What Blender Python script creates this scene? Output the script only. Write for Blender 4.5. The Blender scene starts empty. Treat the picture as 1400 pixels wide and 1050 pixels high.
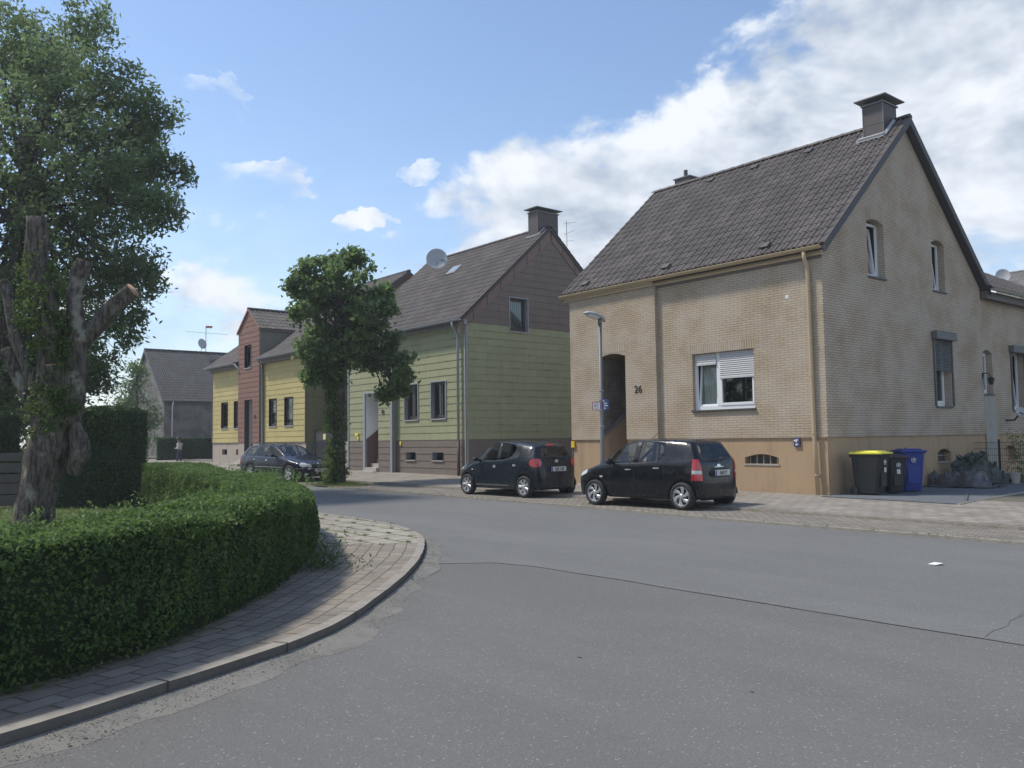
import bpy, bmesh, math, random
import numpy as np
from mathutils import Vector, Matrix, noise
from mathutils.geometry import tessellate_polygon
from mathutils.bvhtree import BVHTree
random.seed(7); rng = np.random.default_rng(7)
scene = bpy.context.scene
COL = scene.collection
R = math.radians
HAZE = .0010

# ------------------------------------------------------------ camera
F_PX, YAW, PITCH, ROLL, EYE = 1170.0, R(50.5), R(3.67), R(0.75), 1.56
cam_d = bpy.data.cameras.new('camera'); cam = bpy.data.objects.new('camera', cam_d); COL.objects.link(cam)
cam_d.sensor_width = 36.0; cam_d.sensor_fit = 'HORIZONTAL'; cam_d.lens = 36.0*F_PX/1400.0
cam_d.clip_start = 0.05; cam_d.clip_end = 3000
_f = Vector((-math.sin(YAW), math.cos(YAW), 0)); _r = Vector((math.cos(YAW), math.sin(YAW), 0)); _u = Vector((0, 0, 1))
f2 = _f*math.cos(PITCH)+_u*math.sin(PITCH); u2 = _u*math.cos(PITCH)-_f*math.sin(PITCH)
r3 = _r*math.cos(ROLL)-u2*math.sin(ROLL); u3 = u2*math.cos(ROLL)+_r*math.sin(ROLL)
cam.matrix_world = Matrix(((r3.x, u3.x, -f2.x, 0), (r3.y, u3.y, -f2.y, 0), (r3.z, u3.z, -f2.z, EYE), (0, 0, 0, 1)))
scene.camera = cam

# ------------------------------------------------------------ sun, exposure
SUN_EL = R(56); SUN_DIR = Vector((-0.80, -0.60, 0)).normalized()   # towards the sun, horizontal
sun_d = bpy.data.lights.new('sun', 'SUN'); sun_d.energy = 2.05; sun_d.angle = R(6); sun_d.color = (1.0, 0.94, 0.84)
sun = bpy.data.objects.new('sun', sun_d); COL.objects.link(sun)
sv = SUN_DIR*math.cos(SUN_EL)+Vector((0, 0, math.sin(SUN_EL)))
sun.rotation_euler = sv.to_track_quat('Z', 'Y').to_euler(); sun.location = (-20, -15, 30)
scene.view_settings.view_transform = 'Standard'; scene.view_settings.look = 'None'
scene.view_settings.exposure = 0.88; scene.view_settings.gamma = 1.0

# ------------------------------------------------------------ world: sky with clouds
world = bpy.data.worlds.new("World"); scene.world = world; world.use_nodes = True
def build_world():
    nt = world.node_tree; nt.nodes.clear(); L = nt.links
    def N(t, **k):
        n = nt.nodes.new(t)
        for a, b in k.items(): setattr(n, a, b)
        return n
    def M(op, a, b=None, c=None, clamp=False):
        n = N('ShaderNodeMath', operation=op, use_clamp=clamp)
        for i, v in enumerate((a, b, c)):
            if v is None: continue
            if isinstance(v, (int, float)): n.inputs[i].default_value = v
            else: L.new(v, n.inputs[i])
        return n.outputs[0]
    sky = N('ShaderNodeTexSky', sky_type='NISHITA'); sky.sun_disc = False
    sky.sun_elevation = SUN_EL; sky.sun_rotation = math.atan2(SUN_DIR.x, SUN_DIR.y)
    sky.air_density = 1.0; sky.dust_density = 0.5; sky.ozone_density = 2.2
    tc = N('ShaderNodeTexCoord')
    vr = N('ShaderNodeVectorRotate', rotation_type='Z_AXIS'); vr.inputs['Angle'].default_value = -YAW
    L.new(tc.outputs['Generated'], vr.inputs['Vector'])        # after this +Y is the street view direction
    sp = N('ShaderNodeSeparateXYZ'); L.new(vr.outputs[0], sp.inputs[0])
    az = M('ARCTAN2', sp.outputs[0], sp.outputs[1]); el = M('ARCSINE', sp.outputs[2])
    wn_ = N('ShaderNodeTexNoise'); wn_.inputs['Scale'].default_value = 9; wn_.inputs['Detail'].default_value = 5; wn_.inputs['Roughness'].default_value = .6
    wc_ = N('ShaderNodeCombineXYZ'); L.new(az, wc_.inputs[0]); L.new(M('MULTIPLY', el, 1.6), wc_.inputs[1]); L.new(wc_.outputs[0], wn_.inputs['Vector'])
    ws_ = N('ShaderNodeSeparateColor'); L.new(wn_.outputs['Color'], ws_.inputs[0])
    azw = M('ADD', az, M('MULTIPLY', M('SUBTRACT', ws_.outputs[0], .5), .16)); elw = M('ADD', el, M('MULTIPLY', M('SUBTRACT', ws_.outputs[1], .5), .09))
    def blob(a, e, ra, re, w):
        p = M('DIVIDE', M('SUBTRACT', azw, a), ra); q = M('DIVIDE', M('SUBTRACT', elw, e), re)
        d = M('SUBTRACT', 1.0, M('ADD', M('MULTIPLY', p, p), M('MULTIPLY', q, q)))
        return M('MINIMUM', M('MULTIPLY', d, w), M('MULTIPLY', d, .8))
    def dens(off, detail=9):
        cb = N('ShaderNodeCombineXYZ')
        L.new(M('ADD', az, off[0]), cb.inputs[0]); L.new(M('MULTIPLY', M('ADD', el, off[1]), 1.5), cb.inputs[1])
        n = N('ShaderNodeTexNoise'); n.inputs['Scale'].default_value = 6.4; n.inputs['Detail'].default_value = detail
        n.inputs['Roughness'].default_value = 0.58; n.inputs['Lacunarity'].default_value = 2.1
        n.inputs['Distortion'].default_value = 0.25
        L.new(cb.outputs[0], n.inputs['Vector'])
        return n.outputs[0]
    blobs = [(0.13, 0.275, 0.22, 0.085, .6), (0.44, 0.335, 0.22, 0.148, .72), (0.27, 0.36, 0.10, .05, .3), (0.10, 0.20, 0.24, 0.08, .5),
             (0.57, 0.25, 0.10, 0.07, .35), (-0.345, 0.365, 0.05, 0.03, .02), (-0.308, 0.285, 0.08, 0.03, .05), (-0.161, 0.258, 0.03, 0.016, .09), (-.12, .31, .02, .015, .02),
             (-0.29, 0.175, 0.10, 0.025, .05), (-0.40, 0.125, 0.12, 0.03, .08), (0.75, 0.3, .3, .2, .5), (0.28, 0.17, 0.3, 0.12, .5), (-0.33, 0.245, 0.05, 0.02, .06),
             (2.2, 0.4, .7, .2, .5), (-2.2, 0.3, .8, .2, .5), (3.0, 0.6, .5, .2, .4), (-1.2, 0.5, .4, .2, .4)]
    m = None
    for b in blobs:
        v = M('MAXIMUM', blob(*b), -0.62)
        m = v if m is None else M('MAXIMUM', m, v)
    n0 = dens((0, 0)); n1 = dens((-0.035, 0.035), 4); n2 = dens((0, 0), 3)
    d = M('ADD', M('MULTIPLY', M('SUBTRACT', n0, 0.5), 2.0), m)
    mr = N('ShaderNodeMapRange', interpolation_type='SMOOTHSTEP'); mr.inputs[1].default_value = -0.06; mr.inputs[2].default_value = 0.30
    mr.inputs[3].default_value = 0; mr.inputs[4].default_value = 0.95
    L.new(d, mr.inputs[0])
    # thin milky veil that thickens towards the horizon
    veil = M('MULTIPLY', M('POWER', M('SUBTRACT', 1.0, M('MAXIMUM', M('MULTIPLY', el, 1.9), 0.0), clamp=True), 3.4), 0.72, clamp=True)
    mask = M('MAXIMUM', mr.outputs[0], veil)
    shade = M('ADD', M('MULTIPLY', M('SUBTRACT', n2, n1), 3.4), M('SUBTRACT', 0.80, M('MULTIPLY', M('MAXIMUM', M('SUBTRACT', d, .2), 0.0), 0.75)), clamp=True)
    cr = N('ShaderNodeMix', data_type='RGBA'); L.new(shade, cr.inputs[0])
    cr.inputs[6].default_value = (0.30, 0.36, 0.45, 1); cr.inputs[7].default_value = (0.70, 0.73, 0.77, 1)
    b1 = N('ShaderNodeBackground'); L.new(sky.outputs[0], b1.inputs[0]); b1.inputs[1].default_value = 0.102
    b2 = N('ShaderNodeBackground'); L.new(cr.outputs[2], b2.inputs[0]); b2.inputs[1].default_value = 0.76
    mx = N('ShaderNodeMixShader'); L.new(mask, mx.inputs[0]); L.new(b1.outputs[0], mx.inputs[1]); L.new(b2.outputs[0], mx.inputs[2])
    out = N('ShaderNodeOutputWorld'); L.new(mx.outputs[0], out.inputs[0])
build_world()

# ------------------------------------------------------------ material helpers
def mat_nodes(name):
    m = bpy.data.materials.new(name); m.use_nodes = True
    nt = m.node_tree; nt.nodes.clear()
    o = nt.nodes.new('ShaderNodeOutputMaterial'); b = nt.nodes.new('ShaderNodeBsdfPrincipled')
    nt.links.new(b.outputs[0], o.inputs[0])
    return m, nt, b, o
class G:
    """tiny node-graph helper"""
    def __init__(s, nt): s.nt = nt; s.L = nt.links
    def n(s, t, **k):
        x = s.nt.nodes.new(t)
        for a, b in k.items(): setattr(x, a, b)
        return x
    def put(s, sock, v):
        if isinstance(v, (int, float)): sock.default_value = v
        elif isinstance(v, (tuple, list)): sock.default_value = (*v, 1) if len(v) == 3 and sock.type == 'RGBA' else v
        else: s.L.new(v, sock)
    def math(s, op, a, b=None, c=None, clamp=False):
        x = s.n('ShaderNodeMath', operation=op, use_clamp=clamp)
        for i, v in enumerate((a, b, c)):
            if v is not None: s.put(x.inputs[i], v)
        return x.outputs[0]
    def mix(s, f, a, b, mode='MIX'):
        x = s.n('ShaderNodeMix', data_type='RGBA', blend_type=mode)
        s.put(x.inputs[0], f); s.put(x.inputs[6], a); s.put(x.inputs[7], b)
        return x.outputs[2]
    def coord(s, kind='Object'):
        if kind == 'World': return s.n('ShaderNodeNewGeometry').outputs['Position']
        return s.n('ShaderNodeTexCoord').outputs[kind]
    def noise(s, vec, scale, detail=4, rough=.55, dist=0):
        x = s.n('ShaderNodeTexNoise'); s.put(x.inputs['Vector'], vec); x.inputs['Scale'].default_value = scale
        x.inputs['Detail'].default_value = detail; x.inputs['Roughness'].default_value = rough; x.inputs['Distortion'].default_value = dist
        return x.outputs[0]
    def ramp(s, f, lo, hi, a=0., b=1.):
        x = s.n('ShaderNodeMapRange', interpolation_type='SMOOTHSTEP'); s.put(x.inputs[0], f)
        for i, v in zip((1, 2, 3, 4), (lo, hi, a, b)): x.inputs[i].default_value = v
        return x.outputs[0]
    def mapv(s, vec, scale=(1, 1, 1), loc=(0, 0, 0), rot=(0, 0, 0)):
        x = s.n('ShaderNodeMapping'); s.put(x.inputs[0], vec)
        x.inputs[1].default_value = loc; x.inputs[2].default_value = rot; x.inputs[3].default_value = scale
        return x.outputs[0]
    def bump(s, h, strength, dist=.01, normal=None):
        x = s.n('ShaderNodeBump'); s.put(x.inputs['Height'], h); x.inputs['Strength'].default_value = strength; x.inputs['Distance'].default_value = dist
        if normal is not None: s.L.new(normal, x.inputs['Normal'])
        return x.outputs[0]
def simple(name, col, rough=.7, var=.12, scale=6., bump=0., bscale=60., metal=0., spec=.5, coat=0., kind='World', dirt=0.):
    m, nt, b, o = mat_nodes(name); g = G(nt); v = g.coord(kind)
    n = g.noise(v, scale, 5)
    c = g.mix(n, tuple(x*(1-var) for x in col), tuple(min(1, x*(1+var)) for x in col))
    if dirt:
        d = g.ramp(g.noise(g.mapv(v, (3, 3, .7)), 1.3, 6), .48, .75)
        c = g.mix(g.math('MULTIPLY', d, dirt), c, tuple(x*.45 for x in col))
    g.put(b.inputs['Base Color'], c)
    g.put(b.inputs['Roughness'], g.math('ADD', g.math('MULTIPLY', n, .16), rough-.08, clamp=True))
    b.inputs['Metallic'].default_value = metal; b.inputs['Specular IOR Level'].default_value = spec; b.inputs['Coat Weight'].default_value = coat
    if bump: g.put(b.inputs['Normal'], g.bump(g.noise(v, bscale, 4), bump))
    return m

def brick_mat(name, c1, c2, mortar, bw=.24, bh=.0725, ms=.011, stain=.35, bump=.5, offset=.5, dark=(.12, .1, .08), jit=.12):
    m, nt, b, o = mat_nodes(name); g = G(nt)
    uv = g.coord('UV'); t = g.n('ShaderNodeTexBrick'); g.put(t.inputs['Vector'], uv)
    t.offset = offset; t.inputs['Scale'].default_value = 1; t.inputs['Brick Width'].default_value = bw; t.inputs['Row Height'].default_value = bh
    t.inputs['Mortar Size'].default_value = ms; t.inputs['Mortar Smooth'].default_value = .25; t.inputs['Bias'].default_value = 0
    t.inputs['Color1'].default_value = (*c1, 1); t.inputs['Color2'].default_value = (*c2, 1); t.inputs['Mortar'].default_value = (*mortar, 1)
    w = g.coord('World')
    n = g.noise(w, 1.1, 6, .6); n2 = g.noise(w, 40, 3)
    c = g.mix(g.ramp(n, .35, .7), g.mix(.12, t.outputs[0], (1, 1, 1), 'MIX'), t.outputs[0])
    c = g.mix(g.math('MULTIPLY', g.ramp(g.noise(g.mapv(w, (1, 1, .55)), .75, 7, .62), .5, .74), stain), c, dark)
    c = g.mix(jit, c, g.mix(n2, (.0, .0, .0), (1, 1, 1)), 'SOFT_LIGHT')
    g.put(b.inputs['Base Color'], c); b.inputs['Roughness'].default_value = .82; b.inputs['Specular IOR Level'].default_value = .3
    h = g.math('ADD', g.math('SUBTRACT', 1, t.outputs['Fac']), g.math('MULTIPLY', n2, .25))
    g.put(b.inputs['Normal'], g.bump(h, bump, .006))
    return m

def tile_mat(name, base, spots=.5, moss=.25, spot_col=(.33, .32, .28)):
    m, nt, b, o = mat_nodes(name); g = G(nt)
    uv = g.coord('UV'); w = g.coord('World')
    wn = g.n('ShaderNodeTexWhiteNoise', noise_dimensions='2D'); g.put(wn.inputs['Vector'], uv)
    c = g.mix(wn.outputs['Value'], tuple(x*.72 for x in base), tuple(x*1.28 for x in base))
    c = g.mix(g.ramp(g.noise(w, .9, 5), .35, .75), c, tuple(x*.72 for x in base))
    c = g.mix(g.math('MULTIPLY', g.ramp(g.noise(w, 1.7, 8, .65), .55, .7), moss), c, (.10, .10, .065))
    vr = g.n('ShaderNodeTexVoronoi'); g.put(vr.inputs['Vector'], g.mapv(w, (1, 1, 1))); vr.inputs['Scale'].default_value = 3.2
    sp = g.math('MULTIPLY', g.ramp(g.math('ADD', vr.outputs['Distance'], g.math('MULTIPLY', g.noise(w, 18, 3), .12)), .2, .13), g.ramp(g.noise(w, .8, 3), .42, .6))
    c = g.mix(g.math('MULTIPLY', sp, spots), c, spot_col)
    g.put(b.inputs['Base Color'], c); b.inputs['Roughness'].default_value = .68; b.inputs['Specular IOR Level'].default_value = .35
    g.put(b.inputs['Normal'], g.bump(g.noise(w, 70, 3), .25, .004))
    return m

def leaf_mat(name, dark, light, trans=.35, rough=.45, tip=None):
    m, nt, b, o = mat_nodes(name); g = G(nt)
    a = g.n('ShaderNodeAttribute', attribute_name='rnd'); w = g.coord('World')
    f = g.math('ADD', g.math('MULTIPLY', a.outputs['Fac'], .7), g.math('MULTIPLY', g.ramp(g.noise(w, 1.3, 3), .35, .7), .3), clamp=True)
    c = g.mix(f, dark, light)
    if tip: c = g.mix(g.ramp(a.outputs['Fac'], .93, .99), c, tip)
    g.put(b.inputs['Base Color'], c); b.inputs['Roughness'].default_value = rough+.1; b.inputs['Specular IOR Level'].default_value = .22
    t = g.n('ShaderNodeBsdfTranslucent'); g.put(t.inputs[0], g.mix(.5, c, tuple(min(1, x*1.9) for x in light), 'MIX'))
    mx = g.n('ShaderNodeMixShader'); mx.inputs[0].default_value = trans
    g.L.new(b.outputs[0], mx.inputs[1]); g.L.new(t.outputs[0], mx.inputs[2]); g.L.new(mx.outputs[0], o.inputs[0])
    return m

def glass_mat(name, tint=(.7, .76, .74), refl=.12):
    m, nt, b, o = mat_nodes(name); g = G(nt); nt.nodes.remove(b)
    t = g.n('ShaderNodeBsdfTransparent'); t.inputs[0].default_value = (*tint, 1)
    gl = g.n('ShaderNodeBsdfGlossy'); gl.inputs['Roughness'].default_value = .03; gl.inputs[0].default_value = (1, 1, 1, 1)
    lw = g.n('ShaderNodeLayerWeight'); lw.inputs[0].default_value = .22
    w = g.coord('World'); g.put(gl.inputs['Normal'], g.bump(g.noise(w, 1.5, 2), .03, .05))
    f = g.math('ADD', g.math('MULTIPLY', lw.outputs['Fresnel'], .6), refl, clamp=True)
    mx = g.n('ShaderNodeMixShader'); g.put(mx.inputs[0], f); g.L.new(t.outputs[0], mx.inputs[1]); g.L.new(gl.outputs[0], mx.inputs[2])
    g.L.new(mx.outputs[0], o.inputs[0])
    return m

def clad_mat(name, c, seam=.6, joint=1.25, course=.275, dirt=.4, dark=(.13, .13, .085)):
    m, nt, b, o = mat_nodes(name); g = G(nt); uv = g.coord('UV'); w = g.coord('World')
    t = g.n('ShaderNodeTexBrick'); g.put(t.inputs['Vector'], uv); t.offset = .5
    t.inputs['Scale'].default_value = 1; t.inputs['Brick Width'].default_value = joint; t.inputs['Row Height'].default_value = course
    t.inputs['Mortar Size'].default_value = .005; t.inputs['Mortar Smooth'].default_value = .3
    t.inputs['Color1'].default_value = (*[x*.96 for x in c], 1); t.inputs['Color2'].default_value = (*[min(1, x*1.05) for x in c], 1)
    t.inputs['Mortar'].default_value = (*[x*.38 for x in c], 1)
    n = g.noise(g.mapv(w, (1.2, 1.2, 1)), 1.2, 7, .62)
    # weathering streaks that follow the courses
    sp = g.n('ShaderNodeSeparateXYZ'); g.put(sp.inputs[0], uv)
    ph = g.math('FRACT', g.math('DIVIDE', sp.outputs[1], course))
    edge = g.math('ADD', g.ramp(ph, .8, 1.0), g.ramp(ph, .22, 0.0), clamp=True)
    st = g.math('MULTIPLY', g.math('MULTIPLY', g.ramp(g.noise(g.mapv(uv, (.8, 3.0, 1)), 1.7, 6, .65), .46, .68), edge), dirt)
    cc = g.mix(g.ramp(n, .3, .75, 0, .35), t.outputs[0], tuple(x*.72 for x in c))
    cc = g.mix(st, cc, dark)
    run = g.math('MULTIPLY', g.ramp(g.noise(g.mapv(uv, (5.5, .35, 1)), 1.6, 5, .6), .52, .72), .35); cc = g.mix(run, cc, tuple(x*.6 for x in c))
    fine = g.noise(g.mapv(uv, (60, 6, 1)), 1, 3)
    cc = g.mix(.12, cc, g.mix(fine, (0, 0, 0), (1, 1, 1)), 'SOFT_LIGHT')
    g.put(b.inputs['Base Color'], cc); b.inputs['Roughness'].default_value = .75; b.inputs['Specular IOR Level'].default_value = .3
    g.put(b.inputs['Normal'], g.bump(fine, .2, .004))
    return m

# ------------------------------------------------------------ object helpers
ROOTM = {}
def tag(o, label=None, cat=None, group=None, kind=None):
    if label: o['label'] = label
    if cat: o['category'] = cat
    if group: o['group'] = group
    if kind: o['kind'] = kind
    return o
def thing(name, label, cat, loc, rz=0., group=None):
    o = bpy.data.objects.new(name, None); COL.objects.link(o); o.empty_display_size = .3
    o.location = loc; o.rotation_euler = (0, 0, rz); tag(o, label, cat, group)
    ROOTM[o.name] = Matrix.Translation(loc) @ Matrix.Rotation(rz, 4, 'Z')
    return o
def root_matrix(p):
    while p is not None:
        if p.name in ROOTM: return ROOTM[p.name]
        p = p.parent
    return Matrix.Identity(4)
class MB:
    def __init__(s): s.v = []; s.f = []; s.uv = []; s.mi = []; s.cur = 0
    def V(s, p): s.v.append(tuple(p)); return len(s.v)-1
    def face(s, pts, uv=None):
        i = [s.V(p) for p in pts]; s.f.append(i); s.uv.append(uv); s.mi.append(s.cur)
    def add(s, verts, faces, uvs=None):
        n = len(s.v); s.v += [tuple(p) for p in verts]
        for k, f in enumerate(faces): s.f.append([n+i for i in f]); s.uv.append(uvs[k] if uvs else None); s.mi.append(s.cur)
    def box(s, c, size, M=None, taper=1.0):
        x, y, z = size[0]/2, size[1]/2, size[2]/2
        vs = []
        for sz in (-1, 1):
            t = 1 if sz < 0 else taper
            for sx, sy in ((-1, -1), (1, -1), (1, 1), (-1, 1)):
                p = Vector((sx*x*t, sy*y*t, sz*z))
                if M: p = M @ p
                vs.append(p+Vector(c))
        s.add(vs, [(3, 2, 1, 0), (4, 5, 6, 7), (0, 1, 5, 4), (1, 2, 6, 5), (2, 3, 7, 6), (3, 0, 4, 7)])
    def bb(s, a, b):
        s.box([(a[i]+b[i])/2 for i in range(3)], [abs(b[i]-a[i]) for i in range(3)])
    def tube(s, pts, r, n=8, caps=True):
        pts = [Vector(p) for p in pts]; rs = r if isinstance(r, (list, tuple)) else [r]*len(pts)
        base = len(s.v); prev = None
        for i, p in enumerate(pts):
            d = (pts[min(i+1, len(pts)-1)]-pts[max(i-1, 0)]).normalized()
            a = prev if prev is not None else (Vector((0, 0, 1)) if abs(d.z) < .9 else Vector((1, 0, 0)))
            x = (a - d*a.dot(d)).normalized(); y = d.cross(x); prev = x
            for k in range(n):
                t = 2*math.pi*k/n; s.v.append(tuple(p+(x*math.cos(t)+y*math.sin(t))*rs[i]))
        for i in range(len(pts)-1):
            for k in range(n):
                a, b2 = base+i*n+k, base+i*n+(k+1) % n
                s.f.append([a, b2, b2+n, a+n]); s.uv.append(None); s.mi.append(s.cur)
        if caps:
            s.f.append([base+k for k in range(n)][::-1]); s.uv.append(None); s.mi.append(s.cur)
            s.f.append([base+(len(pts)-1)*n+k for k in range(n)]); s.uv.append(None); s.mi.append(s.cur)
    def lathe(s, prof, n, M=None, closed=False):
        """prof: list of (r, h) around local Z"""
        base = len(s.v); m = M or Matrix.Identity(4)
        for r, h in prof:
            for k in range(n):
                t = 2*math.pi*k/n; s.v.append(tuple(m @ Vector((r*math.cos(t), r*math.sin(t), h))))
        for i in range(len(prof)-1):
            for k in range(n):
                a, b2 = base+i*n+k, base+i*n+(k+1) % n
                s.f.append([a, b2, b2+n, a+n]); s.uv.append(None); s.mi.append(s.cur)
    def prism(s, poly, z0, z1, M=None):
        m = M or Matrix.Identity(4); n = len(poly); base = len(s.v)
        for z in (z0, z1):
            for x, y in poly: s.v.append(tuple(m @ Vector((x, y, z))))
        s.add([], [])
        tr = tessellate_polygon([[Vector((x, y, 0)) for x, y in poly]])
        for t in tr:
            s.f.append([base+i for i in t]); s.f.append([base+n+i for i in t][::-1]); s.uv += [None, None]; s.mi += [s.cur]*2
        for k in range(n):
            a, b2 = base+k, base+(k+1) % n
            s.f.append([a, b2, b2+n, a+n]); s.uv.append(None); s.mi.append(s.cur)
    def build(s, name, mats, parent=None, smooth=False, world=True, bevel=0., fixn=True, auto=None, split=False):
        if split:
            ix = {}; par = list(range(len(s.f))); last = None
            def fd(a):
                while par[a] != a: par[a] = par[par[a]]; a = par[a]
                return a
            for k, f in enumerate(s.f):
                for i in f:
                    q_ = tuple(round(c, 4) for c in s.v[i])
                    if q_ in ix: par[fd(k)] = fd(ix[q_])
                    else: ix[q_] = k
            gr = {}
            for k in range(len(s.f)): gr.setdefault(fd(k), []).append(k)
            for ks_ in gr.values():
                m = MB()
                for k in ks_: m.cur = s.mi[k]; m.face([s.v[i] for i in s.f[k]], s.uv[k])
                last = m.build(name, mats, parent, smooth, world, bevel, True if fixn else False, auto)
            return last
        me = bpy.data.meshes.new(name)
        vs = s.v
        if parent is not None and world:
            inv = root_matrix(parent).inverted(); vs = [tuple(inv @ Vector(p)) for p in s.v]
        me.from_pydata(vs, [], s.f)
        if any(u is not None for u in s.uv):
            ul = me.uv_layers.new(name='UVMap'); li = 0; d = []
            for k, f in enumerate(s.f):
                u = s.uv[k]
                for j in range(len(f)): d += list(u[j] if u is not None else (0, 0))
            ul.data.foreach_set('uv', d)
        ml = mats if isinstance(mats, (list, tuple)) else [mats]
        for m in ml: me.materials.append(m)
        if len(ml) > 1: me.polygons.foreach_set('material_index', s.mi)
        if fixn or bevel:
            bm = bmesh.new(); bm.from_mesh(me)
            if fixn:
                bmesh.ops.remove_doubles(bm, verts=bm.verts, dist=1e-5)
                bmesh.ops.recalc_face_normals(bm, faces=bm.faces)
            if bevel:
                ed = [e for e in bm.edges if len(e.link_faces) == 2 and e.calc_face_angle(0) > .5]
                if ed: bmesh.ops.bevel(bm, geom=ed, offset=bevel, segments=2, affect='EDGES', profile=.6)
            bm.to_mesh(me); bm.free()
        if smooth: me.polygons.foreach_set('use_smooth', [True]*len(me.polygons))
        me.update()
        if auto is not None:
            me.polygons.foreach_set('use_smooth', [True]*len(me.polygons)); me.set_sharp_from_angle(angle=auto)
        o = bpy.data.objects.new(name, me); COL.objects.link(o)
        if parent is not None: o.parent = parent
        return o
def text_mesh(name, txt, size, M, mat, parent, extrude=.002, align='CENTER', bold=0.):
    cu = bpy.data.curves.new(name, 'FONT'); cu.body = txt; cu.size = size; cu.extrude = extrude; cu.align_x = align; cu.align_y = 'CENTER'; cu.offset = bold
    o = bpy.data.objects.new(name, cu); COL.objects.link(o); bpy.context.view_layer.update()
    me = bpy.data.meshes.new_from_object(o.evaluated_get(bpy.context.evaluated_depsgraph_get()))
    bpy.data.objects.remove(o); me.name = name; me.transform(M); me.materials.clear(); me.materials.append(mat)
    if parent is not None: me.transform(root_matrix(parent).inverted())
    ob = bpy.data.objects.new(name, me); COL.objects.link(ob); ob.parent = parent
    return ob
def frame_M(o, u, v):   # local x->u, y->v, z->u×v
    u = Vector(u).normalized(); v = Vector(v).normalized(); n = u.cross(v)
    return Matrix(((u.x, v.x, n.x, o[0]), (u.y, v.y, n.y, o[1]), (u.z, v.z, n.z, o[2]), (0, 0, 0, 1)))
def catmull(P, k=6):
    P = [Vector(p) for p in P]; out = []
    for i in range(len(P)-1):
        a, b, c, d = P[max(i-1, 0)], P[i], P[i+1], P[min(i+2, len(P)-1)]
        for j in range(k):
            t = j/k; out.append(.5*((2*b)+(c-a)*t+(2*a-5*b+4*c-d)*t*t+(3*b-a-3*c+d)*t**3))
    out.append(P[-1]); return out
def offset_path(P, d):
    out = []
    for i, p in enumerate(P):
        t = P[min(i+1, len(P)-1)]-P[max(i-1, 0)]; n = Vector((-t.y, t.x)).normalized(); out.append(Vector((p.x, p.y))+n*d)
    return out
def leaves(name, pos, nrm, size, mat, parent=None, aspect=.55, fold=.25, droop=0., spread=.8, rnd=None, world=True, up=None):
    """pos (n,3), nrm (n,3) or None. Many small folded leaf faces in one mesh."""
    n = len(pos); pos = np.asarray(pos, float)
    if parent is not None and world:
        inv = np.array(root_matrix(parent).inverted()); pos = pos@inv[:3, :3].T+inv[:3, 3]
    N_ = rng.normal(size=(n, 3)); N_ /= np.linalg.norm(N_, axis=1)[:, None]
    if nrm is not None: N_ = nrm*(1-spread)+N_*spread; N_ /= np.linalg.norm(N_, axis=1)[:, None]+1e-9
    T = rng.normal(size=(n, 3)); T[:, 2] -= droop; T -= N_*(T*N_).sum(1)[:, None]; T /= np.linalg.norm(T, axis=1)[:, None]+1e-9
    B = np.cross(N_, T); s = np.asarray(size)*(.65+.7*rng.random(n)); s = s[:, None]
    a = pos-T*s*.5; b = pos+B*s*aspect*.5+N_*s*fold*.3; c = pos+T*s*.5; d = pos-B*s*aspect*.5+N_*s*fold*.3
    V_ = np.stack([a, b, c, d], 1).reshape(-1, 3)
    me = bpy.data.meshes.new(name); me.vertices.add(4*n); me.vertices.foreach_set('co', V_.ravel())
    me.loops.add(6*n); me.polygons.add(2*n)
    idx = np.arange(n)*4
    li = np.stack([idx, idx+1, idx+2, idx, idx+2, idx+3], 1).ravel()
    me.loops.foreach_set('vertex_index', li); me.polygons.foreach_set('loop_start', np.arange(2*n)*3)
    at = me.attributes.new('rnd', 'FLOAT', 'POINT'); rr = rng.random(n) if rnd is None else rnd
    at.data.foreach_set('value', np.repeat(rr, 4)); me.materials.append(mat); me.update(); me.validate()
    o = bpy.data.objects.new(name, me); COL.objects.link(o)
    if parent is not None: o.parent = parent
    return o
# ------------------------------------------------------------ materials
M_ = {}
M_['tan_brick'] = brick_mat('tan_brick', (.44, .345, .235), (.395, .31, .21), (.23, .18, .125), bw=.245, bh=.0635, ms=.009, stain=.12)
M_['side_brick'] = brick_mat('side_brick', (.45, .355, .255), (.40, .315, .222), (.21, .165, .12), bw=.245, bh=.0635, ms=.009, stain=.15)
M_['soldier'] = brick_mat('soldier', (.43, .345, .24), (.38, .305, .215), (.19, .145, .10), bw=.0735, bh=.26, stain=.3, offset=0)
M_['shaded_brick'] = brick_mat('shaded_brick', (.17, .13, .10), (.13, .10, .08), (.085, .07, .055), bw=.245, bh=.0635, stain=.3)  # tan brick darkened, the passage's shade put into its colour
M_['ochre'] = simple('ochre_render', (.42, .295, .18), .85, .10, 1.6, .25, 90, dirt=.35)
M_['ochre_paint'] = simple('ochre_paint', (.46, .355, .22), .55, .08, 5)
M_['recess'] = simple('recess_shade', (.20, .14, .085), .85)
M_['tile'] = tile_mat('roof_tile', (.124, .108, .098))
M_['tile2'] = tile_mat('roof_tile_brown', (.120, .104, .096), spots=.6)
M_['tile3'] = tile_mat('roof_tile_grey', (.058, .058, .063), spots=.25, moss=.15)
M_['tile_sun'] = tile_mat('roof_tile_sunlit', (.22, .21, .19), spots=.6)  # sunlight on the back roof put into a paler tile colour
M_['slate'] = simple('slate', (.06, .055, .055), .6, .2, 8)
M_['chim'] = simple('chimney_clad', (.085, .07, .068), .6, .25, 4)
M_['lead'] = simple('lead_flashing', (.36, .36, .37), .5, .2, 6)
M_['zinc'] = simple('zinc', (.33, .35, .37), .45, .12, 5, metal=.3)
M_['zincdark'] = simple('dark_zinc', (.16, .165, .17), .5, .15, 5, metal=.2)
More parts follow.
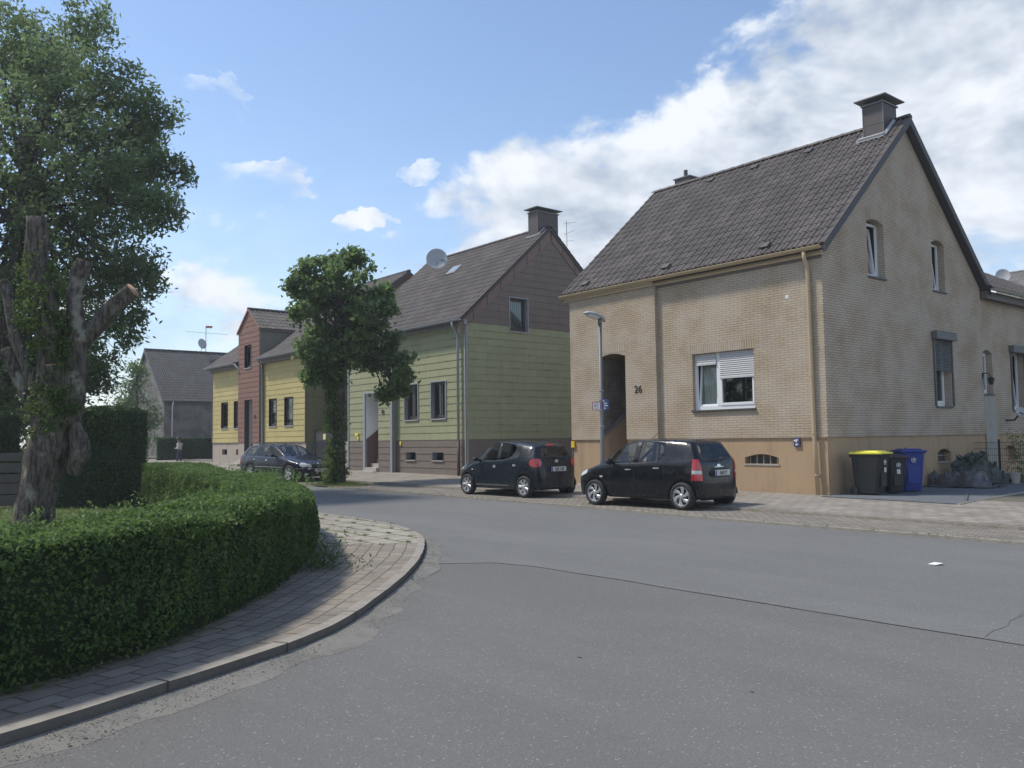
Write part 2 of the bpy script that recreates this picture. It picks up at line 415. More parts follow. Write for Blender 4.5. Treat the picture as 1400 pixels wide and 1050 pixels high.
M_['fascia'] = simple('grey_fascia', (.34, .34, .35), .6, .12, 3, dirt=.3)
M_['brownfascia'] = simple('brown_fascia', (.13, .11, .10), .6, .15, 3)
M_['green_clad'] = clad_mat('green_cladding', (.35, .36, .215), dirt=.55)
M_['brown_clad'] = clad_mat('brown_cladding', (.205, .168, .145), dirt=.3, dark=(.08, .07, .06))
M_['yellow_clad'] = clad_mat('yellow_cladding', (.50, .42, .18), dirt=.25, joint=.95)
M_['red_clad'] = clad_mat('red_cladding', (.235, .13, .098), dirt=.35, dark=(.12, .07, .05), joint=.8)
M_['olive_clad'] = clad_mat('olive_cladding', (.27, .245, .125), dirt=.5, joint=1.25)
M_['beige_plinth'] = simple('beige_plinth', (.40, .34, .28), .85, .12, 1.5, .2, 80, dirt=.4)
M_['grey_render'] = simple('grey_render', (.19, .185, .15), .85, .15, 2, dirt=.3)
M_['grey_brick'] = brick_mat('grey_brick', (.13, .11, .092), (.105, .09, .078), (.075, .07, .065), bw=.25, bh=.08, stain=.3)
M_['white_pvc'] = simple('white_pvc', (.78, .79, .80), .35, .03, 3)
M_['white_wall'] = simple('white_wall', (.72, .73, .74), .8, .04, 2)
M_['shutter'] = simple('shutter_grey', (.50, .51, .52), .5, .04, 3)
M_['dark_shutter'] = simple('shutter_dark', (.115, .12, .12), .5, .06, 3)
M_['dark_frame'] = simple('dark_window_frame', (.055, .045, .04), .45, .1, 3)
M_['sill'] = simple('slate_sill', (.075, .075, .075), .5, .15, 8)
M_['stone_step'] = simple('stone_step', (.42, .38, .35), .8, .12, 6)
M_['curtain'] = simple('curtain', (.78, .76, .72), .9, .04, 20)
M_['room'] = simple('dark_room', (.03, .03, .03), .9)
M_['white'] = simple('white_paint', (.8, .8, .8), .5, .03)
M_['black'] = simple('black_paint', (.02, .02, .02), .45, .1)
M_['plaster'] = simple('bare_plaster', (.36, .35, .31), .9, .22, 2.5, .3, 50, dirt=.2)
M_['glass'] = glass_mat('window_glass', (.6, .65, .64), .05)
M_['clearglass'] = glass_mat('clear_glass', (.9, .92, .92), .04)
M_['darkglass'] = glass_mat('dark_glass', (.25, .28, .28), .06)
M_['dish'] = simple('dish_grey', (.40, .41, .42), .45, .06, 6)
M_['wood'] = simple('dark_wood', (.10, .085, .078), .8, .35, 5, .3, 40)
M_['darkred'] = simple('dark_red_brown', (.10, .055, .05), .7, .15, 4)

# ------------------------------------------------------------ ground materials
def asphalt(name, c, dark, seed=0., crack=False):
    m, nt, b, o = mat_nodes(name); g = G(nt); w = g.mapv(g.coord('World'), loc=(seed, seed, 0))
    big = g.noise(g.mapv(w, (.35, .8, 1)), .5, 6, .6); mid = g.noise(w, 3.5, 5, .6)
    vr = g.n('ShaderNodeTexVoronoi'); g.put(vr.inputs['Vector'], w); vr.inputs['Scale'].default_value = 95
    g2 = g.noise(w, 260, 2)
    cc = g.mix(g.ramp(big, .35, .68), c, dark)
    cc = g.mix(g.ramp(mid, .35, .7, 0, .3), cc, tuple(x*.78 for x in c))
    st_ = g.noise(g.mapv(w, (.55, 1.2, 1), loc=(5, 2, 0)), .8, 7, .62); cc = g.mix(g.ramp(st_, .46, .66, 0, .5), cc, tuple(x*.74 for x in c)); cc = g.mix(g.ramp(g.noise(g.mapv(w, (.25, 1.6, 1)), .7, 4), .5, .7, 0, .4), cc, tuple(x*1.18 for x in c))
    sp = g.n('ShaderNodeSeparateColor'); g.put(sp.inputs[0], vr.outputs['Color'])
    cc = g.mix(g.ramp(sp.outputs[0], .0, 1.0, 0, .24), g.mix(.5, cc, tuple(x*.55 for x in c)), g.mix(.35, cc, tuple(min(1, x*1.9) for x in c)))
    cc = g.mix(g.ramp(sp.outputs[1], .975, .99, 0, .5), cc, (.38, .37, .35))
    cc = g.mix(g.ramp(g.noise(g.mapv(w, loc=(3, 1, 0)), 1.1, 9, .72), .66, .70, 0, .35), cc, tuple(x*.5 for x in c))
    g.put(b.inputs['Base Color'], cc); b.inputs['Roughness'].default_value = .86; b.inputs['Specular IOR Level'].default_value = .35
    h = g.math('ADD', g.math('MULTIPLY', vr.outputs['Distance'], -1.), g.math('MULTIPLY', g2, .6))
    g.put(b.inputs['Normal'], g.bump(h, .55, .004))
    return m
M_['asphalt'] = asphalt('asphalt_near', (.182, .177, .168), (.142, .138, .130))
M_['asphalt2'] = asphalt('asphalt_far', (.192, .192, .186), (.158, .159, .154), 13.)
def paving(name, c1, c2, joint, bw, bh, ms=.012, rot=0., weeds=0., stain=.5, offset=.5, kind='UV', dark=(.10, .09, .075)):
    m, nt, b, o = mat_nodes(name); g = G(nt); uv = g.coord('UV') if kind == 'UV' else g.mapv(g.coord('World'), rot=(0, 0, rot)); w = g.coord('World')
    dv = g.n('ShaderNodeVectorMath', operation='MULTIPLY_ADD'); nz = g.n('ShaderNodeTexNoise'); nz.inputs['Scale'].default_value = 2.3; g.put(nz.inputs['Vector'], w)
    g.put(dv.inputs[0], nz.outputs['Color']); dv.inputs[1].default_value = (.05, .05, 0); g.put(dv.inputs[2], uv)
    t = g.n('ShaderNodeTexBrick'); g.put(t.inputs['Vector'], dv.outputs[0]); t.offset = offset
    t.inputs['Scale'].default_value = 1; t.inputs['Brick Width'].default_value = bw; t.inputs['Row Height'].default_value = bh
    t.inputs['Mortar Size'].default_value = ms; t.inputs['Mortar Smooth'].default_value = .4
    t.inputs['Color1'].default_value = (*c1, 1); t.inputs['Color2'].default_value = (*c2, 1); t.inputs['Mortar'].default_value = (*joint, 1)
    n = g.noise(w, 1.3, 7, .65); f = g.noise(w, 55, 4, .6); n3 = g.noise(g.mapv(w, loc=(7, 3, 0)), 4.5, 5, .6)
    c = g.mix(g.math('MULTIPLY', g.ramp(n, .42, .72), stain), t.outputs[0], dark)
    c = g.mix(g.ramp(n3, .5, .75, 0, .35), c, tuple(x*1.3 for x in c1))
    c = g.mix(.35, c, g.mix(f, (0, 0, 0), (1, 1, 1)), 'SOFT_LIGHT')
    if weeds:
        wd = g.math('MULTIPLY', g.ramp(t.outputs['Fac'], .25, .7), g.ramp(g.noise(w, 1.5, 4), .40, .55))
        c = g.mix(g.math('MULTIPLY', wd, weeds), c, (.10, .14, .04))
    g.put(b.inputs['Base Color'], c); b.inputs['Roughness'].default_value = .9; b.inputs['Specular IOR Level'].default_value = .25
    h = g.math('ADD', g.math('SUBTRACT', 1, t.outputs['Fac']), g.math('MULTIPLY', f, .35))
    g.put(b.inputs['Normal'], g.bump(h, .5, .008))
    return m
M_['pavers'] = paving('pavers', (.30, .26, .21), (.23, .20, .162), (.125, .110, .088), .26, .165, .011, stain=.55)
M_['slabs'] = paving('old_slabs', (.36, .33, .275), (.30, .275, .235), (.13, .125, .08), .62, .42, .03, weeds=.9, stain=.3, kind='World')
M_['cobbles'] = paving('cobbles', (.27, .245, .21), (.215, .195, .17), (.10, .09, .07), .2, .11, .014, kind='World', stain=.35)
M_['pavement'] = paving('pavement', (.31, .285, .245), (.245, .22, .19), (.115, .10, .085), .3, .3, .012, kind='World', stain=.4)
M_['driveway'] = paving('driveway', (.145, .16, .175), (.125, .135, .15), (.08, .085, .09), .4, .4, .008, kind='World', stain=.3, offset=0, dark=(.07, .07, .075))
M_['kerb'] = simple('kerb_stone', (.29, .262, .22), .85, .3, 9, .5, 60, dirt=.5)
M_['gutter'] = simple('gutter_strip', (.19, .18, .158), .9, .35, 3.2, .6, 50, dirt=.6)
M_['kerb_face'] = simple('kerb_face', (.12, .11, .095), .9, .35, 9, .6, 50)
M_['lawn'] = simple('lawn_soil', (.07, .095, .03), .95, .4, 5, .4, 60)
M_['soil'] = simple('soil', (.075, .06, .045), .95, .4, 9, .6, 60)
M_['grass_leaf'] = leaf_mat('grass_blade', (.06, .10, .025), (.20, .26, .07), .3, .6)

# ------------------------------------------------------------ ground
def sheet(name, poly, z, mat, uv=False, zf=None):
    mb = MB(); tr = tessellate_polygon([[Vector((x, y, 0)) for x, y in poly]])
    mb.v = [(x, y, z if zf is None else zf(x, y)) for x, y in poly]
    for t in tr: mb.f.append(list(t)); mb.uv.append(None); mb.mi.append(0)
    o = mb.build(name, mat, fixn=False)
    me = o.data
    if me.polygons and me.polygons[0].normal.z < 0: me.flip_normals()
    o['kind'] = 'structure'; return o
def strip(name, A, B, za, zb, mat, kind='structure', close_side=None, vscale=1.0, zaf=None):
    """surface between two paths with UV (arc length, offset)"""
    mb = MB(); s = 0.
    for i in range(len(A)-1):
        d = ((A[i+1]-A[i]).length+(B[i+1]-B[i]).length)/2; w0 = (A[i]-B[i]).length; w1 = (A[i+1]-B[i+1]).length
        z0_, z1_ = (zaf(A[i]), zaf(A[i+1])) if zaf else (za, za)
        mb.face([(A[i].x, A[i].y, z0_), (A[i+1].x, A[i+1].y, z1_), (B[i+1].x, B[i+1].y, zb), (B[i].x, B[i].y, zb)],
                [(s, 0), (s+d, 0), (s+d, w1), (s, w0)])
        if close_side is not None:   # vertical face down from A
            mb.cur = 1 if isinstance(mat, list) else 0
            mb.face([(A[i].x, A[i].y, za), (A[i+1].x, A[i+1].y, za), (A[i+1].x, A[i+1].y, close_side), (A[i].x, A[i].y, close_side)], [(s, 0), (s+d, 0), (s+d, .1), (s, .1)]); mb.cur = 0
        s += d
    o = mb.build(name, mat, smooth=False); 
    bm = bmesh.new(); bm.from_mesh(o.data)
    if sum(f.normal.z for f in bm.faces) < 0: bmesh.ops.reverse_faces(bm, faces=bm.faces)
    bm.to_mesh(o.data); bm.free()
    if kind: o['kind'] = kind
    return o
sheet('ground', [(-300, -300), (300, -300), (300, 300), (-300, 300)], -.06, simple('ground_green', (.09, .11, .045), .95, .3, .4))
sheet('road', [(-120, -60), (60, -60), (60, 15), (-120, 15)], 0, M_['asphalt'])
# the newer asphalt of the through street, with a ragged joint against the old one
edge = [Vector((x, 6.92+noise.noise(Vector((x*1.3, 0, 0)))*.05)) for x in np.arange(30, -8.4, -.4)]
edge += [Vector(p) for p in ((-8.6, 6.75), (-8.9, 6.35), (-9.2, 6.0), (-9.6, 6.0), (-10.4, 6.5), (-11.5, 7.2), (-13.3, 7.8), (-16.1, 8.05), (-120, 8.2))]
sheet('road_resurfaced', [(p.x, p.y) for p in edge]+[(-120, 14.5), (30, 14.5)], .004, M_['asphalt2'])
tar = MB(); 
for i in range(len(edge)-2):
    a, b = edge[i], edge[i+1]; w = .003+.009*abs(noise.noise(Vector((a.x*2, 5, 0))))
    if i < 99: tar.face([(a.x, a.y-w, .0065), (b.x, b.y-w, .0065), (b.x, b.y+w, .0065), (a.x, a.y+w, .0065)])
ck = [(-2.85, 7.0), (-2.89, 7.25), (-2.88, 7.5), (-2.95, 7.75), (-2.96, 8.0), (-3.02, 8.25), (-3.05, 8.6)]
for i in range(len(ck)-1):
    a, b = ck[i], ck[i+1]; w = .004 if i != 4 else .02
    tar.face([(a[0]-w, a[1], .0065), (b[0]-w, b[1], .0065), (b[0]+w, b[1], .0065), (a[0]+w, a[1], .0065)])
for (x, y, r_) in ((-4.5, 4.3, .018), (-3.2, 4.5, .014), (-6.8, 8.3, .03)):
    tar.face([(x-r_, y-r_*.6, .0065), (x+r_, y-r_*.5, .0065), (x+r_*.7, y+r_*.6, .0065), (x-r_*.8, y+r_*.7, .0065)])
tag(tar.build('road_joint', simple('tar', (.118, .114, .106), .85, .3, 20)), kind='structure')

# island pavement round the hedge
KERB = catmull([(-3.0, -9), (-4.1, -4), (-4.72, -1), (-5.02, .6), (-5.40, 1.6), (-6.12, 3.1), (-7.15, 4.25), (-8.5, 5.5), (-9.95, 6.62), (-11.4, 7.48), (-13.3, 8.03), (-16.1, 8.2), (-22, 8.25), (-40, 8.3), (-70, 8.3)], 8)
KERB = [Vector((p.x, p.y)) for p in KERB]
kin = offset_path(KERB, .12); kup = [p+Vector((noise.noise(Vector((p.x*5, p.y*5, 1)))*.014, noise.noise(Vector((p.x*5, p.y*5, 4)))*.014)) for p in offset_path(KERB, .015)]
ins = offset_path(KERB, 2.1)
ks = 8*8+2   # index where the small pavers give way to old slabs
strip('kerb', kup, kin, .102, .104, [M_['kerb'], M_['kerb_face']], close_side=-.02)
strip('pavement_pavers', kin[:ks+1], ins[:ks+1], .100, .104, M_['pavers'])
strip('pavement_slabs', kin[ks:], ins[ks:], .100, .104, M_['slabs'])
go = offset_path(KERB, -.22)
gmb_out = [p+Vector((noise.noise(Vector((p.x*1.6, p.y*1.6, 0)))*.16+noise.noise(Vector((p.x*7, p.y*7, 0)))*.05, noise.noise(Vector((p.x*1.6, p.y*1.6, 9)))*.16+noise.noise(Vector((p.x*7, p.y*7, 9)))*.05)) for p in go]
strip('gutter', gmb_out[:92], KERB[:92], .0065, .044, M_['gutter'], zaf=lambda p: .0012 if p.y < 5.6 else .0052)
lw = offset_path(KERB, 1.75)
sheet('lawn', [(p.x, p.y) for p in lw if p.x > -45]+[(-45, -9)], .118, M_['lawn'])
# kerb joints
kj = MB(); acc = 0
for i in range(1, len(kup)-1):
    if kup[i].x < -20: break
    acc += (kup[i]-kup[i-1]).length
    if acc > 1.0:
        acc = 0; t = (kup[i+1]-kup[i]).normalized(); n = Vector((-t.y, t.x)); a = kup[i]-n*.004; b = a+n*.13; e = t*.006
        kj.face([(a.x-e.x, a.y-e.y, .1075), (a.x+e.x, a.y+e.y, .1075), (b.x+e.x, b.y+e.y, .1075), (b.x-e.x, b.y-e.y, .1075)])
        kj.face([(a.x-e.x, a.y-e.y, .1075), (a.x+e.x, a.y+e.y, .1075), (a.x+e.x, a.y+e.y, .0), (a.x-e.x, a.y-e.y, .0)])
tag(kj.build('kerb_joint', M_['soil']), kind='structure')

# far side: parking strip, pavement, driveway
KO = [Vector(p) for p in ((40, 12.9), (0, 12.95), (-5, 13.03), (-10, 13.10), (-14, 13.42), (-20, 13.55), (-26, 13.66), (-60, 13.9), (-120, 14))]
KI = [Vector(p) for p in ((40, 14.7), (0, 14.65), (-5, 14.6), (-10, 14.7), (-14, 15.05), (-20, 15.25), (-26, 15.35), (-60, 15.6), (-120, 15.7))]
def dense(P, st=.35):
    out = []
    for a, b in zip(P[:-1], P[1:]):
        n = max(1, int((b-a).length/st)) if a.x < 10 and b.x > -61 else 1
        out += [a.lerp(b, k/n) for k in range(n)]
    return out+[P[-1]]
KO = dense(KO); KI = dense(KI)
KO = [p+Vector((0, noise.noise(Vector((p.x*.9, 3, 0)))*.035)) for p in KO]
kob = [p+Vector((0, .1)) for p in KO]; kib = [p+Vector((0, .09)) for p in KI]
strip('street_kerb', KO, kob, .045, .045, M_['kerb'], close_side=-.02)
strip('parking_strip', kob, KI, .045, .050, M_['cobbles'])
strip('pavement_kerb', KI, kib, .098, .098, M_['kerb'], close_side=.03)
def pavz(x, y):
    t = max(0., min(1., (y-15.1)/3.9)); return .10+t*(.02+max(0, -11-x)*.0068)
def terr(name, xs, ys, zf, mat):
    mb = MB()
    for i in range(len(xs)-1):
        for j in range(len(ys)-1):
            q = [(xs[i], ys[j]), (xs[i+1], ys[j]), (xs[i+1], ys[j+1]), (xs[i], ys[j+1])]
            mb.face([(x, y, zf(x, y)) for x, y in q])
    o = mb.build(name, mat); o['kind'] = 'structure'
    if o.data.polygons[0].normal.z < 0: o.data.flip_normals()
    return o
def pav_y0(x):
    ps = sorted(KI, key=lambda p: p.x); xs = [p.x for p in ps]; ys = [p.y for p in ps]; return float(np.interp(x, xs, ys))+.09
mb = MB(); xs = [-120, -90, -60, -50, -40, -34, -26, -20, -15, -11, -7.9, 0, 40]
for i in range(len(xs)-1):
    for (ta, tb) in ((0, .5), (.5, 1)):
        q = []
        for x, t in ((xs[i], ta), (xs[i+1], ta), (xs[i+1], tb), (xs[i], tb)):
            y = pav_y0(x)*(1-t)+(19.4 if x > -58 else 21)*t; q.append((x, y, pavz(x, y)))
        mb.face(q)
o = mb.build('pavement', M_['pavement']); o['kind'] = 'structure'
if o.data.polygons[0].normal.z < 0: o.data.flip_normals()
terr('yard', [-120, -50, -34, -11, -7.9, 40], [19.4, 24, 60], lambda x, y: pavz(x, 19.4)-.003, simple('yard_soil', (.12, .11, .08), .95, .3, 3))
sheet('driveway', [(-11.0, 18.35), (-7.75, 18.05), (-8.05, 22), (-8.3, 26.4), (-11.0, 26.4)], .128, M_['driveway'])
de = MB(); de.bb((-7.77, 18.05, .10), (-7.69, 18.3, .135)); 
for (a, b) in (((-7.75, 18.1), (-8.05, 22)), ((-8.05, 22), (-8.3, 26.4))):
    de.tube([(a[0], a[1], .125), (b[0], b[1], .125)], .03, 4)
tag(de.build('driveway_edge', M_['kerb']), kind='structure')

# ------------------------------------------------------------ building helpers
X, Y_, Z_ = Vector((1, 0, 0)), Vector((0, 1, 0)), Vector((0, 0, 1))
def wall(mb, O, U, outline, holes=(), depth=.0, N=None, reveal=None):
    """flat wall; outline/holes in (u, v) metres; reveals run inwards along -N"""
    O = Vector(O); U = Vector(U)
    rings = [[Vector((u, v, 0)) for u, v in outline]]+[[Vector((u, v, 0)) for u, v in h] for h in holes]
    flat = [p for r in rings for p in r]
    for t in tessellate_polygon(rings):
        mb.face([O+U*flat[i].x+Z_*flat[i].y for i in t], [(flat[i].x, flat[i].y) for i in t])
    for h in holes:
        for k in range(len(h)):
            a, b = h[k], h[(k+1) % len(h)]
            pa, pb = O+U*a[0]+Z_*a[1], O+U*b[0]+Z_*b[1]
            hz = abs(b[1]-a[1]) < abs(b[0]-a[0])
            uv = [(a[0], 0), (b[0], 0), (b[0], depth), (a[0], depth)] if hz else [(0, a[1]), (0, b[1]), (depth, b[1]), (depth, a[1])]
            (reveal or mb).face([pa, pb, pb-N*depth, pa-N*depth], uv)
def rect(u0, v0, u1, v1): return [(u0, v0), (u1, v0), (u1, v1), (u0, v1)]
def arch(u0, v0, u1, v1, rise, n=8):
    out = [(u0, v0), (u1, v0), (u1, v1-rise)]
    for k in range(1, n):
        t = k/n; out.append((u1+(u0-u1)*t, v1-rise+rise*math.sin(math.pi*t)))
    return out+[(u0, v1-rise)]
def recess_box(mb, O, U, N, u0, v0, u1, v1, d0, d1):
    """dark room behind a window"""
    O = Vector(O); U = Vector(U)
    P = lambda u, v, d: O+U*u+Z_*v-N*d
    a, b, c, e = (u0, v0), (u1, v0), (u1, v1), (u0, v1)
    for p, q in ((a, b), (b, c), (c, e), (e, a)):
        mb.face([P(*p, d0), P(*q, d0), P(*q, d1), P(*p, d1)])
    mb.face([P(*a, d1), P(*b, d1), P(*c, d1), P(*e, d1)])
def obox(mb, O, U, N, u0, v0, u1, v1, d0, d1):
    """box between offsets d0..d1 outwards along N"""
    O = Vector(O); U = Vector(U); P = lambda u, v, d: O+U*u+Z_*v+N*d
    vs = [P(u, v, d) for d in (d0, d1) for u, v in ((u0, v0), (u1, v0), (u1, v1), (u0, v1))]
    mb.add(vs, [(3, 2, 1, 0), (4, 5, 6, 7), (0, 1, 5, 4), (1, 2, 6, 5), (2, 3, 7, 6), (3, 0, 4, 7)])
def window(parent, O, U, N, u0, v0, u1, v1, depth, fr='white_pvc', split=None, fw=.07, curtain=None, cd=.16, cv=0., roll=None, shut='shutter',
           glass='glass', sill='sill', tilt=False, label=None, sillout=.05):
    """window set `depth` behind the wall plane; returns the frame object"""
    O = Vector(O); N = Vector(N); U = Vector(U)
    sp = [u0]+([u0+(u1-u0)*s for s in (split or [])])+[u1]
    f = MB(); d = -depth
    obox(f, O, U, N, u0, v0, u1, v0+fw*1.2, d, d+.05); obox(f, O, U, N, u0, v1-fw, u1, v1, d, d+.05)
    obox(f, O, U, N, u0, v0+fw*1.2, u0+fw, v1-fw, d, d+.049); obox(f, O, U, N, u1-fw, v0+fw*1.2, u1, v1-fw, d, d+.049)
    for s in sp[1:-1]: obox(f, O, U, N, s-fw*.75, v0+fw*1.2, s+fw*.75, v1-fw, d, d+.055)
    fo = f.build('window', M_[fr], parent)
    if label: fo['label'] = label
    for i in range(len(sp)-1):
        a, b = sp[i]+fw*(1 if i == 0 else .75), sp[i+1]-fw*(1 if i == len(sp)-2 else .75)
        if tilt and i == 0:   # a sash tipped into the room
            s_ = MB(); w_ = .055; H_ = v1-v0-fw*2.2
            def T(u, v, dd): return O+U*u+Z_*v+N*(d-.01-(v-v0-fw)/H_*.13+dd)
            for (p0, q0, p1, q1) in ((a, v0+fw*1.2, b, v0+fw*1.2+w_), (a, v1-fw-w_-.02, b, v1-fw-.02), (a, v0+fw*1.2+w_, a+w_, v1-fw-w_-.02), (b-w_, v0+fw*1.2+w_, b, v1-fw-w_-.02)):
                vs = [T(u, v, e) for e in (-.03, .02) for u, v in ((p0, q0), (p1, q0), (p1, q1), (p0, q1))]
                s_.add(vs, [(3, 2, 1, 0), (4, 5, 6, 7), (0, 1, 5, 4), (1, 2, 6, 5), (2, 3, 7, 6), (3, 0, 4, 7)])
            s_.build('sash', M_[fr], fo)
            g = MB(); g.face([T(a+w_, v0+fw*1.2+w_, -.005), T(b-w_, v0+fw*1.2+w_, -.005), T(b-w_, v1-fw-w_-.02, -.005), T(a+w_, v1-fw-w_-.02, -.005)])
        else:
            s_ = MB(); w_ = .045
            for (p0, q0, p1, q1) in ((a, v0+fw*1.2, b, v0+fw*1.2+w_*1.6), (a, v1-fw-w_, b, v1-fw), (a, v0+fw*1.2+w_*1.6, a+w_, v1-fw-w_), (b-w_, v0+fw*1.2+w_*1.6, b, v1-fw-w_)):
                obox(s_, O, U, N, p0, q0, p1, q1, d+.005, d+.066)
            s_.build('sash', M_[fr], fo)
            g = MB(); obox(g, O, U, N, a+w_, v0+fw*1.2+w_*1.6, b-w_, v1-fw-w_, d+.02, d+.026)
        g.build('pane', M_[glass], fo)
    if curtain:
        c = MB(); n = 26; c0, c1 = curtain
        ua, ub = u0+(u1-u0)*c0, u0+(u1-u0)*c1
        for k in range(n):
            a, b = ua+(ub-ua)*k/n, ua+(ub-ua)*(k+1)/n
            da, db = d-cd+.02*math.sin(k*1.9), d-cd+.02*math.sin((k+1)*1.9)
            vb_ = v0+.05+(v1-v0)*cv; c.face([O+U*a+Z_*vb_+N*da, O+U*b+Z_*vb_+N*db, O+U*b+Z_*(v1-.02)+N*db, O+U*a+Z_*(v1-.02)+N*da])
        c.build('curtain', M_['curtain'], fo)
    if roll:
        for i, rfrac in enumerate(roll):
            if not rfrac: continue
            a, b = sp[i]+(.03 if i == 0 else fw*.75), sp[i+1]-(.03 if i == len(sp)-2 else fw*.75)
            s_ = MB(); h = (v1-v0)*rfrac; n = max(3, int(h/.05))
            for k in range(n):
                q1 = v1-.01-h*k/n; q0 = v1-.01-h*(k+1)/n+.008
                P = lambda u, v, dd: O+U*u+Z_*v+N*(d+.075+dd)
                pr = [(q0, 0), (q0+(q1-q0)*.3, .012), (q0+(q1-q0)*.7, .012), (q1, 0)]
                for (z0, e0), (z1, e1) in zip(pr[:-1], pr[1:]): s_.face([P(a, z0, e0), P(b, z0, e0), P(b, z1, e1), P(a, z1, e1)])
            obox(s_, O, U, N, a, v1-h-.03, b, v1-h+.01, d+.066, d+.098)
            obox(s_, O, U, N, a, v1-h-.01, b, v1-.005, d+.068, d+.073)
            s_.build('shutter', M_[shut], fo)
    if sill:
        s_ = MB(); obox(s_, O, U, N, u0-.03, v0-.05, u1+.03, v0-.004, -depth, sillout); s_.build('sill', M_[sill], fo, bevel=.006)
    return fo
def clad(mb, O, U, N, z0, z1, span, holes, course, off=.014):
    """overlapping horizontal boards; span(z)->(u0,u1); rectangular holes (u0,v0,u1,v1)"""
    O = Vector(O); U = Vector(U); n = int(math.ceil((z1-z0)/course))
    for k in range(n):
        a, b = z0+k*course, min(z0+(k+1)*course, z1)
        cuts = sorted({a, b}|{h[1] for h in holes if a < h[1] < b}|{h[3] for h in holes if a < h[3] < b})
        for c0, c1 in zip(cuts[:-1], cuts[1:]):
            zm = (c0+c1)/2; hs = sorted([h for h in holes if h[1] < zm < h[3]], key=lambda h: h[0])
            l0, r0 = span(c0); l1, r1 = span(c1)
            pts = [(l0, l1)]
            for h in hs: pts += [(h[0], h[0]), (h[2], h[2])]
            pts.append((r0, r1))
            e0 = off*(1-(c0-a)/course); e1 = off*(1-(c1-a)/course)
            for i in range(0, len(pts), 2):
                p, q = pts[i], pts[i+1]
                if q[0]-p[0] < .003 and q[1]-p[1] < .003: continue
                P = lambda u, z, e: O+U*u+Z_*z+N*e
                mb.face([P(p[0], c0, e0), P(q[0], c0, e0), P(q[1], c1, e1), P(p[1], c1, e1)], [(p[0], c0-z0+.003), (q[0], c0-z0+.003), (q[1], c1-z0-.003), (p[1], c1-z0-.003)])
                if c0 == a: mb.face([P(p[0], c0, 0), P(q[0], c0, 0), P(q[0], c0, e0), P(p[0], c0, e0)], [(p[0], .01)]*4)
def reveal(mb, O, U, N, h, depth, out=.02):
    O = Vector(O); U = Vector(U); P = lambda u, v, d: O+U*u+Z_*v+N*d
    c = [(h[0], h[1]), (h[2], h[1]), (h[2], h[3]), (h[0], h[3])]
    for k in range(4):
        a, b = c[k], c[(k+1) % 4]; mb.face([P(*a, out), P(*b, out), P(*b, -depth), P(*a, -depth)])
def tile_roof(mb, P0, U, S, N, lu, ls, tw=.30, tl=.345, rise=.05, keep=None):
    P0 = Vector(P0); nu = max(1, round(lu/tw)); ns = max(1, round(ls/tl)); tw = lu/nu; tl = ls/ns
    prof = [(0, .0), (.10, .75), (.2, 1.0), (.32, .8), (.42, .1), (.5, -.1), (.62, .5), (.72, .75), (.84, .45), (.93, 0), (1.0, 0)]
    for j in range(ns):
        for i in range(nu):
            if keep and not keep((i+.5)/nu, (j+.5)/ns): continue
            jit = (random.random()-.5)*.006; uvv = (i+.5, j+.5)
            def P(a, s, h): return P0+U*((i+a)*tw)+S*(s*tl)+N*h
            for (a0, h0), (a1, h1) in zip(prof[:-1], prof[1:]):
                b0, b1 = h0*rise, h1*rise
                mb.face([P(a0, j, b0+.024+jit), P(a1, j, b1+.024+jit), P(a1, j+1.06, b1+.004), P(a0, j+1.06, b0+.004)], [uvv]*4)
                mb.face([P(a0, j, b0-.01), P(a1, j, b1-.01), P(a1, j, b1+.024+jit), P(a0, j, b0+.024+jit)], [uvv]*4)
def ridge_caps(mb, A, B, r=.12, l=.38, down=.03):
    A = Vector(A); B = Vector(B); d = (B-A); L_ = d.length; d.normalize(); n = int(L_/l); side = d.cross(Z_).normalized(); up = side.cross(d).normalized()
    for i in range(n):
        a, b = A+d*(L_*i/n), A+d*(L_*(i+1.05)/n); ra, rb = r*1.12, r
        for k in range(6):
            t0, t1 = math.pi*k/6, math.pi*(k+1)/6
            q = lambda p, rr, t: p+side*math.cos(t)*rr+up*(math.sin(t)*rr*.75-down)
            mb.face([q(a, ra, t0), q(a, ra, t1), q(b, rb, t1), q(b, rb, t0)], [(i+.5, 77.5)]*4)
        mb.face([a+side*math.cos(math.pi*k/6)*ra+up*(math.sin(math.pi*k/6)*ra*.75-down) for k in range(7)], [(i+.5, 77.5)]*7)
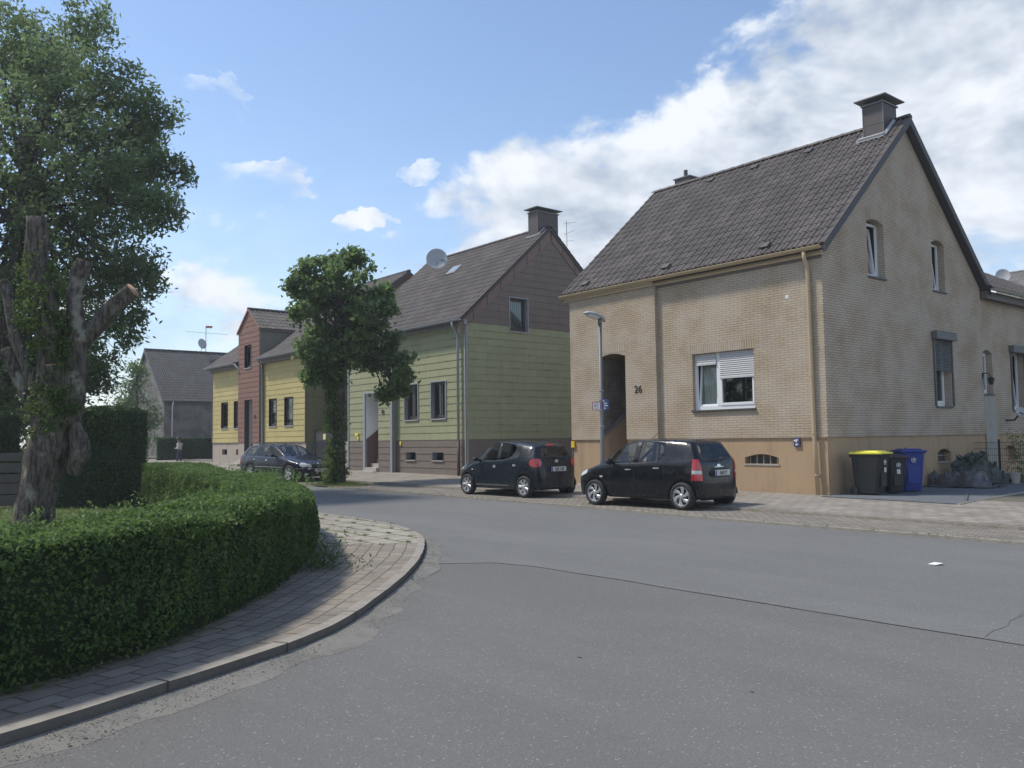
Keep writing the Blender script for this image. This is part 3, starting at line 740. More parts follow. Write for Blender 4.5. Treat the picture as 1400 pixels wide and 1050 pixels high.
def gable_roof(parent, x0, x1, yf, ze, yr, zr, yb, zb, tmat, th=.05, name='roof', under='slate', gap=None):
    """front eave line (yf,ze), ridge (yr,zr), back eave (yb,zb) between x0 and x1 (x0<x1)"""
    t = MB()
    S = Vector((0, yr-yf, zr-ze)); ls = S.length; S.normalize(); N = Vector((0, -S.z, S.y))
    kp = (lambda u, s_: not (gap[0] < x0+u*(x1-x0) < gap[1] and s_ < gap[2])) if gap else None
    tile_roof(t, (x0, yf, ze), X, S, N, x1-x0, ls-.02, keep=kp)
    S2 = Vector((0, yr-yb, zr-zb)); l2 = S2.length; S2.normalize(); N2 = Vector((0, -S2.z, S2.y)); N2 = N2 if N2.z > 0 else -N2
    tile_roof(t, (x1, yb, zb), -X, S2, N2, x1-x0, l2-.02)
    ridge_caps(t, (x1, yr, zr+.03), (x0, yr, zr+.03))
    ro = t.build(name, M_[tmat], parent, fixn=False)
    u = MB(); e = .02
    yf_, ze_ = (yf, ze) if not gap else (yf+(yr-yf)*gap[2], ze+(zr-ze)*gap[2])
    u.add([(x, y, z-.03-d) for x in (x0+e, x1-e) for d in (0, .12) for (y, z) in ((yf_+.02, ze_), (yr, zr), (yb-.02, zb))],
          [(0, 1, 7, 6), (1, 2, 8, 7), (3, 4, 10, 9), (4, 5, 11, 10), (0, 3, 9, 6), (2, 5, 11, 8), (0, 1, 4, 3), (1, 2, 5, 4), (6, 7, 10, 9), (7, 8, 11, 10)])
    u.build('roof_board', M_[under], ro)
    if gap:
        for xa, xb in ((x0+e, gap[0]), (gap[1], x1-e)):
            u = MB(); vs = [(x_, y, z-.03-d) for x_ in (xa, xb) for d in (0, .12) for (y, z) in ((yf+.02, ze), (yf_+.02, ze_))]
            u.add(vs, [(0, 1, 5, 4), (2, 3, 7, 6), (0, 1, 3, 2), (4, 5, 7, 6), (0, 4, 6, 2), (1, 5, 7, 3)]); u.build('roof_board', M_[under], ro)
    return ro, N, S
def gutter_line(parent, a, b, mat, r=.065, name='gutter', drop=.0, bracket=True):
    a = Vector(a); b = Vector(b); d = (b-a).normalized(); side = d.cross(Z_).normalized(); mb = MB(); n = 8
    for k in range(n):
        for (rr0, rr1) in ((r, r), (r*.86, r*.86)):
            t0, t1 = math.pi+math.pi*k/n, math.pi+math.pi*(k+1)/n
            q = lambda p, rr, t: p+side*math.cos(t)*rr+Z_*math.sin(t)*rr
            mb.face([q(a, rr0, t0), q(a, rr0, t1), q(b, rr0, t1), q(b, rr0, t0)])
    for p in (a, b): mb.face([p+side*math.cos(math.pi+math.pi*k/n)*r+Z_*math.sin(math.pi+math.pi*k/n)*r for k in range(n+1)])
    for s_ in (1, -1): mb.tube([a+side*r*s_, b+side*r*s_], .011, 6)
    return mb.build(name, mat, parent, fixn=False)
def downpipe(parent, pts, mat, r=.045, collars=(), name='downpipe'):
    mb = MB(); mb.tube(pts, r, 10)
    o = mb.build(name, mat, parent, smooth=True)
    if collars:
        c = MB()
        for p in collars: c.lathe([(r*1.02, -.02), (r*1.28, -.02), (r*1.28, .02), (r*1.02, .02)], 12, Matrix.Translation(p)); c.box((p[0], p[1]+.05, p[2]), (.03, .1, .03))
        c.build('pipe_clip', mat, o, split=True)
    return o
def sat_dish(parent_none, pos, aim, r, label, group=None, foot=None, name='satellite_dish'):
    """offset dish: shallow bowl, feed arm and mast"""
    t = thing(name, label, 'satellite dish', tuple(foot or pos)); 
    aim = Vector(aim).normalized(); q = aim.to_track_quat('Z', 'Y').to_matrix().to_4x4(); Mx = Matrix.Translation(pos) @ q
    b = MB(); prof = [(r*k/6, .22*r*(k/6)**2-.22*r*.5) for k in range(7)]
    b.lathe(prof+[(r*1.03, prof[-1][1]), (r*1.03, prof[-1][1]-.02)]+[(p[0], p[1]-.025) for p in prof[::-1]], 28, Mx @ Matrix.Scale(1.08, 4, (0, 1, 0)))
    b.build('bowl', M_['dish'], t, smooth=True)
    a = MB(); e = Mx @ Vector((0, -r*.75, r*.75)); a.tube([Mx @ Vector((0, -r*1.0, -.02)), Mx @ Vector((0, -r*.9, r*.3)), e], .009, 6); a.tube([e, e+(Vector(pos)-e).normalized()*.08], .022, 8); a.build('feed_arm', M_['zincdark'], t)
    if foot is not None:
        m = MB(); back = Mx @ Vector((0, 0, -.12)); m.tube([Vector(foot), Vector((foot[0], foot[1], back.z)), back], .025, 8); m.box(back, (.12, .12, .14)); m.build('mast', M_['zinc'], t)
    return t
# ------------------------------------------------------------ tan brick house with number 26
H = thing('brick_house', 'tan brick house with ochre plinth and arched doorway numbered 26, nearest on the right', 'house', (-15.4, 23, .12))
FY, LY, SX, PL = 18.85, 18.73, -11.02, 1.50
fwin = rect(-15.02, 2.24, -13.03, 3.82)
doorh = arch(-18.50, .02, -17.42, 4.09, .10); fvent = arch(-13.42, .84, -12.42, 1.09, .09)
w = MB(); rv = MB()
wall(w, (0, FY, 0), X, rect(-16.22, PL, SX, 6.05), [fwin], .16, -Y_)
wall(w, (0, LY, 0), X, [(-19.78, PL), (-18.50, PL)]+[(-18.50, 3.99)]+[p for p in arch(-18.50, 0, -17.42, 4.09, .10)[3:-1]][::-1]+[(-17.42, 3.99), (-17.42, PL), (-16.22, PL), (-16.22, 6.05), (-19.78, 6.05)])
for (a, b) in ((18.73, 18.85),): w.face([(-16.22, a, PL), (-16.22, b, PL), (-16.22, b, 6.05), (-16.22, a, 6.05)], [(a, PL), (b, PL), (b, 6.05), (a, 6.05)])
sw1 = arch(21.07, 5.63, 21.95, 7.19, .09); sw2 = arch(24.72, 5.62, 25.50, 7.13, .09); sg1 = rect(24.60, 2.30, 25.58, 4.30)
ws = MB(); wall(ws, (SX, 0, 0), Y_, [(FY, PL), (27.85, PL), (27.85, 6.02), (23.3, 10.12), (FY, 6.08)], [sw1, sw2, sg1], .24, X)
wall(w, (-19.78, 0, 0), Y_, [(LY, 0), (27.85, 0), (27.85, 6.02), (23.3, 10.12), (LY, 6.08)])
wall(w, (0, 27.85, 0), X, rect(-19.78, 0, SX, 6.02))
# the underside step where bricks stand proud of the plinth
for a, b in (((-16.22, FY), (SX, FY)),): w.face([(a[0], a[1], PL), (b[0], b[1], PL), (b[0], b[1]+.04, PL), (a[0], a[1]+.04, PL)])
w.face([(SX, FY, PL), (SX, 27.85, PL), (SX-.04, 27.85, PL), (SX-.04, FY, PL)])
for a, b in ((-19.78, -18.5), (-17.42, -16.22)): w.face([(a, LY, PL), (b, LY, PL), (b, LY+.04, PL), (a, LY+.04, PL)])
HW = w.build('wall', M_['tan_brick'], H, fixn=False); ws.build('side_wall', M_['side_brick'], H, fixn=False)
# soldier courses
s = MB()
for (O, U, N, u0, u1, v, st) in (((0, FY, 0), X, -Y_, -15.1, -12.95, 3.82, 0), ((SX, 0, 0), Y_, X, 20.99, 22.03, 7.2, 0), ((SX, 0, 0), Y_, X, 24.64, 25.58, 7.14, 0), ((0, LY, 0), X, -Y_, -18.54, -17.38, 4.11, 0)):
    O = Vector(O); P = lambda u, z: O+U*u+Z_*z+N*.004
    s.face([P(u0, v), P(u1, v), P(u1, v+.25), P(u0, v+.25)], [(u0, .005), (u1, .005), (u1, .255), (u0, .255)])
s.build('soldier_course', M_['soldier'], HW, fixn=False, split=True)
p = MB()
svent = arch(24.62, .76, 25.47, 1.12, .10)
wall(p, (0, FY+.04, 0), X, rect(-16.18, -.3, SX-.04, PL), [fvent], .2, -Y_)
for a, b in ((-19.74, -18.50), (-17.42, -16.18)): wall(p, (0, LY+.04, 0), X, rect(a, -.3, b, PL))
p.face([(-16.18, LY+.04, -.3), (-16.18, FY+.04, -.3), (-16.18, FY+.04, PL), (-16.18, LY+.04, PL)])
wall(p, (SX-.04, 0, 0), Y_, rect(FY+.04, -.3, 27.85, PL), [svent], .2, X)
PLo = p.build('plinth', M_['ochre'], H, fixn=False)
v = MB()
for (O, U, N, h, u0, u1) in (((0, FY+.04, 0), X, -Y_, fvent, -13.42, -12.42), ((SX-.04, 0, 0), Y_, X, svent, 24.62, 25.47)):
    Ov = Vector(O); v.face([Ov+U*a[0]+Z_*a[1]-N*.19 for a in h])
v.build('cellar_window', M_['sill'], PLo, split=True)
v = MB()
for k in range(5): obox(v, (0, FY+.04, 0), X, -Y_, -13.32+k*.2, .84, -13.30+k*.2, 1.06, -.10, -.08)
obox(v, (0, FY+.04, 0), X, -Y_, -13.45, .80, -12.39, .838, -.19, .02)
obox(v, (SX-.04, 0, 0), Y_, X, 24.60, .72, 25.50, .758, -.19, .03); obox(v, (SX-.04, 0, 0), Y_, X, 24.64, .92, 25.45, .94, -.12, -.1)
v.build('vent_bar', M_['plaster'], PLo, split=True)
# windows
window(H, (0, FY, 0), X, -Y_, -15.02, 2.28, -13.03, 3.82, .16, split=[.40], fw=.085, curtain=(.02, .42), roll=[.19, .45], tilt=True, sillout=.06)
r_ = MB()
recess_box(r_, (0, FY, 0), X, -Y_, -15.0, 2.25, -13.05, 3.8, .17, .9)
for h in ((21.07, 5.63, 21.95, 7.19), (24.72, 5.62, 25.5, 7.13), (24.6, 2.3, 25.58, 4.3)): recess_box(r_, (SX, 0, 0), Y_, X, h[0], h[1], h[2], h[3], .245, .9)
r_.build('room_interior', M_['room'], H, fixn=False, split=True)
window(H, (SX, 0, 0), Y_, X, 21.08, 5.66, 21.94, 7.12, .235, fw=.06, tilt=True)
window(H, (SX, 0, 0), Y_, X, 24.73, 5.65, 25.49, 7.06, .235, fw=.06, tilt=True)
wg = window(H, (SX, 0, 0), Y_, X, 24.62, 2.33, 25.56, 4.28, .235, fw=.075, curtain=(.1, .5))
b = MB(); obox(b, (SX, 0, 0), Y_, X, 24.46, 4.22, 25.74, 4.46, .003, .17); b.build('shutter_box', M_['dark_shutter'], wg, bevel=.02)
b = MB()
for u in (24.52, 25.64): obox(b, (SX, 0, 0), Y_, X, u, 2.33, u+.05, 4.22, .003, .05)
P = lambda u, z, d: Vector((SX+d, u, z)); n = 16
for k in range(n):
    z0, z1 = 4.22-.9*k/n, 4.22-.9*(k+1)/n+.012
    b.face([P(24.57, z0, .02), P(25.64, z0, .02), P(25.64, (z0+z1)/2, .035), P(24.57, (z0+z1)/2, .035)]); b.face([P(24.57, (z0+z1)/2, .035), P(25.64, (z0+z1)/2, .035), P(25.64, z1, .02), P(24.57, z1, .02)])
b.build('shutter', M_['dark_shutter'], wg, fixn=False)
# doorway: brick lined passage with rising stair
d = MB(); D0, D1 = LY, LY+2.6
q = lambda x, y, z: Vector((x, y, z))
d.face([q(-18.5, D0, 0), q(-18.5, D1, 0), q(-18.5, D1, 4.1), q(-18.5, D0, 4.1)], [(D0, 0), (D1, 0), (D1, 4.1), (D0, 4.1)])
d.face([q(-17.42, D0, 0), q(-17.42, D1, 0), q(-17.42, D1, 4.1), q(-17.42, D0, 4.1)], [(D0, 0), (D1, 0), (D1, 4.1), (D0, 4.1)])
d.build('passage_wall', M_['shaded_brick'], H, fixn=False)
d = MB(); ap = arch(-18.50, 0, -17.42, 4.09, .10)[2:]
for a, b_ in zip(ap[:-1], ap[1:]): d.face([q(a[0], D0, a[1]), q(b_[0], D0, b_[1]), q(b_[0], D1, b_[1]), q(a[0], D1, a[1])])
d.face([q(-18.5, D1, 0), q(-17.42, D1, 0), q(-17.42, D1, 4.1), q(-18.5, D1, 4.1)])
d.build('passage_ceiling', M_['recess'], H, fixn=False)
st = MB()
for k in range(7): st.bb((-18.40, D0+.15+k*.3, 0), (-17.43, D0+.17+(k+1)*.3+.01, .12+.17*(k+1)))
st.bb((-18.4, D0+2.2, 0), (-17.43, D1-.01, 1.40))
st.build('steps', M_['stone_step'], H)
sg = MB(); sg.prism([(D0+.0, -.1), (D1-.01, -.1), (D1-.01, 2.75), (D0+1.7, 2.75), (D0+.0, 1.50)], 0, .10, Matrix(((0, 0, 1, -18.495), (1, 0, 0, 0), (0, 1, 0, 0), (0, 0, 0, 1))))
sgo = sg.build('stair_wall', M_['ochre'], H)
cp = MB(); cp.tube([(-18.44, D0-.01, 1.52), (-18.44, D0+1.7, 2.78)], .07, 4); cp.build('coping', M_['brownfascia'], sgo)
dm = MB(); dm.bb((-18.3, D1-.05, 1.41), (-17.5, D1-.012, 3.5)); dm.build('door', M_['dark_frame'], H)
mbx = MB(); mbx.box((-17.52, LY+.9, 2.75), (.14, .28, .42)); mbx.build('letter_box', M_['black'], H, bevel=.01)
# house number, plaques, patch
text_mesh('house_number', '26', .30, frame_M((-16.92, LY-.008, 2.95), X, Z_), M_['black'], H, .007, bold=.0)
m = MB(); m.bb((-11.95, FY+.0, 1.32), (-11.78, FY+.035, 1.46)); m.box((-11.865, FY+.01, 1.39), (.17, .03, .23))
pq = m.build('plaque', simple('plaque_blue', (.07, .08, .17), .4), H)
m = MB(); 
for (x, z, w_) in ((-11.91, 1.43, .05), (-11.85, 1.44, .05), (-11.87, 1.40, .03), (-11.86, 1.33, .06)): m.box((x, FY-.012, z), (w_, .006, .035))
m.build('plaque_marking', M_['white'], pq, split=True)
m = MB(); m.box((-19.72, LY+.0, 1.36), (.14, .05, .2)); m.build('gas_sign', simple('sign_yellow', (.75, .5, .04), .5), H, bevel=.008)
m = MB(); m.lathe([(0, .003), (.035, .003), (.05, 0)], 14, Matrix.Translation((-12.0, FY-.003, 5.02)) @ Matrix.Rotation(R(90), 4, 'X')); m.build('wall_patch', M_['white_wall'], H)
m = MB(); m.box((SX-.03, 22.72, 1.12), (.03, .07, .14)); m.build('plinth_vent', M_['brownfascia'], H)
# roof
ro, Nf, Sf = gable_roof(H, -20.08, -10.80, 18.66, 6.14, 23.3, 10.30, 28.1, 6.05, 'tile')
vg = MB()
for (yf, ze) in ((18.66, 6.14), (28.15, 6.0)):
    a, b = Vector((0, yf, ze)), Vector((0, 23.3, 10.30)); 
    for xx in (-10.87, -20.06):
        vs = []
        for pnt in (a, b):
            for dz in (.05, -.20):
                for dx in (0, .07): vs.append((xx+dx, pnt.y, pnt.z+dz))
        vg.add(vs, [(0, 1, 3, 2), (4, 5, 7, 6), (0, 1, 5, 4), (2, 3, 7, 6), (0, 2, 6, 4), (1, 3, 7, 5)])
vg.build('verge_board', M_['slate'], H, split=True)
# dark lifted vent tiles
vt = MB()
for (x, f) in ((-12.6, .06), (-15.9, .06), (-19.2, .06), (-11.9, .93), (-13.7, .93), (-15.6, .93), (-17.3, .93)):
    c = Vector((x, 18.66, 6.14)).lerp(Vector((x, 23.3, 10.30)), f)+Nf*.07
    vt.box(c, (.24, .22, .07), Matrix.Rotation(math.atan2(4.2, 4.88), 3, 'X'))
vt.build('vent_tile', M_['slate'], ro, bevel=.02, split=True)
g_ = gutter_line(H, (-20.1, 18.62, 6.10), (-10.9, 18.62, 6.10), M_['ochre_paint'], .075)
fb = MB(); fb.bb((-16.24, 18.70, 5.98), (-10.98, 18.848, 6.06)); fb.bb((-16.24, 18.76, 5.91), (-10.98, 18.848, 5.977)); fb.bb((-20.05, 18.64, 5.98), (-16.244, 18.728, 6.06)); fb.bb((-20.05, 18.68, 5.91), (-16.244, 18.728, 5.977))
fb.build('eaves_moulding', M_['ochre_paint'], H)
gb = MB(); gb.bb((-16.24, 18.80, 5.86), (-11.0, 18.849, 5.908)); gb.build('eaves_soffit', M_['brownfascia'], H)
downpipe(H, [(-11.36, 18.62, 6.02), (-11.36, 18.65, 5.85), (-11.36, 18.75, 5.7), (-11.36, 18.78, 5.5), (-11.34, 18.79, 1.4), (-11.30, 18.79, .13)], M_['ochre_paint'], .05,
         [(-11.355, 18.79, 5.1), (-11.35, 18.79, 3.0), (-11.345, 18.79, 3.9), (-11.34, 18.79, 1.6), (-11.305, 18.79, .6)])
def chimney(parent, x0, x1, y0, y1, z0, z1, cap=.18, mat='chim', plate=True, seams=True, gap=.10):
    c = MB(); c.bb((x0, y0, z0), (x1, y1, z1)); o = c.build('chimney', M_[mat], parent, bevel=.01)
    if seams:
        t = MB()
        for zz in (z0+.05, z0+(z1-z0)*.55): t.bb((x0-.008, y0-.008, zz), (x1+.008, y1+.008, zz+.012))
        for (xx, yy) in ((x1, y0), (x0, y0)): t.bb((xx-.012, yy-.012, z0), (xx+.012, yy+.012, z1))
        t.build('chimney_seam', M_['zincdark'], o)
    t = MB(); t.bb((x0-.04, y0-.04, z1-.012), (x1+.04, y1+.04, z1+.03))
    if plate:
        for xx in (x0+.05, x1-.05):
            for yy in (y0+.05, y1-.05): t.tube([(xx, yy, z1+.03), (xx, yy, z1+gap+.04)], .012, 5)
        zc = z1+gap+.03; cx, cy = (x0+x1)/2, (y0+y1)/2
        a = [(x0-cap, y0-cap, zc), (x1+cap, y0-cap, zc), (x1+cap, y1+cap, zc), (x0-cap, y1+cap, zc)]
        t.add(a+[(p_[0], p_[1], zc+.03) for p_ in a]+[(cx, cy, zc+.10)], [(3, 2, 1, 0), (0, 1, 5, 4), (1, 2, 6, 5), (2, 3, 7, 6), (3, 0, 4, 7), (4, 5, 8), (5, 6, 8), (6, 7, 8), (7, 4, 8)])
    t.build('chimney_cap', M_['zincdark'], o)
    return o
ch = chimney(ro, -11.86, -11.28, 22.72, 23.5, 9.5, 10.76, .17)
m = MB(); m.bb((-12.0, 22.55, 9.72), (-11.2, 22.72, 9.80)); m.tube([(-11.22, 22.6, 9.75), (-11.22, 23.3, 10.36)], .07, 5); m.tube([(-11.92, 22.6, 9.75), (-11.92, 23.3, 10.36)], .06, 5); m.tube([(-11.95, 22.6, 9.78), (-11.2, 22.6, 9.78)], .07, 5); m.build('flashing', M_['lead'], ch)
ch = chimney(ro, -19.25, -18.6, 23.45, 24.0, 9.9, 10.62, plate=False, seams=False)
m = MB(); m.lathe([(0, 10.65), (.16, 10.65), (.16, 10.70), (.07, 10.74), (.07, 10.95), (0, 10.95)], 12, Matrix.Translation((-18.95, 23.7, 0))); m.build('flue_pipe', M_['chim'], ch)
# rear wing
AX = -11.08
A_ = MB()
v1 = arch(27.95, 2.73, 28.69, 4.13, .1); b1 = rect(30.15, 2.26, 31.2, 4.2); b2 = rect(33.4, 2.26, 34.4, 4.2); vb = arch(29.4, .7, 30.3, 1.15, .1)
wall(A_, (AX, 0, 0), Y_, rect(27.85, PL, 40, 5.95), [v1, b1, b2], .24, X)
A_.build('wing_wall', M_['side_brick'], H, fixn=False)
A_ = MB(); wall(A_, (AX-.03, 0, 0), Y_, rect(27.85, -.3, 40, PL), [vb], .2, X)
A_.face([Vector((AX-.23, a[0], a[1])) for a in vb]); A_.build('wing_plinth', M_['ochre'], H, fixn=False)
m = MB(); m.prism([(27.97, .15), (28.78, .15), (28.75, 1.5), (28.73, 2.72), (27.97, 2.72)], 0, .02, Matrix(((0, 0, 1, AX), (1, 0, 0, 0), (0, 1, 0, 0), (0, 0, 0, 1)))); m.build('bare_patch', M_['plaster'], H)
r_ = MB()
for h in ((27.95, 2.73, 28.69, 4.13), (30.15, 2.26, 31.2, 4.2), (33.4, 2.26, 34.4, 4.2)): recess_box(r_, (AX, 0, 0), Y_, X, h[0], h[1], h[2], h[3], .245, .9)
r_.build('wing_interior', M_['room'], H, fixn=False, split=True)
window(H, (AX, 0, 0), Y_, X, 27.96, 2.76, 28.68, 4.07, .235, fw=.06)
wb = window(H, (AX, 0, 0), Y_, X, 30.17, 2.29, 31.18, 4.18, .235, fw=.07, tilt=True)
b = MB(); obox(b, (AX, 0, 0), Y_, X, 30.02, 4.14, 31.34, 4.38, .003, .17); b.build('shutter_box', M_['dark_shutter'], wb, bevel=.02)
b = MB(); obox(b, (AX, 0, 0), Y_, X, 30.1, 2.29, 30.14, 4.14, .003, .05); obox(b, (AX, 0, 0), Y_, X, 31.2, 2.29, 31.24, 4.14, .003, .05); b.build('shutter_rail', M_['dark_shutter'], wb)
# wing roof: one slope towards the yard, ending in a hip
SW = Vector((-1, 0, .62)).normalized(); NW = Vector((.62, 0, 1)).normalized()
t = MB(); tile_roof(t, (-10.72, 27.9, 6.02), Y_, SW, NW, 9.6, 4.2, keep=lambda u, s_: u*9.6 < 9.3-s_*4.2*1.75)
t.build('wing_roof', M_['tile'], H, fixn=False)
t = MB(); t.add([(-10.75, 27.9, 5.98), (-10.75, 37.4, 5.98), (-14.0, 30.2, 8.0), (-14.0, 27.9, 8.0)], [(0, 1, 2, 3)]); t.build('wing_roof_board', M_['slate'], H)
gutter_line(H, (-10.66, 27.92, 5.98), (-10.66, 37.6, 5.98), M_['plaster'], .075, name='wing_gutter')
m = MB(); m.bb((-11.05, 27.95, 5.70), (-10.85, 37.6, 5.93)); m.build('wing_fascia', M_['brownfascia'], H)

# lantern and flood light fixed to the wall
L_ = MB(); L_.box((AX+.03, 27.78, 3.3), (.06, .1, .2)); L_.tube([(AX+.06, 27.78, 3.36), (AX+.2, 27.8, 3.38), (AX+.28, 27.82, 3.3)], .015, 6)
L_.lathe([(0, .0), (.06, 0), (.10, .16), (.12, .17), (.03, .25), (0, .25)], 8, Matrix.Translation((AX+.28, 27.82, 3.02)))
L_.build('wall_lantern', M_['black'], H)
sat_dish(None, (AX+.45, 29.5, 2.2), (.7, -.6, .3), .15, 'small grey dish fixed low on the rear wing wall beside the bare patch', foot=None)
t_ = bpy.data.objects['satellite_dish']; m = MB(); m.tube([(AX+.45, 29.5, 2.18), (AX+.25, 29.55, 1.95), (AX, 29.55, 1.95)], .03, 6); m.build('bracket', M_['black'], t_)

# ------------------------------------------------------------ green clad house
H2 = thing('clad_house', 'house clad in green boards with brown gable and brown base, middle of the street', 'house', (-30, 23, .2))
GY, GL, GX = 19.0, 18.82, -25.74
fw1, fw2 = (-30.0, 2.36, -29.0, 3.82), (-28.05, 2.36, -27.05, 3.82); gd = (-32.88, .28, -31.82, 3.6); ve = [(-29.92, .76, -29.2, 1.07), (-28.0, .76, -27.25, 1.07)]
sw = (21.15, 5.76, 22.05, 7.1)
sp = lambda a, b: (lambda z: (a, b))
g = MB()
clad(g, (0, GY, 0), X, -Y_, 1.56, 5.86, sp(-30.72, GX), [fw1, fw2], .275)
clad(g, (0, GL, 0), X, -Y_, 1.56, 5.86, sp(-34.4, -30.72), [gd], .275)
clad(g, (GX, 0, 0), Y_, X, 1.56, 5.96, sp(GY, 27.8), [sw], .275)
G2 = g.build('wall', M_['green_clad'], H2, fixn=False, split=True)
g = MB(); slope = (10.22-5.9)/(23.3-18.72)
def gsp(z): h_ = (z-5.9)/slope; return (max(18.95, 18.72+h_), min(27.85, 27.88-h_))
clad(g, (GX, 0, 0), Y_, X, 5.96, 10.2, gsp, [sw], .275)
clad(g, (GX, 0, 0), Y_, X, -.1, 1.559, sp(GY, 27.8), [], .275)
clad(g, (0, GY, 0), X, -Y_, -.09, 1.559, sp(-30.72, GX), ve, .275)
clad(g, (0, GL, 0), X, -Y_, -.09, 1.559, sp(-34.4, -30.72), [gd], .275)
G2b = g.build('brown_boarding', M_['brown_clad'], H2, fixn=False, split=True)
g = MB()
for h, O, U, N in ((fw1, (0, GY, 0), X, -Y_), (fw2, (0, GY, 0), X, -Y_), (sw, (GX, 0, 0), Y_, X), (ve[0], (0, GY, 0), X, -Y_), (ve[1], (0, GY, 0), X, -Y_)):
    reveal(g, O, U, N, h, .22, .03)
for a, b in ((GY, GL),): g.face([(-30.72, a, 0), (-30.72, b, 0), (-30.72, b, 5.86), (-30.72, a, 5.86)])
g.bb((-30.80, GL-.045, .15), (-30.66, GL-.0, 5.86)); g.bb((GX-.06, GY-.04, .15), (GX+.04, GY-.0, 5.86)); g.bb((GX+.0, GY-.04, .15), (GX+.035, GY+.05, 5.86))
g.bb((-33.06, GL-.045, .22), (-32.90, GL, 3.66)); g.bb((-32.90, GL-.045, 3.602), (-31.80, GL, 3.66)); g.bb((-34.44, GL-.04, .2), (-34.36, GL+.05, 5.86))
for h in (fw1, fw2): 
    for (a, b, c, d_) in ((h[0]-.045, h[1], h[0]-.002, h[3]+.04), (h[2]+.002, h[1], h[2]+.045, h[3]+.04), (h[0]-.001, h[3]+.002, h[2]+.001, h[3]+.04)): obox(g, (0, GY, 0), X, -Y_, a, b, c, d_, .0, .035)
for (a, b, c, d_) in ((sw[0]-.045, sw[1], sw[0]-.002, sw[3]+.04), (sw[2]+.002, sw[1], sw[2]+.045, sw[3]+.04), (sw[0]-.001, sw[3]+.002, sw[2]+.001, sw[3]+.04)): obox(g, (GX, 0, 0), Y_, X, a, b, c, d_, .0, .035)
g.build('trim', M_['zinc'], H2, fixn=False)
for h in (fw1, fw2): window(H2, (0, GY, 0), X, -Y_, h[0], h[1]+.03, h[2], h[3], .2, fr='dark_frame', split=[.5], fw=.05, sillout=.05, sill='lead', glass='darkglass')
cw = window(H2, (GX, 0, 0), Y_, X, sw[0], sw[1]+.03, sw[2], sw[3], .2, fr='dark_frame', fw=.06, sill='lead', curtain=(.03, .97), cd=.05)
for h in ve:
    m = MB(); obox(m, (0, GY, 0), X, -Y_, h[0]-.02, h[1]-.04, h[2]+.02, h[1]-.002, -.2, .05); m.build('vent_sill', M_['stone_step'], H2)
r_ = MB()
for h in (fw1, fw2): recess_box(r_, (0, GY, 0), X, -Y_, *h, .22, .9)
recess_box(r_, (GX, 0, 0), Y_, X, *sw, .22, .9)
for h in ve: recess_box(r_, (0, GY, 0), X, -Y_, *h, .22, .5)
wall(r_, (-34.4, 0, 0), Y_, [(GL, 0), (27.8, 0), (27.8, 6.0), (23.3, 10.1), (GL, 6.0)]); wall(r_, (0, 27.8, 0), X, rect(-34.4, 0, GX, 6)); r_.build('room_interior', M_['room'], H2, fixn=False, split=True)
# door passage
d = MB(); D0, D1 = GL, GL+2.4
d.face([q(-32.88, D0, 0), q(-32.88, D1, 0), q(-32.88, D1, 3.6), q(-32.88, D0, 3.6)]); d.face([q(-31.82, D0, 0), q(-31.82, D1, 0), q(-31.82, D1, 3.6), q(-31.82, D0, 3.6)])
d.face([q(-32.88, D0, 3.6), q(-31.82, D0, 3.6), q(-31.82, D1, 3.6), q(-32.88, D1, 3.6)]); d.face([q(-32.88, D1, 0), q(-31.82, D1, 0), q(-31.82, D1, 3.6), q(-32.88, D1, 3.6)])
d.build('passage_wall', M_['white_wall'], H2, fixn=False)
sg = MB(); sg.prism([(D0+.02, 0), (D1-.01, 0), (D1-.01, 2.7), (D0+1.5, 2.7), (D0+.02, 1.62)], 0, .07, Matrix(((0, 0, 1, -32.875), (1, 0, 0, 0), (0, 1, 0, 0), (0, 0, 0, 1)))); sg.build('stair_wall', M_['darkred'], H2)
st = MB()
for k in range(7): st.bb((-32.80, D0-.12+k*.3, 0), (-31.83, D0-.1+(k+1)*.3+.01, .24+.17*(k+1)))
st.bb((-32.8, D0+2.0, 0), (-31.83, D1-.01, 1.5)); st.bb((-33.0, D0-.35, 0), (-31.7, D0-.05, .27))
st.build('steps', M_['stone_step'], H2)
m = MB(); m.bb((-32.7, D1-.05, 1.51), (-31.9, D1-.012, 3.4)); m.build('door', M_['dark_frame'], H2)
text_mesh('house_number', '28', .2, frame_M((-31.42, GL-.04, 2.78), X, Z_), M_['black'], H2, .008, bold=.006)
m = MB(); m.box((-30.3, GY-.04, 1.44), (.10, .02, .16)); m.box((-33.62, GL-.045, 1.85), (.26, .02, .12)); m.box((-33.5, GL-.045, 1.70), (.14, .02, .10)); m.build('yellow_sign', simple('sign_yellow2', (.85, .7, .08), .5), H2)
ro2, Nf, Sf = gable_roof(H2, -34.62, -25.62, 18.66, 6.06, 23.3, 10.22, 28.05, 6.02, 'tile2')
v_ = MB(); 
for sgn, y0 in ((1, 18.66), (-1, 28.05)):
    for k in range(7):
        t0, t1 = k/7, (k+1)/7-.006
        P = lambda t, dz: (GX, y0+sgn*4.75*t, 6.0+4.2*t+dz)
        for dx, nm in ((.045, 1),):
            vs = [(GX+.0, *P(t, dz)[1:]) for t in (t0, t1) for dz in (-.02, -.48)]+[(GX+dx+.004*(k % 2), *P(t, dz)[1:]) for t in (t0, t1) for dz in (-.02, -.48)]
            v_.add(vs, [(0, 1, 3, 2), (4, 5, 7, 6), (0, 1, 5, 4), (2, 3, 7, 6), (0, 2, 6, 4), (1, 3, 7, 5)])
v_.build('verge_panel', simple('verge_brown', (.215, .15, .13), .7, .12, 2, dirt=.2), H2)
gutter_line(H2, (-34.65, 18.62, 6.05), (-25.6, 18.62, 6.05), M_['zinc'], .07)
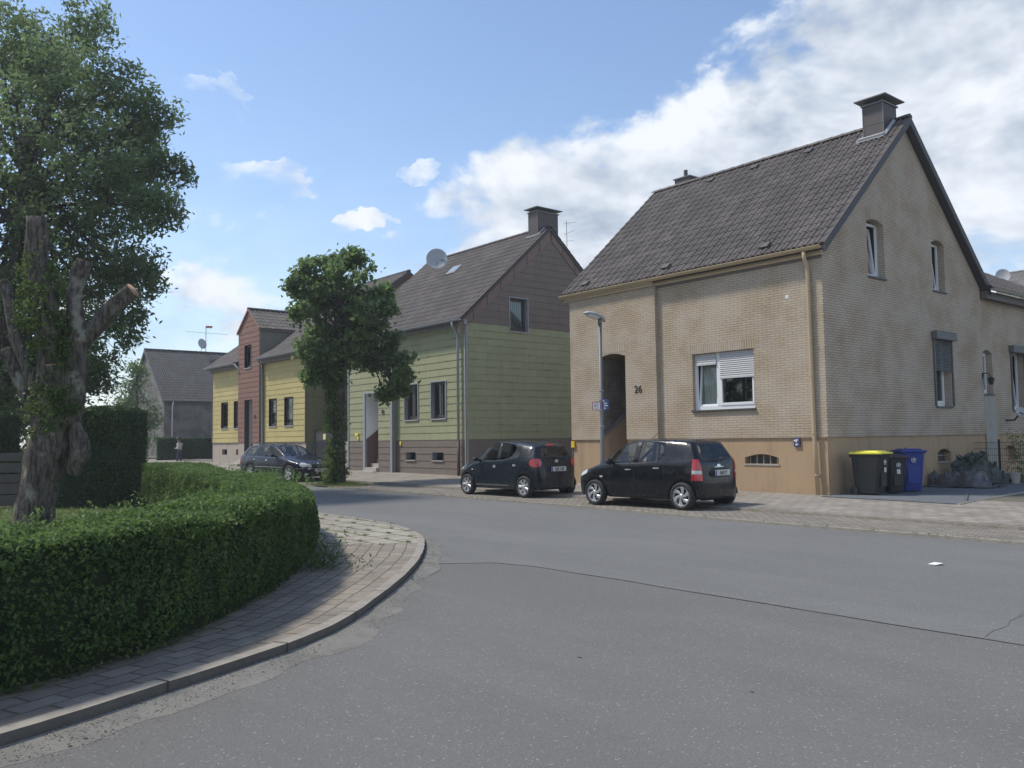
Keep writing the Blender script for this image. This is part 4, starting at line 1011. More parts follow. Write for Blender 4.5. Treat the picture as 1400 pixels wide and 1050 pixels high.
m = MB(); m.bb((-34.5, 18.72, 5.86), (-30.725, 18.815, 6.04)); m.bb((-30.72, 18.86, 5.86), (-25.64, 18.99, 6.04)); m.bb((-34.5, 18.70, 6.02), (-25.66, 18.95, 6.055)); m.build('fascia', M_['fascia'], H2, split=True)
downpipe(H2, [(-26.1, 18.62, 5.98), (-26.1, 18.65, 5.8), (-26.1, 18.85, 5.55), (-26.1, 18.88, 5.3), (-26.1, 18.88, 1.5)], M_['zinc'], .05, [(-26.1, 18.88, 4.6), (-26.1, 18.88, 2.9)])
downpipe(H2, [(-26.1, 18.88, 1.5), (-26.1, 18.88, .2)], M_['darkred'], .06, name='standpipe')
ch = chimney(ro2, -26.5, -25.95, 22.85, 24.0, 9.4, 10.88, .14)
m = MB(); m.tube([(-26.6, 22.8, 9.85), (-25.9, 22.8, 9.85)], .05, 5); m.tube([(-25.9, 22.8, 9.85), (-25.9, 23.3, 10.28)], .05, 5); m.build('flashing', M_['lead'], ch)
def skylight(parent, x0, x1, yc, zc, sl, h=.6):
    M3 = Matrix.Rotation(sl, 3, 'X'); m = MB(); m.box((x0/2+x1/2, yc, zc), (x1-x0, h, .09), M3); o = m.build('skylight', M_['lead'], parent, bevel=.01)
    m = MB(); m.box(Vector((x0/2+x1/2, yc, zc))+M3 @ Vector((0, 0, .05)), (x1-x0-.12, h-.12, .015), M3); m.build('skylight_pane', simple('sky_pane', (.30, .34, .38), .12, .03, spec=.8), o)
skylight(ro2, -30.75, -30.1, 21.85, 9.03, math.atan2(4.2, 4.75))
sat_dish(None, (-31.25, 21.5, 9.62), (.78, -.52, .28), .46, 'large grey satellite dish on the roof of the green clad house', foot=(-31.0, 21.75, 8.85))
an = thing('roof_aerial', 'thin rake aerial behind the chimney of the green clad house', 'aerial', (-25.8, 24.35, 9.0))
m = MB(); m.tube([(-25.8, 24.35, 8.4), (-25.8, 24.35, 10.65)], .012, 5)
for k, z in enumerate((10.65, 10.2, 9.9)): m.tube([(-25.8-.1, 24.3, z-.1), (-25.8+.5-.1*k, 24.45, z-.12+.12*(k == 1))], .006, 4)
m.build('mast', M_['zincdark'], an)

# ------------------------------------------------------------ yellow and red clad house
H3 = thing('clad_house', 'long yellow clad house with a red gabled stair tower, left end of the row', 'house', (-45, 24, .3))
YY, TY, YX0, YX1 = 19.0, 18.78, -51.65, -39.1
wins = [(-50.2, 2.36, -49.2, 3.93), (-48.25, 2.36, -47.35, 3.93), (-43.4, 2.36, -42.45, 3.85), (-41.5, 2.36, -40.5, 3.85)]
g = MB(); clad(g, (0, YY, 0), X, -Y_, 1.56, 5.78, sp(YX0, -47.12), wins[:2], .275); clad(g, (0, YY, 0), X, -Y_, 1.56, 5.78, sp(-44.2, YX1), wins[2:], .275)
g.build('wall', M_['yellow_clad'], H3, fixn=False, split=True)
g = MB(); tw_, td = (-46.2, 5.65, -45.3, 6.95), (-46.15, .3, -45.15, 3.9)
def tsp(z): h_ = max(0, (z-7.7)/1.15*1.46); return (-47.12+h_, -44.2-h_)
clad(g, (0, TY, 0), X, -Y_, 1.56, 7.7, tsp, [tw_, td], .275); clad(g, (0, TY, 0), X, -Y_, 7.7, 8.85, tsp, [], .275)
g.build('tower_wall', M_['red_clad'], H3, fixn=False)
g = MB(); ysl = (10.68-6.1)/(24.95-18.9)
def ysp(z): h_ = max(0, (z-6.05)/ysl); return (19.0 if h_ < .1 else 18.9+h_, min(31.0, 31.0-h_))
clad(g, (YX1, 0, 0), Y_, X, 1.56, 10.65, ysp, [], .275); g.build('side_wall', M_['olive_clad'], H3, fixn=False)
g = MB()
vh = [(-50.12, .85, -49.35, 1.17), (-48.0, .85, -47.3, 1.17)]
wall(g, (0, YY+.02, 0), X, rect(YX0, 0, -47.12, 1.555), [rect(*h) for h in vh], .15, -Y_); wall(g, (0, YY+.02, 0), X, rect(-44.2, 0, YX1, 1.555))
wall(g, (0, TY+.02, 0), X, rect(-47.12, 0, -46.15, 1.555)); wall(g, (0, TY+.02, 0), X, rect(-45.15, 0, -44.2, 1.555))
g.face([(-44.2, TY, 0), (-44.2, YY+.02, 0), (-44.2, YY+.02, 1.55), (-44.2, TY, 1.55)])
g.build('plinth', M_['beige_plinth'], H3, fixn=False)
g = MB(); wall(g, (YX1, 0, 0), Y_, rect(19.02, 0, 31, 1.56)); wall(g, (0, 31, 0), X, rect(YX0, 0, YX1, 6)); wall(g, (YX0, 0, 0), Y_, [(YY, 0), (31, 0), (31, 6), (25, 10.6), (YY, 6)])
for x in (-47.12, -44.2): wall(g, (x, 0, 0), Y_, [(TY, 1.56), (YY, 1.56), (YY, 6), (22.6, 6.3), (22.6, 7.7), (TY, 7.7)])
g.build('tower_cheek', M_['grey_render'], H3, fixn=False)
r_ = MB()
for h in wins+[tw_]: recess_box(r_, (0, YY if h != tw_ else TY, 0), X, -Y_, *h, .0, .9)
for h in vh: recess_box(r_, (0, YY+.02, 0), X, -Y_, *h, .15, .4)
r_.build('room_interior', M_['room'], H3, fixn=False)
rv = MB()
for h in wins: reveal(rv, (0, YY, 0), X, -Y_, h, .22, .03)
reveal(rv, (0, TY, 0), X, -Y_, tw_, .2, .03); reveal(rv, (0, TY, 0), X, -Y_, td, .3, .03); rv.build('window_reveal', M_['dark_frame'], H3, fixn=False, split=True)
for i, h in enumerate(wins): window(H3, (0, YY, 0), X, -Y_, h[0], h[1]+.03, h[2], h[3], .14, fr='dark_frame', fw=.05, sill='lead', cd=.03, cv=(0, .1, .45, .2)[i], curtain=(None, (.05, .95), (.05, .95), (.05, .95))[i], glass='darkglass' if i == 0 else 'clearglass')
window(H3, (0, TY, 0), X, -Y_, tw_[0], tw_[1]+.03, tw_[2], tw_[3], .17, fr='dark_frame', fw=.05, sill='lead', glass='darkglass')
m = MB(); obox(m, (0, TY, 0), X, -Y_, -46.15, .5, -45.15, 3.9, -.28, -.24)
for k in range(9): obox(m, (0, TY, 0), X, -Y_, -46.1+k*.105, .5, -46.04+k*.105, 3.9, -.239, -.225)
m.build('door', M_['fascia'], H3)
m = MB()
for k in range(3): m.bb((-46.3, TY-.9+k*.3, 0), (-45.0, TY+.02, .42+.12*k))
m.build('steps', M_['stone_step'], H3)
text_mesh('house_number', '30', .22, frame_M((-44.72, TY-.04, 2.95), X, Z_), M_['black'], H3, .008, bold=.006)
g = MB()
for x in (YX0, YX1): g.bb((x-.03, YY-.035, 1.56), (x+.035, YY+.03, 5.8))
g.bb((YX0, YY-.03, 1.535), (-47.13, YY+.01, 1.559)); g.bb((-44.19, YY-.03, 1.535), (YX1, YY+.01, 1.559)); g.build('trim', M_['brownfascia'], H3)
ro3, Nf, Sf = gable_roof(H3, -51.9, -38.98, 18.66, 6.07, 25.0, 10.72, 31.3, 6.05, 'tile2', gap=(-47.2, -44.05, .42))
m = MB(); m.bb((YX0, 18.8, 5.78), (-47.13, 19.0, 6.03)); m.bb((-44.19, 18.8, 5.78), (YX1, 19.0, 6.03)); m.build('fascia', M_['brownfascia'], H3, split=True)
v_ = MB()
for sgn, y0 in ((1, 18.62), (-1, 31.3)):
    vs = [(YX1+dx, y0+sgn*6.35*t, 6.05+4.64*t+dz) for dx in (0, .06) for t in (0, 1) for dz in (0, -.42)]
    v_.add(vs, [(0, 1, 3, 2), (4, 5, 7, 6), (0, 1, 5, 4), (2, 3, 7, 6), (0, 2, 6, 4), (1, 3, 7, 5)])
v_.build('verge_panel', M_['red_clad'], H3)
gutter_line(H3, (-51.9, 18.55, 6.05), (-47.2, 18.55, 6.05), M_['zinc'], .07); gutter_line(H3, (-44.15, 18.55, 6.05), (-39.0, 18.55, 6.05), M_['zinc'], .07)
downpipe(H3, [(-44.08, 18.55, 6.0), (-44.08, 18.85, 5.7), (-44.08, 18.9, 1.5), (-44.08, 18.9, .5)], M_['zinc'], .05); downpipe(H3, [(-47.22, 18.55, 6.0), (-47.22, 18.85, 5.7), (-47.22, 18.9, 4.0)], M_['white'], .045)
t = MB(); zc, xc = 8.95, -45.66
for sgn in (1, -1):
    S = Vector((-sgn*1.55, 0, 1.22)).normalized(); N = Vector((sgn*1.22, 0, 1.55)).normalized()
    tile_roof(t, (xc+sgn*1.58, 18.7 if sgn > 0 else 23.2, zc-1.245), Y_*sgn, S, N, 4.5, 1.97)
ridge_caps(t, (xc, 18.7, zc+.03), (xc, 23.0, zc+.03)); t.build('tower_roof', M_['tile2'], H3, fixn=False)
m = MB()
for sgn in (1, -1):
    vs = [(xc+sgn*1.56*(1-t), 18.69+dy, zc-1.22+1.22*t+dz) for dy in (0, .09) for t in (0, 1) for dz in (.03, -.09)]; m.add(vs, [(0, 1, 3, 2), (4, 5, 7, 6), (0, 1, 5, 4), (2, 3, 7, 6), (0, 2, 6, 4), (1, 3, 7, 5)])
m.build('tower_verge', simple('verge_red', (.24, .12, .09), .7, .1, 3), H3)
m = MB(); m.bb((-44.2, 18.8, 7.60), (-44.1, 22.9, 7.70)); m.build('tower_eaves', M_['brownfascia'], H3)
sat_dish(None, (-48.3, 22.9, 9.52), (.75, -.55, .3), .38, 'grey satellite dish on the yellow clad house, beside the street tree crown', foot=(-48.2, 23.1, 9.3))

# ------------------------------------------------------------ gate between the houses
gt = thing('metal_gate', 'dark metal gate with upright bars and a yellow notice between the clad houses', 'gate', (-37.6, 19.3, .25))
m = MB(); m.bb((-38.7, 19.27, .3), (-38.6, 19.35, 2.1)); m.bb((-36.5, 19.27, .3), (-36.4, 19.35, 2.1)); m.bb((-38.598, 19.28, 1.98), (-36.502, 19.33, 2.05)); m.bb((-38.598, 19.28, 1.55), (-36.502, 19.33, 1.6)); m.bb((-38.598, 19.28, .36), (-36.502, 19.33, .42)); m.build('gate_frame', M_['black'], gt)
m = MB()
for k in range(19): m.bb((-38.55+k*.11, 19.29, .425), (-38.50+k*.11, 19.315, 1.545))
m.bb((-38.59, 19.295, 1.605), (-36.51, 19.31, 1.975)); m.build('gate_bars', simple('gate_grey', (.05, .05, .055), .5), gt)
m = MB(); m.bb((-37.75, 19.26, 1.65), (-37.5, 19.28, 1.92)); m.build('notice', simple('notice', (.75, .68, .3), .5), gt)
po = MB(); po.bb((-36.2, 19.2, .2), (-36.0, 19.4, 1.95)); tag(po.build('gate_post', M_['white_wall'], bevel=.01), 'white square post right of the dark metal gate', 'post')
lwl = MB(); lwl.bb((-35.98, 19.35, .1), (-34.45, 19.5, 1.55)); tag(lwl.build('garden_wall', M_['plaster'], bevel=.01), 'low grey rendered wall between white post and green clad house', 'wall')

# ------------------------------------------------------------ dark brick house at the far left
H4 = thing('brick_house', 'dark grey brick house with big grey tiled roof behind the far hedge', 'house', (-75, 28, .3))
g = MB(); wall(g, (-70.4, 0, 0), Y_, rect(22, 0, 36, 5)); wall(g, (0, 22, 0), X, [(-80, 0), (-70.4, 0), (-70.4, 5), (-75.2, 9.6), (-80, 5)]); wall(g, (0, 36, 0), X, [(-80, 0), (-70.4, 0), (-70.4, 5), (-75.2, 9.4), (-80, 5)]); wall(g, (-80, 0, 0), Y_, rect(22, 0, 36, 5))
g.build('wall', M_['grey_brick'], H4, fixn=False)
t = MB()
for sgn in (1, -1):
    S = Vector((-sgn*5.1, 0, 4.55)).normalized(); N = Vector((sgn*4.55, 0, 5.1)).normalized()
    tile_roof(t, (-75.2+sgn*5.1, 21.8 if sgn > 0 else 36.2, 4.95), Y_*sgn, S, N, 14.4, 6.85)
ridge_caps(t, (-75.2, 21.8, 9.55), (-75.2, 36.2, 9.55)); ro4 = t.build('roof', M_['tile3'], H4, fixn=False)
m = MB(); m.bb((-70.42, 21.85, 4.75), (-70.2, 36.15, 4.93)); m.build('fascia', M_['sill'], H4)
gutter_line(H4, (-70.05, 21.8, 4.98), (-70.05, 36.2, 4.98), M_['zincdark'], .075)
downpipe(H4, [(-70.05, 22.6, 4.9), (-70.3, 22.6, 4.5), (-70.3, 22.6, 0)], M_['white'], .05)
m = MB(); m.add([(-75.2-5.1, 21.78, 4.95), (-75.2, 21.78, 9.5), (-70.1, 21.78, 4.95), (-70.1, 21.78, 4.75), (-75.2, 21.78, 9.25), (-80.3, 21.78, 4.75), (-75.2-5.1, 21.9, 4.95), (-75.2, 21.9, 9.5), (-70.1, 21.9, 4.95), (-70.1, 21.9, 4.75), (-75.2, 21.9, 9.25), (-80.3, 21.9, 4.75)],
    [(0, 1, 4, 5), (1, 2, 3, 4), (6, 7, 10, 11), (7, 8, 9, 10), (0, 1, 7, 6), (1, 2, 8, 7), (3, 4, 10, 9), (4, 5, 11, 10)]); m.build('verge_board', M_['sill'], H4, fixn=False)
chimney(ro4, -74.6, -73.9, 31.0, 31.9, 8.2, 10.5, .12)
m = MB(); m.lathe([(0, 10.6), (.1, 10.6), (.06, 11.2), (0, 11.25)], 8, Matrix.Translation((-74.25, 31.4, 0))); m.build('chimney_pot', M_['zincdark'], ro4)
M3 = Matrix.Rotation(math.atan2(4.55, 5.1), 3, 'Y')
m = MB(); m.box((-74.3, 28.9, 8.75), (.9, 1.1, .14), M3); so = m.build('skylight', M_['lead'], ro4); m = MB(); m.box((-74.25, 28.9, 8.83), (.7, .8, .05), M3); m.build('skylight_pane', M_['darkglass'], so)
sat_dish(None, (-75.0, 26.6, 10.25), (.95, .3, .25), .42, 'grey satellite dish under an aerial on the dark brick house ridge', foot=(-75.15, 26.6, 9.6))
an = thing('roof_aerial', 'long horizontal yagi aerial on a mast above the dark brick house', 'aerial', (-75.2, 27.0, 9.6))
m = MB(); m.tube([(-75.2, 27, 9.5), (-75.2, 27, 11.9)], .03, 6); m.build('mast', M_['zinc'], an)
m = MB(); m.tube([(-76.6, 25.7, 11.45), (-73.6, 28.3, 11.05)], .018, 5)
for k in range(12):
    c = Vector((-76.5, 25.8, 11.44)).lerp(Vector((-73.7, 28.2, 11.06)), k/11); m.tube([c-Vector((.12, -.14, 0)), c+Vector((.12, -.14, 0))], .008, 4)
m.build('boom', M_['zinc'], an)
m = MB(); m.face([(-75.2, 27, 11.9), (-74.7, 27.4, 11.85), (-74.72, 27.38, 11.65), (-75.2, 27, 11.7)]); m.build('pennant', simple('pennant', (.5, .15, .12), .7), an)

# ------------------------------------------------------------ house glimpsed behind the rear wing
H5 = thing('back_house', 'house roof with pale sunlit tiles glimpsed behind the rear wing, right edge', 'house', (-15, 62, 0))
g = MB(); wall(g, (0, 57, 0), X, rect(-22.5, 0, 2, 8.2)); wall(g, (-22.5, 0, 0), Y_, [(57, 0), (68, 0), (68, 8.2), (62.5, 12.2), (57, 8.2)]); g.build('wall', M_['grey_render'], H5, fixn=False)
gable_roof(H5, -22.8, 2, 56.6, 8.3, 62.5, 12.3, 68.4, 8.3, 'tile_sun')
sat_dish(None, (-21.6, 58.2, 11.45), (.45, -.88, .2), .42, 'pale satellite dish on the sunlit roof behind the rear wing', foot=(-21.5, 58.6, 9.9))
# ------------------------------------------------------------ street lamp
lp = thing('street_lamp', 'grey street lamp post with flat head and small signs, before the arched doorway', 'street lamp', (-15.65, 15.9, .11))
m = MB(); m.tube([(-15.65, 15.9, .1), (-15.65, 15.9, .95), (-15.65, 15.9, 1.0), (-15.65, 15.9, 4.62)], [.075, .075, .056, .045], 14); po = m.build('pole', simple('lamp_pole', (.13, .135, .14), .5, .15, 5), lp, smooth=True)
m = MB(); m.box((-15.65, 15.82, .6), (.07, .02, .32)); m.build('service_door', M_['zincdark'], po, bevel=.005)
hd = MB(); secs = [(.16, .05, 4.60, .05), (.10, .09, 4.66, .075), (-.05, .13, 4.70, .085), (-.25, .15, 4.745, .08), (-.45, .12, 4.77, .055), (-.56, .05, 4.765, .02)]
base = 0
for (dy, hw, z, hh) in secs:
    for k in range(12):
        t = 2*math.pi*k/12; zz = math.sin(t)*hh; zz = zz if zz > 0 else zz*.45
        hd.v.append((-15.65+math.cos(t)*hw, 15.9+dy, z+zz))
for i in range(len(secs)-1):
    for k in range(12): hd.f.append([i*12+k, i*12+(k+1) % 12, (i+1)*12+(k+1) % 12, (i+1)*12+k]); hd.uv.append(None); hd.mi.append(0)
hd.f.append(list(range(12))); hd.f.append([60+k for k in range(12)][::-1]); hd.uv += [None]*2; hd.mi += [0]*2
h_ = hd.build('lamp_head', simple('lamp_head', (.42, .44, .46), .4, .05, 4), lp, smooth=True)
m = MB(); m.box((-15.65, 15.63, 4.695), (.17, .36, .05), Matrix.Rotation(R(-8), 3, 'X')); m.build('lens', simple('lamp_lens', (.6, .62, .62), .2, .03), h_, bevel=.015)
m = MB(); m.tube([(-15.65, 15.9, 4.5), (-15.65, 15.9, 4.66)], .055, 12); m.build('collar', M_['zincdark'], po, smooth=True)
# signs fixed to the pole: a red bordered square and a blue plate turned to the side
U1 = Vector((.82, .57, 0)).normalized()
def signplate(name, c, u, w, h, mats, parent, marks=()):
    u = Vector(u).normalized(); Mx = frame_M(c, u, Z_); m = MB()
    vs = [Mx @ Vector(p_) for p_ in ((-w/2, -h/2, 0), (w/2, -h/2, 0), (w/2, h/2, 0), (-w/2, h/2, 0), (-w/2, -h/2, -.008), (w/2, -h/2, -.008), (w/2, h/2, -.008), (-w/2, h/2, -.008))]
    m.add(vs, [(0, 1, 2, 3), (7, 6, 5, 4), (0, 4, 5, 1), (1, 5, 6, 2), (2, 6, 7, 3), (3, 7, 4, 0)]); o = m.build(name, mats[0], parent)
    for (x, y, ww, hh, mt) in marks:
        m = MB(); z = .002 if mt is not mats[-1] else .004
        m.add([Mx @ Vector(p_) for p_ in ((x-ww/2, y-hh/2, z), (x+ww/2, y-hh/2, z), (x+ww/2, y+hh/2, z), (x-ww/2, y+hh/2, z))], [(0, 1, 2, 3)]); m.build('sign_marking', mt, o)
    return o
red = simple('sign_red', (.45, .05, .06), .4, .05); blue = simple('sign_blue', (.05, .08, .22), .4, .05); pale = simple('sign_grey', (.35, .33, .34), .5)
signplate('red_sign', (-15.72, 15.79, 2.38), U1, .22, .22, (red, M_['white'], pale), lp, [(0, 0, .18, .18, M_['white']), (-.0, .05, .11, .022, pale), (-.035, .0, .05, .05, pale), (.03, -.02, .02, .08, pale), (-.01, -.06, .1, .012, pale)])
signplate('blue_sign', (-15.56, 15.95, 2.42), (.35, .94, 0), .20, .28, (blue, M_['white']), lp, [(-.05, .09, .05, .04, M_['white']), (0, .03, .09, .03, M_['white']), (.01, -.03, .11, .035, M_['white']), (-.02, -.1, .05, .04, M_['white'])])
m = MB()
for z in (2.55, 2.28, 2.78, 1.86): m.lathe([(.056, -.012), (.064, -.012), (.064, .012), (.056, .012)], 12, Matrix.Translation((-15.65, 15.9, z)))
m.box((-15.665, 15.846, 1.88), (.05, .01, .05)); m.build('pole_band', M_['lead'], po)

# ------------------------------------------------------------ wheelie bins
def bin_(label, loc, rz, w, dpt, h, body, lid, lidlift=0., stickers=True, group='wheelie bins beside the tan house'):
    t = thing('wheelie_bin', label, 'wheelie bin', loc, rz, group)
    b = MB(); n = 5; hb = h*.90
    for k in range(n+1):
        f = k/n; ww = w*(.80+.20*f); dd = dpt*(.74+.26*f); c = .05; yo = (dpt-dd)*.15
        pts = [(-ww/2+c, -dd/2), (ww/2-c, -dd/2), (ww/2, -dd/2+c), (ww/2, dd/2-c), (ww/2-c, dd/2), (-ww/2+c, dd/2), (-ww/2, dd/2-c), (-ww/2, -dd/2+c)]
        for x, y in pts: b.v.append((x, y+yo, .04+(hb-.04)*f))
    for k in range(n):
        for j in range(8): b.f.append([k*8+j, k*8+(j+1) % 8, (k+1)*8+(j+1) % 8, (k+1)*8+j]); b.uv.append(None); b.mi.append(0)
    b.f.append(list(range(8))[::-1]); b.f.append([n*8+j for j in range(8)]); b.uv += [None]*2; b.mi += [0]*2
    b.box((0, 0, hb-.015), (w+.03, dpt+.03, .03)); b.box((0, -dpt/2*.86, h*.42), (w*.5, .02, h*.45)); b.box((0, dpt/2+.02, hb-.05), (w*.75, .06, .05))
    bo = b.build('body', body, t, world=False, bevel=.008)
    l = MB(); l.box((0, -.02, hb+.025), (w+.05, dpt+.06, .045)); l.box((0, -.02, hb+.062), (w-.06, dpt-.10, .045), taper=.8); l.tube([(-w*.32, dpt/2+.05, hb+.04), (w*.32, dpt/2+.05, hb+.04)], .018, 8)
    for sx in (-1, 1): l.box((sx*w*.3, dpt/2+.02, hb+.03), (.03, .09, .03))
    l.box((0, -dpt/2-.04, hb+.02), (w*.5, .05, .03)); l.build('lid', lid, t, world=False, bevel=.012)
    for sx in (-1, 1):
        m = MB(); Mx = Matrix.Translation((sx*(w/2*.86+.03), dpt/2*.80, .10)) @ Matrix.Rotation(R(90), 4, 'Y')
        m.lathe([(0, -.022), (.055, -.025), (.06, -.03), (.10, -.025), (.10, .025), (.06, .03), (.055, .025), (0, .022)], 20, Mx); m.build('wheel', M_['rubber'], t, world=False, smooth=False, auto=R(35))
    m = MB(); m.tube([(-w*.4, dpt/2*.80, .10), (w*.4, dpt/2*.80, .10)], .012, 6); m.build('axle', M_['zincdark'], t, world=False)
    if stickers:
        m = MB(); y = -dpt/2*.955-.012
        for (x, z, ww, hh) in ((-.05, h*.74, .02, .06), (-.0, h*.745, .025, .08), (.04, h*.735, .02, .05), (-.02, h*.70, .09, .012), (0, h*.675, .1, .01), (-.01, h*.56, .09, .11)):
            if hh > .1 and stickers == 'blue': continue
            m.box((x, y, z), (ww, .012, hh))
        m.build('sticker', M_['sticker'], bo, world=False)
    return t
M_['rubber'] = simple('rubber', (.025, .025, .026), .8, .15, 8)
M_['sticker'] = simple('sticker', (.62, .62, .60), .5, .1, 20)
M_['bin_black'] = simple('bin_black', (.016, .018, .020), .5, .15, 4, .1, 200)
M_['bin_blue'] = simple('bin_blue', (.014, .04, .24), .45, .12, 4, .1, 200)
M_['bin_yellow'] = simple('bin_yellow', (.72, .68, .06), .45, .06, 4)
M_['bin_lid'] = simple('bin_dark_lid', (.035, .032, .032), .5, .15, 4)
bin_('black wheelie bin with bright yellow lid, nearest the house corner', (-10.36, 19.55, .125), R(90+2), .58, .72, 1.07, M_['bin_black'], M_['bin_yellow'])
bin_('lower all black wheelie bin between yellow lidded bin and blue bin', (-10.27, 20.42, .125), R(60), .50, .52, .95, M_['bin_black'], M_['bin_lid'])
bin_('blue wheelie bin with blue lid, furthest from the street', (-10.22, 21.15, .125), R(48), .56, .66, 1.09, M_['bin_blue'], M_['bin_blue'], stickers='blue')

# ------------------------------------------------------------ tarpaulins, bucket, mesh fence at the back of the drive
def tarp(name, label, c, rx, ry, h, mat, seed, crease=.5, lumps=(), cat='tarpaulin'):
    n = 84; mb = MB(); P = {}
    for i in range(n+1):
        for j in range(n+1):
            u, v = i/n*2-1, j/n*2-1; rr = max(abs(u), abs(v)); x, y = u*rx, v*ry
            e = noise.noise(Vector((u*1.2+seed, v*1.2, 0)))*.28; x *= 1+e; y *= 1+e*.8
            a = 0
            for (lx, ly, lr, lh) in lumps: a = max(a, lh*max(0, 1-((u-lx)**2+(v-ly)**2)/lr**2)**.42)
            z = a*h*(1 if rr < .97 else .1)
            rg = lambda f_, s_: 1-min(1, abs(noise.noise(Vector((x*f_+s_, y*f_+seed, a*2))))*3.2)
            z += (rg(1.9, seed)*.16+rg(4.3, seed+4)*.085+rg(9.5, seed+9)*.03)*crease*(.18+a)+.012
            x += noise.noise(Vector((z*5, y*4, seed)))*.10*crease*a; y += noise.noise(Vector((x*4, z*5, seed+5)))*.12*crease*a
            P[i, j] = mb.V((c[0]+x, c[1]+y, c[2]+max(.004, z)))
    for i in range(n):
        for j in range(n): mb.f.append([P[i, j], P[i+1, j], P[i+1, j+1], P[i, j+1]]); mb.uv.append(None); mb.mi.append(0)
    mb.v.append((c[0], c[1], c[2]-.02))
    o = mb.build(name, mat, auto=R(24)); tag(o, label, cat); return o
tarp('tarpaulin', 'flat crumpled grey and black tarpaulin lying on the paved drive', (-10.1, 23.9, .13), .9, .62, .22, simple('tarp_grey', (.075, .08, .085), .35, .5, 1.6), 3.1, .8, [(.2, .1, .6, 1.), (-.35, .1, .5, .9), (-.9, .2, .28, 1.)])
tarp('tarpaulin', 'dark green tarpaulin heaped over a pile beside the mesh fence', (-10.3, 25.4, .13), .58, .80, .46, simple('tarp_green', (.028, .045, .036), .38, .35, 2), 8.7, 1.7, [(-.35, -.35, .75, .95), (.35, .2, .7, .9), (.1, -.1, .6, .95), (.7, .55, .5, .6)])
bk = thing('bucket', 'small white plastic bucket beside the green tarpaulin heap', 'bucket', (-9.72, 26.3, .125))
m = MB(); m.lathe([(0, 0), (.13, 0), (.16, .28), (.17, .28), (.17, .31), (.155, .31), (.125, .02), (0, .02)], 20); m.build('pail', M_['plaster'], bk, world=False, auto=R(40)); m = MB(); m.tube([(-.16, 0, .28), (-.1, .05, .18), (0, .1, .14), (.1, .05, .18), (.16, 0, .28)], .005, 5); m.build('handle', M_['zinc'], bk, world=False)
mf = thing('mesh_fence', 'dark welded mesh fence with posts across the end of the drive', 'fence', (-9.5, 26.9, .1))
m = MB(); fx0, fx1, fy = -11.0, -5.5, 26.9
for k in range(int((fx1-fx0)/.055)): m.tube([(fx0+k*.055, fy, .15), (fx0+k*.055, fy, 1.30)], .004, 4, caps=False)
for k in range(7):
    for dy in (-.008, .008): m.tube([(fx0, fy+dy, .16+k*.185), (fx1, fy+dy, .16+k*.185)], .005, 4, caps=False)
m.build('mesh_panel', M_['black'], mf, fixn=False)
for x in (-10.3, -8.62, -8.30, -6.0): m = MB(); m.bb((x-.03, fy-.045, .1), (x+.03, fy-.012, 1.36)); m.build('post', M_['black'], mf)
m = MB(); m.tube([(-8.05, 26.7, .1), (-8.05, 26.7, 1.5)], .03, 8); m.box((-8.05, 26.66, 1.6), (.1, .08, .2)); m.box((-8.05, 26.62, 1.2), (.18, .1, .12)); tag(m.build('garden_post', M_['plaster'], bevel=.01), 'thin post with small white box beside the mesh fence', 'post')

# ------------------------------------------------------------ scrap of paper on the road
m = MB(); m.add([(-4.83, 10.36, .008), (-4.72, 10.33, .012), (-4.66, 10.40, .03), (-4.70, 10.46, .009), (-4.80, 10.44, .02), (-4.76, 10.39, .035)], [(0, 1, 5), (1, 2, 5), (2, 3, 5), (3, 4, 5), (4, 0, 5)])
tag(m.build('paper_scrap', M_['white_wall'], fixn=False), 'crumpled white scrap of paper lying on the open road', 'litter')

# ------------------------------------------------------------ cars
def paint(name, c, rough=.28):
    m, nt, b, o = mat_nodes(name); g = G(nt); b.inputs['Base Color'].default_value = (*c, 1)
    n = g.noise(g.coord('World'), 7, 5); g.put(b.inputs['Roughness'], g.math('ADD', g.math('MULTIPLY', n, .22), rough-.1))
    b.inputs['Coat Weight'].default_value = .45; b.inputs['Coat Roughness'].default_value = .04; b.inputs['Metallic'].default_value = .0; b.inputs['Specular IOR Level'].default_value = .25
    g.put(b.inputs['Coat Normal'], g.bump(g.noise(g.coord('World'), 2.2, 2), .015, .1))
    return m
M_['car_glass'] = glass_mat('car_glass', (.80, .86, .84), .05)
M_['car_dark_glass'] = glass_mat('car_dark_glass', (.3, .33, .33), .08)
M_['trim_black'] = simple('trim_black', (.018, .018, .02), .5, .15, 10)
M_['alloy'] = simple('alloy', (.52, .53, .54), .35, .08, 10, metal=.55)
M_['chrome'] = simple('chrome', (.7, .7, .7), .2, .03, 10, metal=.9)
M_['lamp_red'] = simple('lamp_red', (.50, .015, .02), .15, .12, 14, spec=.8, coat=.6)
M_['lamp_clear'] = simple('lamp_clear', (.55, .56, .55), .12, .12, 25, spec=.9, coat=.6)
M_['seat'] = simple('seat_fabric', (.06, .06, .065), .9, .2, 20)
M_['cabin'] = simple('cabin_dark', (.025, .025, .027), .85)
M_['plate'] = simple('plate_white', (.62, .63, .62), .45, .03)
M_['plate_blue'] = simple('plate_blue', (.03, .07, .35), .45)
def seg(keys, s):
    for i in range(len(keys)-1):
        a, b = keys[i], keys[i+1]
        if a[0] <= s <= b[0]: return i, (s-a[0])/(b[0]-a[0]) if b[0] > a[0] else 0.
    return len(keys)-2, 1.
